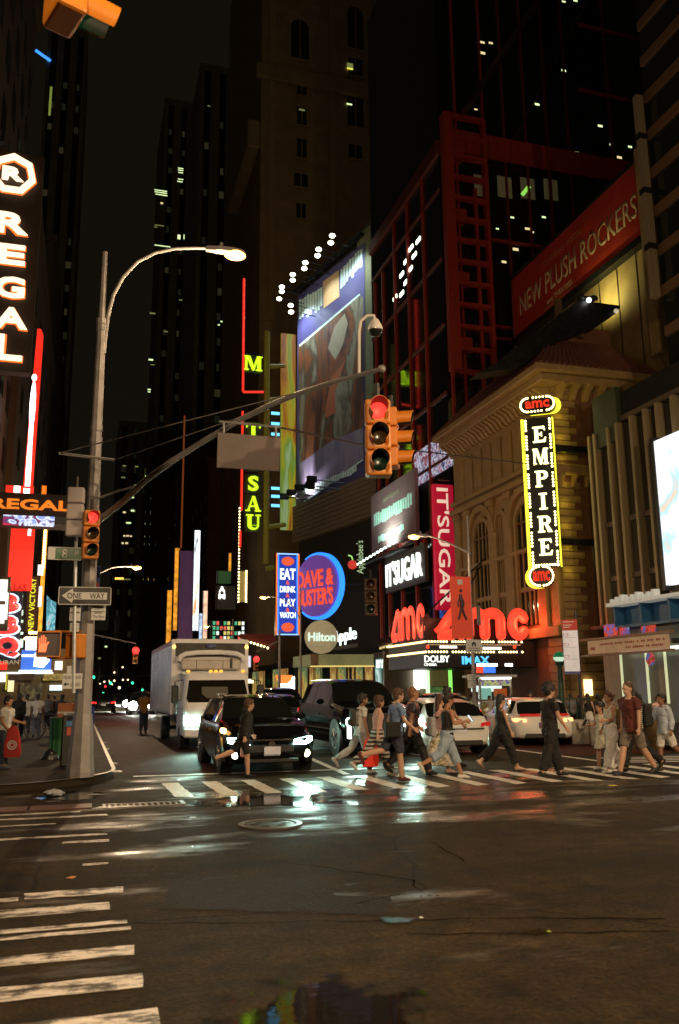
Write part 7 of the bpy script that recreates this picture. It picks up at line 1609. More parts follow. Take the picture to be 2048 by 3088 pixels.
for sx in (-1, 1): MB().ball((sx*(BW-.05), by0-.07, 2.95), (.06, .03, .05), 8, 6).build('corner_lamp', em('amber_marker_bright', (1, .55, .1), 4.), T)
MB().box(-BW-.004, by0+.3, 3.02, -BW-.001, by1-.1, 3.16).build('side_band', pm('band_pink', (.55, .18, .2), .5), T)
for k in range(10): MB().box(-BW-.012, by0+.35+k*.68, bz0+.1, -BW-.001, by0+.38+k*.68, 3.0).build('side_rib', M_TRKS, T)
MB().box(-.5, .3, .55, .5, by1-.3, .93).build('chassis', M_PLAS, T)
for y, dbl in ((.95, 0), (6.6, 1)):
    for sx in (-1, 1):
        x = sx*(CW-.14); o = MB().lathe([(.26, -.14), (.38, -.13), (.40, -.08), (.40, .08), (.38, .13), (.26, .14)], (x, y, .40), 24, axis='x').build('wheel', M_TYRE, T, smooth=True)
        MB().lathe([(.26, sx*.10), (.2, sx*.05), (.1, sx*.12), (.02, sx*.13)], (x, y, .40), 16, axis='x').build('hub', M_RIM, o, smooth=True)
    MB().cyl((-.8, y, .4), (.8, y, .4), .07, 8).build('axle', M_PLAS, T)
MB().box(-CW-.0, 5.9, .85, -CW+.3, 7.3, .93).build('mudguard', M_PLAS, T)
# ------------------------------------------------------------------ people (local front = -Y, own right hand on -X)
SKIN = [pm('skin_fair', (.52, .30, .20), .5, var=.08), pm('skin_tan', (.40, .20, .11), .5, var=.08), pm('skin_brown', (.24, .11, .06), .5, var=.08), pm('skin_dark', (.08, .035, .02), .5, var=.08)]
HAIR = {'black': pm('hair_black', (.012, .009, .007), .45, bump=.5, bscale=90), 'brown': pm('hair_brown', (.07, .03, .013), .5, bump=.5, bscale=90), 'ginger': pm('hair_ginger', (.20, .08, .03), .5, bump=.5, bscale=90)}
M_EYE = pm('eye_dark', (.015, .012, .01), .3); M_LIP = pm('lip', (.25, .08, .06), .5)
def cloth(name, c): return pm('cloth_'+name, c, .8, var=.18, scale=9, bump=.35, bscale=45)
C_ = {k: cloth(k, v) for k, v in dict(black=(.012, .011, .010), white=(.62, .60, .56), grey=(.16, .16, .17), ltgrey=(.34, .34, .35), jeans=(.10, .13, .19), ltjeans=(.30, .38, .46), navy=(.03, .035, .06), blue=(.16, .24, .42), ltblue=(.42, .48, .58), maroon=(.10, .018, .012), taupe=(.17, .14, .12), cream=(.55, .50, .38), red=(.45, .03, .02), yellow=(.5, .22, .03), pink=(.6, .36, .34), olive=(.1, .1, .05), charcoal=(.04, .04, .042), dkjeans=(.035, .045, .07)).items()}
C_['floral'] = screen('cloth_floral', [(.35, (.58, .52, .44)), (.52, (.6, .54, .46)), (.58, (.12, .10, .03)), (.66, (.35, .25, .03))], (14, 14, 14), 0, detail=2.)
C_['darkfloral'] = screen('cloth_dark_floral', [(.35, (.025, .025, .045)), (.55, (.03, .03, .05)), (.62, (.35, .08, .06)), (.7, (.3, .25, .2))], (11, 11, 11), 0, detail=2.)
def stripes(name, c1, c2, sc_):
    m = pm(name, c1, .8); t = m.node_tree; N = t.nodes; b = N['Principled BSDF']; tc = N.new('ShaderNodeTexCoord'); wv = N.new('ShaderNodeTexWave'); wv.bands_direction = 'Z'; wv.inputs['Scale'].default_value = sc_
    r = N.new('ShaderNodeValToRGB'); r.color_ramp.interpolation = 'CONSTANT'; r.color_ramp.elements[0].color = (*c1, 1); r.color_ramp.elements[1].color = (*c2, 1); r.color_ramp.elements[1].position = .5
    t.links.new(tc.outputs['Object'], wv.inputs['Vector']); t.links.new(wv.outputs['Fac'], r.inputs[0]); t.links.new(r.outputs[0], b.inputs['Base Color']); return m
C_['striped'] = stripes('cloth_striped', (.02, .02, .02), (.55, .52, .48), 8.); C_['zebra'] = stripes('cloth_zebra', (.03, .025, .02), (.45, .40, .34), 4.)
WALK = dict(r=(24, 6, 0), l=(-24, 26, 38), ra=(-20, 12), la=(20, 22), lean=3)      # right leg forward
WALK2 = dict(r=(-24, 30, 42), l=(24, 6, 0), ra=(22, 22), la=(-18, 12), lean=3)    # left leg forward
STAND = dict(r=(2, 2, 0), l=(-3, 3, 0), ra=(4, 14), la=(-2, 12), lean=0)
FOLD = bpy.data.textures.new('cloth_folds', 'CLOUDS'); FOLD.noise_scale = .11; FOLD.noise_depth = 2
def mods(o, vox, it=3, fold=0.):
    m = o.modifiers.new('skin_surface', 'REMESH'); m.mode = 'VOXEL'; m.voxel_size = vox; m.use_smooth_shade = True
    s_ = o.modifiers.new('smooth', 'SMOOTH'); s_.iterations = it; s_.factor = .5
    if fold: d = o.modifiers.new('folds', 'DISPLACE'); d.texture = FOLD; d.strength = fold; d.mid_level = .5; d.texture_coords = 'GLOBAL'
PEOPLE = {}
def person(lab, pos, head_z, yaw, pose, top, bottom, shoe='black', skin=1, hair=('short', 'black'), fem=False, vox=.0105, key=None, group=None, face=0., fat=1., sleeve=.55, slen=1., wide=1., head_pitch=0., face_on=True):
    '''top: (kind, colour); bottom: (kind, colour); head_z: height of the crown above the ground'''
    J = {}; rx_ = lambda v, a: Vector((v.x, v.y*math.cos(a)+v.z*math.sin(a)*-1*-1*0+v.y*0, v.z)) if False else v
    HZ = .93
    def leg(s_, a, k, p):
        h_ = Vector((s_*.088, 0, HZ)); a = R_(a); b = a-R_(k); kn = h_+Vector((s_*.005, -.43*math.sin(a), -.43*math.cos(a))); an = kn+Vector((0, -.42*math.sin(b), -.42*math.cos(b)))
        pf = R_(p)*(1) ; f = Vector((0, -math.cos(pf), -math.sin(pf))); u_ = Vector((0, -math.sin(pf), math.cos(pf)))
        return dict(h=h_, k=kn, a=an, f=f, u=u_, heel=an-f*.055-u_*.055, toe=an+f*.175-u_*.065)
    LG = {-1: leg(-1, *pose['r']), 1: leg(1, *pose['l'])}
    zmin = min(min(l['heel'].z, l['toe'].z) for l in LG.values())-.022
    ln = R_(pose.get('lean', 0))
    def up(p):                                            # upper body leans about the hips
        p = Vector(p); d = p-Vector((0, 0, HZ)); return Vector((p.x, d.y*math.cos(ln)-d.z*math.sin(ln), HZ+d.z*math.cos(ln)+d.y*math.sin(ln)))
    def arm(s_, a, e, ab=7):
        sh = Vector((s_*(.165 if fem else .185)*fat**.5, 0, 1.425)); a = R_(a); ab = R_(ab); el = sh+Vector((s_*.28*math.sin(ab), -.28*math.sin(a)*math.cos(ab), -.28*math.cos(a)*math.cos(ab)))
        b = a+R_(e); d = Vector((s_*.10, -math.sin(b), -math.cos(b))).normalized(); wr = el+d*.245
        return dict(s=up(sh), e=up(el), w=up(wr), d=(up(wr)-up(el)).normalized())
    AR = {-1: arm(-1, *pose['ra']), 1: arm(1, *pose['la'])}
    hy = R_(face); hp = R_(head_pitch)+ln*.6
    HC = up((0, -.018, 1.628)); HM = Matrix.Translation(HC) @ Matrix.Rotation(hy, 4, 'Z') @ Matrix.Rotation(hp, 4, 'X') @ Matrix.Scale(1.09, 4)
    crown = (HM @ Vector((0, 0, .122))).z-zmin
    sc_ = head_z/crown
    t = thing('person', lab, 'person', pos, yaw, group)
    S = Matrix.Scale(sc_, 4) @ Matrix.Translation((0, 0, -zmin))
    if fem: TOR = [(.86, .14, .105), (.93, .168, .118), (1.0, .155, .11), (1.08, .122, .09), (1.18, .132, .098), (1.29, .148, .115), (1.38, .15, .095), (1.44, .12, .075), (1.485, .055, .058)]
    else: TOR = [(.86, .13, .10), (.93, .16, .115), (1.0, .155, .108), (1.08, .145, .10), (1.18, .155, .105), (1.29, .172, .118), (1.38, .175, .10), (1.44, .14, .08), (1.485, .06, .062)]
    TOR = [(z, a*fat if z < 1.42 else a, b*fat if z < 1.42 else b) for z, a, b in TOR]
    def torso(m, z0, z1, off):
        R = [(z, a, b) for z, a, b in TOR if z0 <= z <= z1]
        m.tube([S @ up((0, 0, z)) for z, a, b in R], [((a+off)*sc_, (b+off)*sc_) for z, a, b in R], 18)
    lw = (.088, .078, .058, .062, .042) if not fem else (.09, .078, .055, .058, .038)
    def legtube(m, l, f0, f1, off, w_=1., flare=0.):
        P = [l['h'], l['h'].lerp(l['k'], .5), l['k'], l['k'].lerp(l['a'], .4), l['a']]; r = [x*fat**.5 for x in lw]
        fr_ = [0, .25, .5, .7, 1.]; pts = []; rad = []
        for i in range(13):
            f = f0+(f1-f0)*i/12
            for q in range(4):
                if f <= fr_[q+1]+1e-6:
                    k_ = (f-fr_[q])/(fr_[q+1]-fr_[q]); pts.append(S @ P[q].lerp(P[q+1], k_)); rad.append(((r[q]+(r[q+1]-r[q])*k_)*w_+off+flare*f)*sc_); break
        m.tube(pts, rad, 14)
    def armtube(m, a, f1, off, f0=0.):
        P = [a['s'], a['s'].lerp(a['e'], .5), a['e'], a['e'].lerp(a['w'], .35), a['w']]; r = [.056, .047, .039, .039, .026] if not fem else [.046, .04, .033, .033, .023]
        fr_ = [0, .27, .53, .7, 1.]; pts = []; rad = []
        for i in range(11):
            f = f0+(f1-f0)*i/10
            for q in range(4):
                if f <= fr_[q+1]+1e-6:
                    k_ = (f-fr_[q])/(fr_[q+1]-fr_[q]); pts.append(S @ P[q].lerp(P[q+1], k_)); rad.append(((r[q]+(r[q+1]-r[q])*k_)*fat**.4+off)*sc_); break
        m.tube(pts, rad, 12)
    # body: torso, neck, head, limbs, hands joined by a voxel surface
    B = MB(); torso(B, .8, 1.6, -.004)
    B.tube([S @ up((0, 0, 1.46)), S @ up((0, -.005, 1.52)), S @ HC], [(.062*sc_, .062*sc_), (.053*sc_, .056*sc_), (.05*sc_, .055*sc_)], 12)
    HS = S @ HM
    B.ball((0, 0, .018), (.074*sc_, .093*sc_, .102*sc_), 16, 12, M=HS @ Matrix.Scale(1/sc_, 4)) if False else None
    def hb(c, r): B.ball((0, 0, 0), r, 14, 10, M=HS @ Matrix.Translation(c))
    hb((0, .008, .022), (.074, .093, .10)); hb((0, -.03, -.045), (.056, .058, .066)); hb((0, -.062, -.078), (.03, .026, .028)); hb((0, -.094, -.012), (.014, .018, .024)); hb((0, -.088, .03), (.05, .014, .012))
    for s_ in (-1, 1): hb((s_*.076, .006, -.008), (.010, .02, .032))
    for s_ in (-1, 1):
        l = LG[s_]; legtube(B, l, 0, 1., 0); B.tube([S @ (l['a']+l['u']*.02), S @ (l['a']-l['u']*.02), S @ (l['a']+l['f']*.06-l['u']*.045), S @ (l['a']+l['f']*.14-l['u']*.062)], [.042*sc_, .04*sc_, .036*sc_, .022*sc_], 10)
        a = AR[s_]; armtube(B, a, 1., 0)
        d = a['d']; side = Vector((s_*1., 0, 0)); fwd = side.cross(d).normalized()*(-s_); cn = d.cross(fwd).normalized()   # palm plane spanned by d and fwd
        if fwd.y > 0: fwd = -fwd
        B.tube([S @ (a['w']-d*.02), S @ (a['w']+d*.035), S @ (a['w']+d*.08)], [(.024*sc_, .026*sc_), (.018*sc_, .038*sc_), (.015*sc_, .038*sc_)], 10, axis=(1, 0, 0))
        for i, (o_, L_) in enumerate(((-.03, .062), (-.010, .078), (.011, .082), (.031, .07))):
            p0 = a['w']+d*.065+fwd*o_; cr = -side*.35
            B.tube([S @ p0, S @ (p0+d*L_*.5+cr*.012), S @ (p0+d*L_*.85+cr*.05)], [.0105*sc_, .0098*sc_, .0085*sc_], 7)
        p0 = a['w']+d*.03+fwd*.032; B.tube([S @ p0, S @ (p0+d*.03+fwd*.03), S @ (p0+d*.062+fwd*.038)], [.0125*sc_, .0115*sc_, .009*sc_], 7)
    o = B.build('body', SKIN[skin], t); mods(o, vox)
    if face_on:
        for s_ in (-1, 1): MB().ball((0, 0, 0), (.012, .006, .007), 8, 6, M=HS @ Matrix.Translation((s_*.031, -.084, .012))).build('eye', M_EYE, t, smooth=True)
        MB().ball((0, 0, 0), (.022, .006, .006), 8, 6, M=HS @ Matrix.Translation((0, -.089, -.056))).build('mouth', M_LIP, t, smooth=True)
    # hair
    hs, hc = hair; Hm = MB()
    def hh(c, r, n=14, m=10): Hm.ball((0, 0, 0), r, n, m, M=HS @ Matrix.Translation(c))
    if hs != 'bald':
        g = {'buzz': .0, 'short': .010, 'bob': .016, 'long': .013, 'curly': .016, 'bun': .008}[hs]
        hh((0, .020, .045), (.080+g, .090+g, .090+g)); hh((0, .05, .0), (.074+g*.8, .062+g, .085+g*.5))
        if hs in ('short', 'bob', 'long', 'curly'): hh((0, -.045, .093), (.058+g*.5, .045+g*.4, .030+g*.5))
        if hs == 'bob': hh((0, .03, -.06), (.088, .075, .075))
        if hs == 'curly':
            rr = random.Random(4)
            for i in range(34): an = rr.uniform(0, 6.28); z_ = rr.uniform(-.02, .14); q = math.sqrt(max(.05, 1-((z_-.045)/.13)**2))*.105; y_ = q*math.sin(an)+.025; 
            for i in range(40):
                an = rr.uniform(0, 6.28); th_ = rr.uniform(0, 1.9); p = Vector((.108*math.sin(th_)*math.cos(an), .118*math.sin(th_)*math.sin(an)+.022, .045+.118*math.cos(th_)))
                if p.y < -.06 and p.z < .09: continue
                hh(p, (.022+.012*rr.random(), .022, .024), 8, 6)
        if hs == 'bun': hh((0, .12, .05), (.045, .045, .045))
        if hs == 'long':
            Hm.tube([HS @ Vector((0, .06, .03)), HS @ Vector((0, .085, -.06)), HS @ Vector((0, .10, -.18)), HS @ Vector((0, .105, -.32)), HS @ Vector((0, .10, -.42))], [(.085*sc_, .05*sc_), (.095*sc_, .05*sc_), (.10*sc_, .045*sc_), (.085*sc_, .035*sc_), (.04*sc_, .02*sc_)], 14)
        o = Hm.build('hair', HAIR[hc], t); mods(o, max(vox, .011), 2)
    # top
    k, c = top; off = {'tank': .010, 'tshirt': .020, 'polo': .022, 'shirt': .024, 'hoodie': .036, 'long': .022, 'dress': .014}[k]
    T_ = MB(); torso(T_, .86 if k != 'tank' else .9, 1.43 if k == 'tank' else 1.45, off)
    if k not in ('tank', 'dress'):
        f1 = {'tshirt': .34, 'polo': .36, 'shirt': .36, 'hoodie': .99, 'long': .97}[k]
        for s_ in (-1, 1): armtube(T_, AR[s_], f1, off*.95)
        T_.tube([S @ AR[-1]['s'], S @ up((0, 0, 1.455)), S @ AR[1]['s']], [.05*sc_, .055*sc_, .05*sc_], 10)
    if k == 'hoodie': T_.ball((0, 0, 0), (.10, .09, .07), 12, 8, M=S @ Matrix.Translation(up((0, .06, 1.50))))
    if k == 'tank':
        for s_ in (-1, 1): T_.tube([S @ up((s_*.085, -.07, 1.38)), S @ up((s_*.09, 0, 1.462)), S @ up((s_*.085, .06, 1.38))], .02*sc_, 8)
    if k in ('tshirt', 'shirt', 'polo', 'hoodie', 'long'): T_.tube([S @ up((0, 0, .96)), S @ up((0, 0, .90)), S @ up((0, 0, .83))], [((.175*fat)*sc_, (.13*fat)*sc_)]*3, 18)
    o = T_.build({'tshirt': 't_shirt', 'polo': 'polo_shirt', 'shirt': 'shirt', 'hoodie': 'hooded_jacket', 'long': 'shirt', 'tank': 'vest_top', 'dress': 'dress_top'}[k], C_[c], t); mods(o, max(vox, .012), 3, .045)
    # bottom
    k, c = bottom; Bm = MB()
    if k in ('trousers', 'shorts', 'capri', 'wide'):
        Bm.tube([S @ Vector((0, 0, z)) for z in (.84, .90, .97, 1.03)], [((a*fat+.012)*sc_, (b*fat+.012)*sc_) for a, b in ((.13, .11), (.162, .12), (.158, .115), (.15, .11))], 18)
        f1 = {'trousers': .97, 'shorts': .46, 'capri': .72, 'wide': .96}[k]*slen
        for s_ in (-1, 1): legtube(Bm, LG[s_], 0, f1, .013, 1.06*wide, .018 if k in ('shorts', 'capri') else (.045 if k == 'wide' else .012))
    else:
        L_ = {'skirt': .5, 'dress': .46, 'long_dress': .86}[k]; md = (LG[-1]['a']+LG[1]['a'])/2
        pts = []; rad = []
        for i in range(9):
            f = i/8; z = 1.02-(.97*L_)*f; sp = abs(LG[1]['a'].y-LG[-1]['a'].y)/2*f*L_
            pts.append(S @ Vector((0, md.y*f*L_*.6, z))); rad.append(((.145+.08*f*L_*2)*sc_, (.11+.07*f*L_*2+sp)*sc_))
        Bm.tube(pts, rad, 20)
    o = Bm.build({'trousers': 'trousers', 'wide': 'trousers', 'shorts': 'shorts', 'capri': 'cropped_jeans', 'skirt': 'skirt', 'dress': 'skirt', 'long_dress': 'skirt'}[k], C_[c], t); mods(o, max(vox, .012), 3, .045)
    # shoes
    for s_ in (-1, 1):
        l = LG[s_]; f, u_ = l['f'], l['u']; b0 = l['a']-u_*.048
        MB().tube([S @ (b0-f*.075), S @ (b0-f*.05+u_*.012), S @ (b0+f*.01+u_*.014), S @ (b0+f*.09), S @ (b0+f*.15-u_*.012), S @ (b0+f*.185-u_*.016)], [(.022*sc_, .022*sc_), (.038*sc_, .046*sc_), (.041*sc_, .05*sc_), (.046*sc_, .034*sc_), (.04*sc_, .026*sc_), (.016*sc_, .012*sc_)], 12).build('shoe', C_[shoe] if shoe in C_ else SKIN[skin], t, smooth=True)
    W_ = Matrix.Translation(pos) @ Matrix.Rotation(yaw, 4, 'Z') @ S
    info = dict(root=t, rh=W_ @ (AR[-1]['w']+AR[-1]['d']*.09), lh=W_ @ (AR[1]['w']+AR[1]['d']*.09), M=W_, up=up, yaw=yaw, sc=sc_, back=W_ @ up((0, .16*fat, 1.22)))
    if key: PEOPLE[key] = info
    return info
def walker(lab, u, vf, vh, yaw, pose, *a, z=0., uh=None, **k):
    g = gp(u, vf, z); hz = ay(uh or u, vh, g.y).z-z
    return person(lab, (g.x, g.y, z+.002), hz, R_(yaw), pose, *a, **k)
def carry_bag(lab, p, w_, h, mat, yaw, name='shopping_bag', mark=None, drop=.0):
    t = thing(name, lab, 'bag', (p.x, p.y, p.z-drop), yaw)
    rows = []
    for z, fx, fy in ((0, .9, .9), (-.03, .3, .25), (-.14, .62, .5), (-.5, .95, .8), (-.85, 1.0, .9), (-1., .92, .8)):
        rr = random.Random(int(z*100)+len(lab)); rows.append([(w_/2*fx*math.cos(R_(q))*rr.uniform(.92, 1.06) if z < -.02 else w_*.06*math.cos(R_(q)), .07*fy*math.sin(R_(q)), z*h) for q in range(0, 360, 30)])
    b = MB().grid(rows, True); b.f.append(tuple(range(11, -1, -1))); k = len(b.v); b.f.append(tuple(range(k-12, k))); b.build('bag', mat, t, smooth=True)
    MB().tube([(-.03, 0, -.06*h), (0, 0, .02), (.03, 0, -.06*h)], .006, 5).build('handle', mat, t)
    if mark:
        for r in (.9, .55): MB().ring(circle(w_*.3*r, 18, 0, -.62*h), circle(w_*.3*r-.02, 18, 0, -.62*h), frame(WEST, (0, -.072, 0)), 0, .004).build('ring_print', mark, t)
    return t
def backpack(lab, info, mat, w_=.28, h=.42, d=.16, pocket=None, dz=0.):
    M_ = info['M'] @ Matrix.Translation(info['up']((0, .12, 1.22+dz)))
    t = thing('backpack', lab, 'backpack', M_.translation.copy())
    MB().box(-w_/2, .02, -h/2, w_/2, .02+d, h/2, M_).build('pack', mat, t, True, bevel=.05, seg=2)
    MB().box(-w_*.36, .02+d-.005, -h*.42, w_*.36, .02+d+.05, -.02, M_).build('pocket', pocket or mat, t, True, bevel=.03, seg=2)
    for s_ in (-1, 1): MB().tube([M_ @ Vector(p) for p in ((s_*.09, .03, h*.45), (s_*.10, -.10, h*.5), (s_*.11, -.25, h*.2), (s_*.12, -.22, -h*.2), (s_*.12, .02, -h*.42))], .016, 6).build('strap', C_['black'], t, True)
    return t
def phone(lab, p, yaw):
    o = MB().box(-.037, -.006, -.07, .037, .006, .07).build('phone', pm('phone_body', (.02, .02, .02), .3)); o.location = p; o.rotation_euler = (R_(-35), 0, yaw); tag(o, lab, 'phone')
    MB().box(-.033, .0062, -.065, .033, .0075, .065).build('screen', em('phone_screen', (.7, .9, 1), 1.6), o); return o
# --- crossing from left to right
i1 = walker('youth in a black hooded jacket and black shorts striding right before the crossover', 735, 2345, 2109, 90, dict(r=(8, 6, 0), l=(-34, 38, 62), ra=(-8, 10), la=(16, 25), lean=8), ('hoodie', 'black'), ('shorts', 'black'), 'black', 0, ('short', 'brown'), slen=1.05, uh=754)
for s_, q in ((-1, -1),): pass
carry_bag('red and white striped bag swinging from the youth in the black jacket', i1['lh']+Vector((-.18, -.02, 0)), .22, .36, stripes('bag_stripes', (.55, .03, .02), (.6, .55, .5), 9.), R_(20))
i2 = walker('man in a white t shirt and grey trousers with a dark backpack, stepping right', 1088, 2333, 2093, 90, dict(r=(14, 4, 0), l=(-26, 34, 50), ra=(6, 10), la=(-10, 20), lean=5), ('tshirt', 'white'), ('trousers', 'ltgrey'), 'white', 1, ('short', 'black'), uh=1107)
backpack('dark backpack on the man in the white t shirt', i2, C_['charcoal'], .24, .4, .12)
carry_bag('bright red plastic shopping bag held by the man in the white t shirt', i2['rh']+Vector((.02, -.05, 0)), .36, .56, pm('red_plastic', (.65, .03, .015), .4, emit=(.8, .03, .01), es=.12), R_(0), mark=None)
walker('woman with bobbed brown hair in a zebra print outfit beside the red bag', 1140, 2338, 2099, 90, dict(r=(20, 5, 0), l=(-26, 28, 45), ra=(-14, 14), la=(16, 22), lean=4), ('tank', 'pink'), ('wide', 'zebra'), 'white', 0, ('bob', 'brown'), True, uh=1132)
i4 = walker('young man in a light blue shirt and navy shorts with a black shoulder bag', 1196, 2356, 2078, 90, dict(r=(7, 4, 0), l=(-36, 44, 60), ra=(18, 38), la=(-16, 20), lean=5), ('shirt', 'blue'), ('shorts', 'navy'), 'maroon', 0, ('short', 'brown'), uh=1205)
t = thing('messenger_bag', 'black messenger bag at the hip of the young man in light blue', 'bag', i4['M'] @ Vector((-.20, .16, .98)))
MB().box(-.2, .05, -.16, -.02, .36, .13, i4['M'] @ Matrix.Translation((-.12, -.06, 1.0))).build('bag', C_['black'], t, True, bevel=.03, seg=2)
MB().tube([i4['M'] @ i4['up'](p) for p in ((-.2, .0, 1.08), (-.12, -.13, 1.28), (.1, -.08, 1.46), (.05, .12, 1.36), (-.18, .15, 1.08))], .016, 6).build('strap', C_['black'], t, True)
walker('man in a dark floral shirt and black trousers walking behind the light blue shirt', 1246, 2338, 2073, 90, WALK, ('shirt', 'darkfloral'), ('trousers', 'black'), 'black', 1, ('buzz', 'ginger'), uh=1238)
i6 = walker('woman in a pale floral dress with long brown hair', 1330, 2332, 2096, 95, dict(r=(12, 4, 0), l=(-16, 18, 25), ra=(-10, 20), la=(10, 22), lean=2), ('dress', 'pink'), ('long_dress', 'floral'), 'pink', 0, ('long', 'brown'), True, uh=1335)
backpack('grey backpack with dark edges on the woman in the floral dress', i6, C_['ltgrey'], .3, .44, .15, C_['grey'], -.18)
walker('dark haired man half hidden behind the woman in the floral dress', 1350, 2316, 2072, 90, WALK2, ('tshirt', 'black'), ('trousers', 'black'), 'black', 1, ('short', 'black'), uh=1345)
i7 = walker('woman in a black vest and light blue cropped jeans looking at her phone', 1352, 2352, 2091, 90, dict(r=(-30, 36, 52), l=(25, 4, 0), ra=(14, 92), la=(16, 85), lean=4), ('tank', 'black'), ('capri', 'ltjeans'), 'white', 1, ('short', 'black'), True, uh=1367, wide=1.15, head_pitch=14)
phone('phone held up by the woman in cropped jeans', i7['rh']+Vector((.02, 0, .04)), R_(90))
i9 = walker('woman in a black jumpsuit with very long dark hair striding right', 1517, 2324, 2095, 90, dict(r=(24, 3, 0), l=(-27, 22, 45), ra=(12, 8), la=(-14, 12), lean=1), ('tank', 'black'), ('wide', 'black'), 'skin', 0, ('long', 'black'), True, uh=1522, slen=.93, wide=1.2)
carry_bag('patterned tote hanging behind the woman in the black jumpsuit', i9['lh']+Vector((-.05, .05, .1)), .2, .34, screen('tote_print', [(.4, (.06, .04, .03)), (.52, (.4, .3, .2)), (.6, (.05, .03, .02))], (16, 16, 16), 0), R_(60), 'tote_bag')
walker('man in a black t shirt and black trousers with thick curly hair', 1668, 2345, 2063, 90, dict(r=(-15, 8, 12), l=(16, 3, 0), ra=(12, 22), la=(-8, 14), lean=1), ('tshirt', 'black'), ('trousers', 'black'), 'black', 0, ('curly', 'black'), uh=1655, wide=1.3)
# --- group coming the other way
i11 = walker('girl in a short pale dress holding a glowing phone', 1822, 2322, 2118, -82, dict(r=(8, 4, 0), l=(-14, 22, 30), ra=(12, 80), la=(-28, 20), lean=0), ('dress', 'cream'), ('dress', 'cream'), 'white', 1, ('long', 'black'), True, uh=1826)
phone('glowing phone in the hand of the girl in the pale dress', i11['rh']+Vector((0, -.04, .05)), R_(-80))
walker('woman in a white top and loose white trousers walking left', 1850, 2330, 2086, -88, dict(r=(-16, 16, 22), l=(14, 4, 0), ra=(-6, 30), la=(14, 70), lean=-2), ('tank', 'white'), ('wide', 'white'), 'white', 1, ('bun', 'brown'), True, uh=1868, wide=1.25)
i13 = walker('tall man in a maroon polo shirt and taupe shorts walking left', 1917, 2338, 2057, -80, dict(r=(22, 5, 0), l=(-20, 18, 22), ra=(-4, 12), la=(4, 10), lean=2), ('polo', 'maroon'), ('shorts', 'taupe'), 'charcoal', 0, ('buzz', 'brown'), uh=1908, fat=1.1, head_pitch=8)
i14 = walker('person in a striped top and black trousers hidden behind the maroon polo', 1930, 2328, 2082, -90, WALK, ('long', 'striped'), ('trousers', 'black'), 'black', 1, ('short', 'black'), uh=1925)
backpack('black backpack showing right of the maroon polo', i14, C_['black'], .34, .5, .2)
i15 = walker('boy in a pale blue shirt and white shorts at the right edge', 2014, 2326, 2091, -85, dict(r=(10, 4, 0), l=(-24, 34, 40), ra=(20, 70), la=(-10, 25), lean=0), ('long', 'ltblue'), ('shorts', 'white'), 'charcoal', 2, ('short', 'black'), uh=2017)
# --- left pavement
iL = walker('man in a white shirt and dark trousers at the left edge holding a phone', 8, 2318, 2100, 60, dict(r=(10, 6, 0), l=(-8, 6, 5), ra=(8, 40), la=(10, 70), lean=2), ('tshirt', 'white'), ('trousers', 'dkjeans'), 'grey', 1, ('short', 'black'), z=.13, fat=1.1)
carry_bag('red plastic bag with white ring pattern held at the left edge', Vector((gp(22, 2320, .13).x+.08, iL['rh'].y-.1, 1.0)), .34, .62, C_['red'], R_(0), mark=C_['white'])
LP = [(52, 2222, 2092, 175, 'black', 'black', 'hoodie', 3, 'person in a black hooded jacket seen from behind on the left pavement', 'short'), (76, 2216, 2094, 178, 'white', 'dkjeans', 'tshirt', 2, 'man in a white t shirt partly behind the black jacket', 'short'), (108, 2226, 2092, 180, 'white', 'jeans', 'tshirt', 3, 'man in a white t shirt and blue jeans seen from behind', 'short'),
      (141, 2200, 2094, 150, 'grey', 'black', 'tshirt', 2, 'person in a grey top behind the delivery bicycle', 'short'), (160, 2190, 2098, 200, 'black', 'black', 'tshirt', 2, 'dark figure right of the delivery bicycle', 'short'), (182, 2215, 2095, 170, 'charcoal', 'black', 'hoodie', 3, 'dark clothed figure left of the corner pole', 'short'), (24, 2188, 2096, 170, 'olive', 'black', 'tshirt', 2, 'distant person in olive at the left edge', 'short'), (64, 2184, 2097, 10, 'maroon', 'black', 'tshirt', 1, 'distant person facing the camera between two backs', 'short')]
for u, vf, vh, yw, c1, c2, k, sk, lab, hr in LP: walker(lab, u, vf, vh, yw, WALK if yw > 100 and u % 3 else STAND, (k, c1), ('trousers', c2), 'black', sk, (hr, 'black'), z=.13, vox=.016, group='people on the left pavement')
walker('person in a yellow top standing in the road left of the truck', 432, 2212, 2082, 170, STAND, ('tshirt', 'yellow'), ('trousers', 'dkjeans'), 'black', 2, ('short', 'black'), vox=.014)
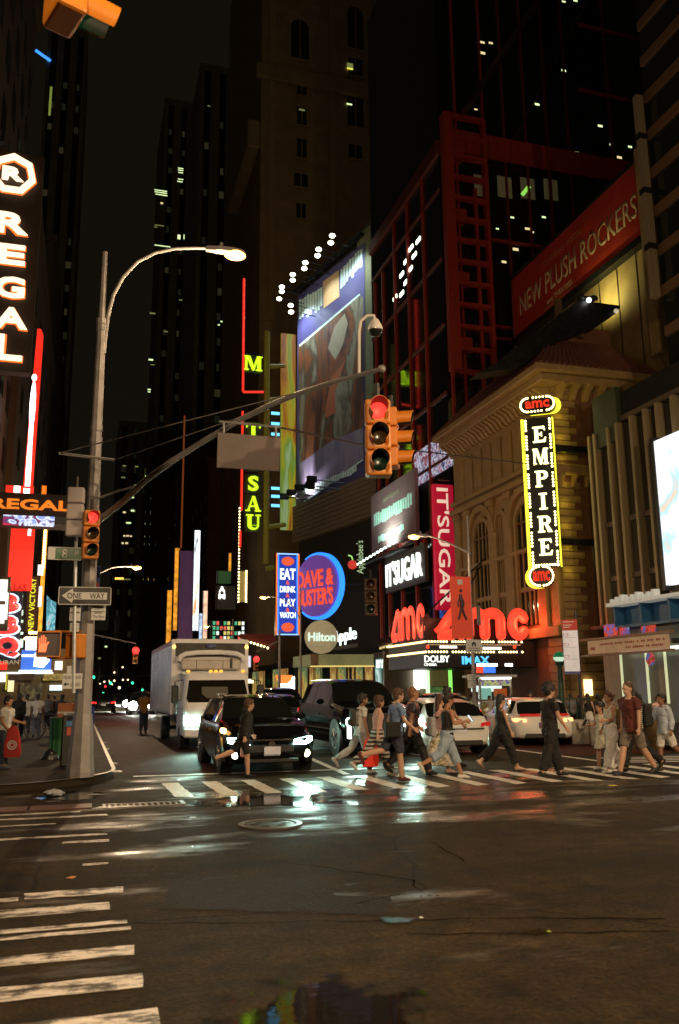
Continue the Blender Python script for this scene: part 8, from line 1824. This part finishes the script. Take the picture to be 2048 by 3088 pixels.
# --- right pavement crowd
RP = [(1478, 2190, 2098, 30, 'white', 'black', 'tshirt', 1, 'cart customer in a white t shirt left of the food cart', 'short'), (1546, 2196, 2098, 120, 'cream', 'black', 'tshirt', 1, 'bystander in a cream t shirt behind the white car roof', 'short'), (1566, 2200, 2104, 60, 'ltgrey', 'black', 'tshirt', 2, 'bystander in a pale grey t shirt behind the white car', 'short'),
      (1604, 2200, 2086, -20, 'black', 'black', 'hoodie', 0, 'bystander in black with a fair face left of the curly haired man', 'bob'), (1625, 2198, 2098, 180, 'white', 'grey', 'tshirt', 1, 'bystander in white just left of the curly haired man', 'short'), (1690, 2200, 2096, 170, 'ltblue', 'grey', 'tshirt', 1, 'bystander in pale blue just right of the curly haired man', 'short'),
      (1728, 2206, 2094, 175, 'grey', 'black', 'tshirt', 2, 'bystander in grey right of the green lamp post', 'short'), (1752, 2206, 2097, 100, 'charcoal', 'black', 'tshirt', 3, 'dark bystander between the grey one and the white skirt', 'short'), (1780, 2214, 2092, 170, 'black', 'white', 'tank', 0, 'woman in a white skirt and black top behind the barrier', 'long'),
      (1812, 2212, 2094, 190, 'black', 'black', 'hoodie', 3, 'tall figure in black behind the girl in the pale dress', 'short'), (1842, 2206, 2082, 180, 'white', 'black', 'tshirt', 1, 'man in a white t shirt behind the woman in white', 'short'), (1262, 2170, 2092, 90, 'black', 'black', 'tshirt', 2, 'dark head against the cinema doors left', 'short'), (1284, 2168, 2096, 70, 'maroon', 'black', 'tshirt', 2, 'dark reddish figure before the cinema doors', 'short'),
      (1306, 2172, 2095, -60, 'grey', 'black', 'tshirt', 1, 'figure in grey before the cinema doors', 'short'), (1392, 2176, 2088, -90, 'red', 'black', 'tshirt', 1, 'figure in red by the slim street lamp', 'short'), (1424, 2178, 2092, 180, 'olive', 'black', 'tshirt', 2, 'figure in olive by the slim street lamp', 'short'), (1992, 2230, 2098, 0, 'pink', 'grey', 'tshirt', 0, 'figure in pink behind the boy at the right edge', 'short'), (1940, 2236, 2094, 180, 'charcoal', 'black', 'hoodie', 2, 'figure in charcoal between the polo man and the boy', 'short')]
for u, vf, vh, yw, c1, c2, k, sk, lab, hr in RP:
    walker(lab, u, vf, vh, yw, STAND if u % 2 else WALK, (k, c1), ('skirt' if 'skirt' in lab else 'trousers', c2), 'black', sk, (hr, 'black'), z=.13, vox=.017, fem='woman' in lab, group='bystanders on the right pavement')
# truck driver
person('truck driver silhouette behind the windscreen', (tx-.1, ty+1.05, .52), 1.42, 0, dict(r=(80, 80, 0), l=(80, 80, 0), ra=(40, 30), la=(40, 30), lean=-4), ('tshirt', 'black'), ('trousers', 'black'), 'black', 3, ('short', 'black'), vox=.018)
finish_texts()
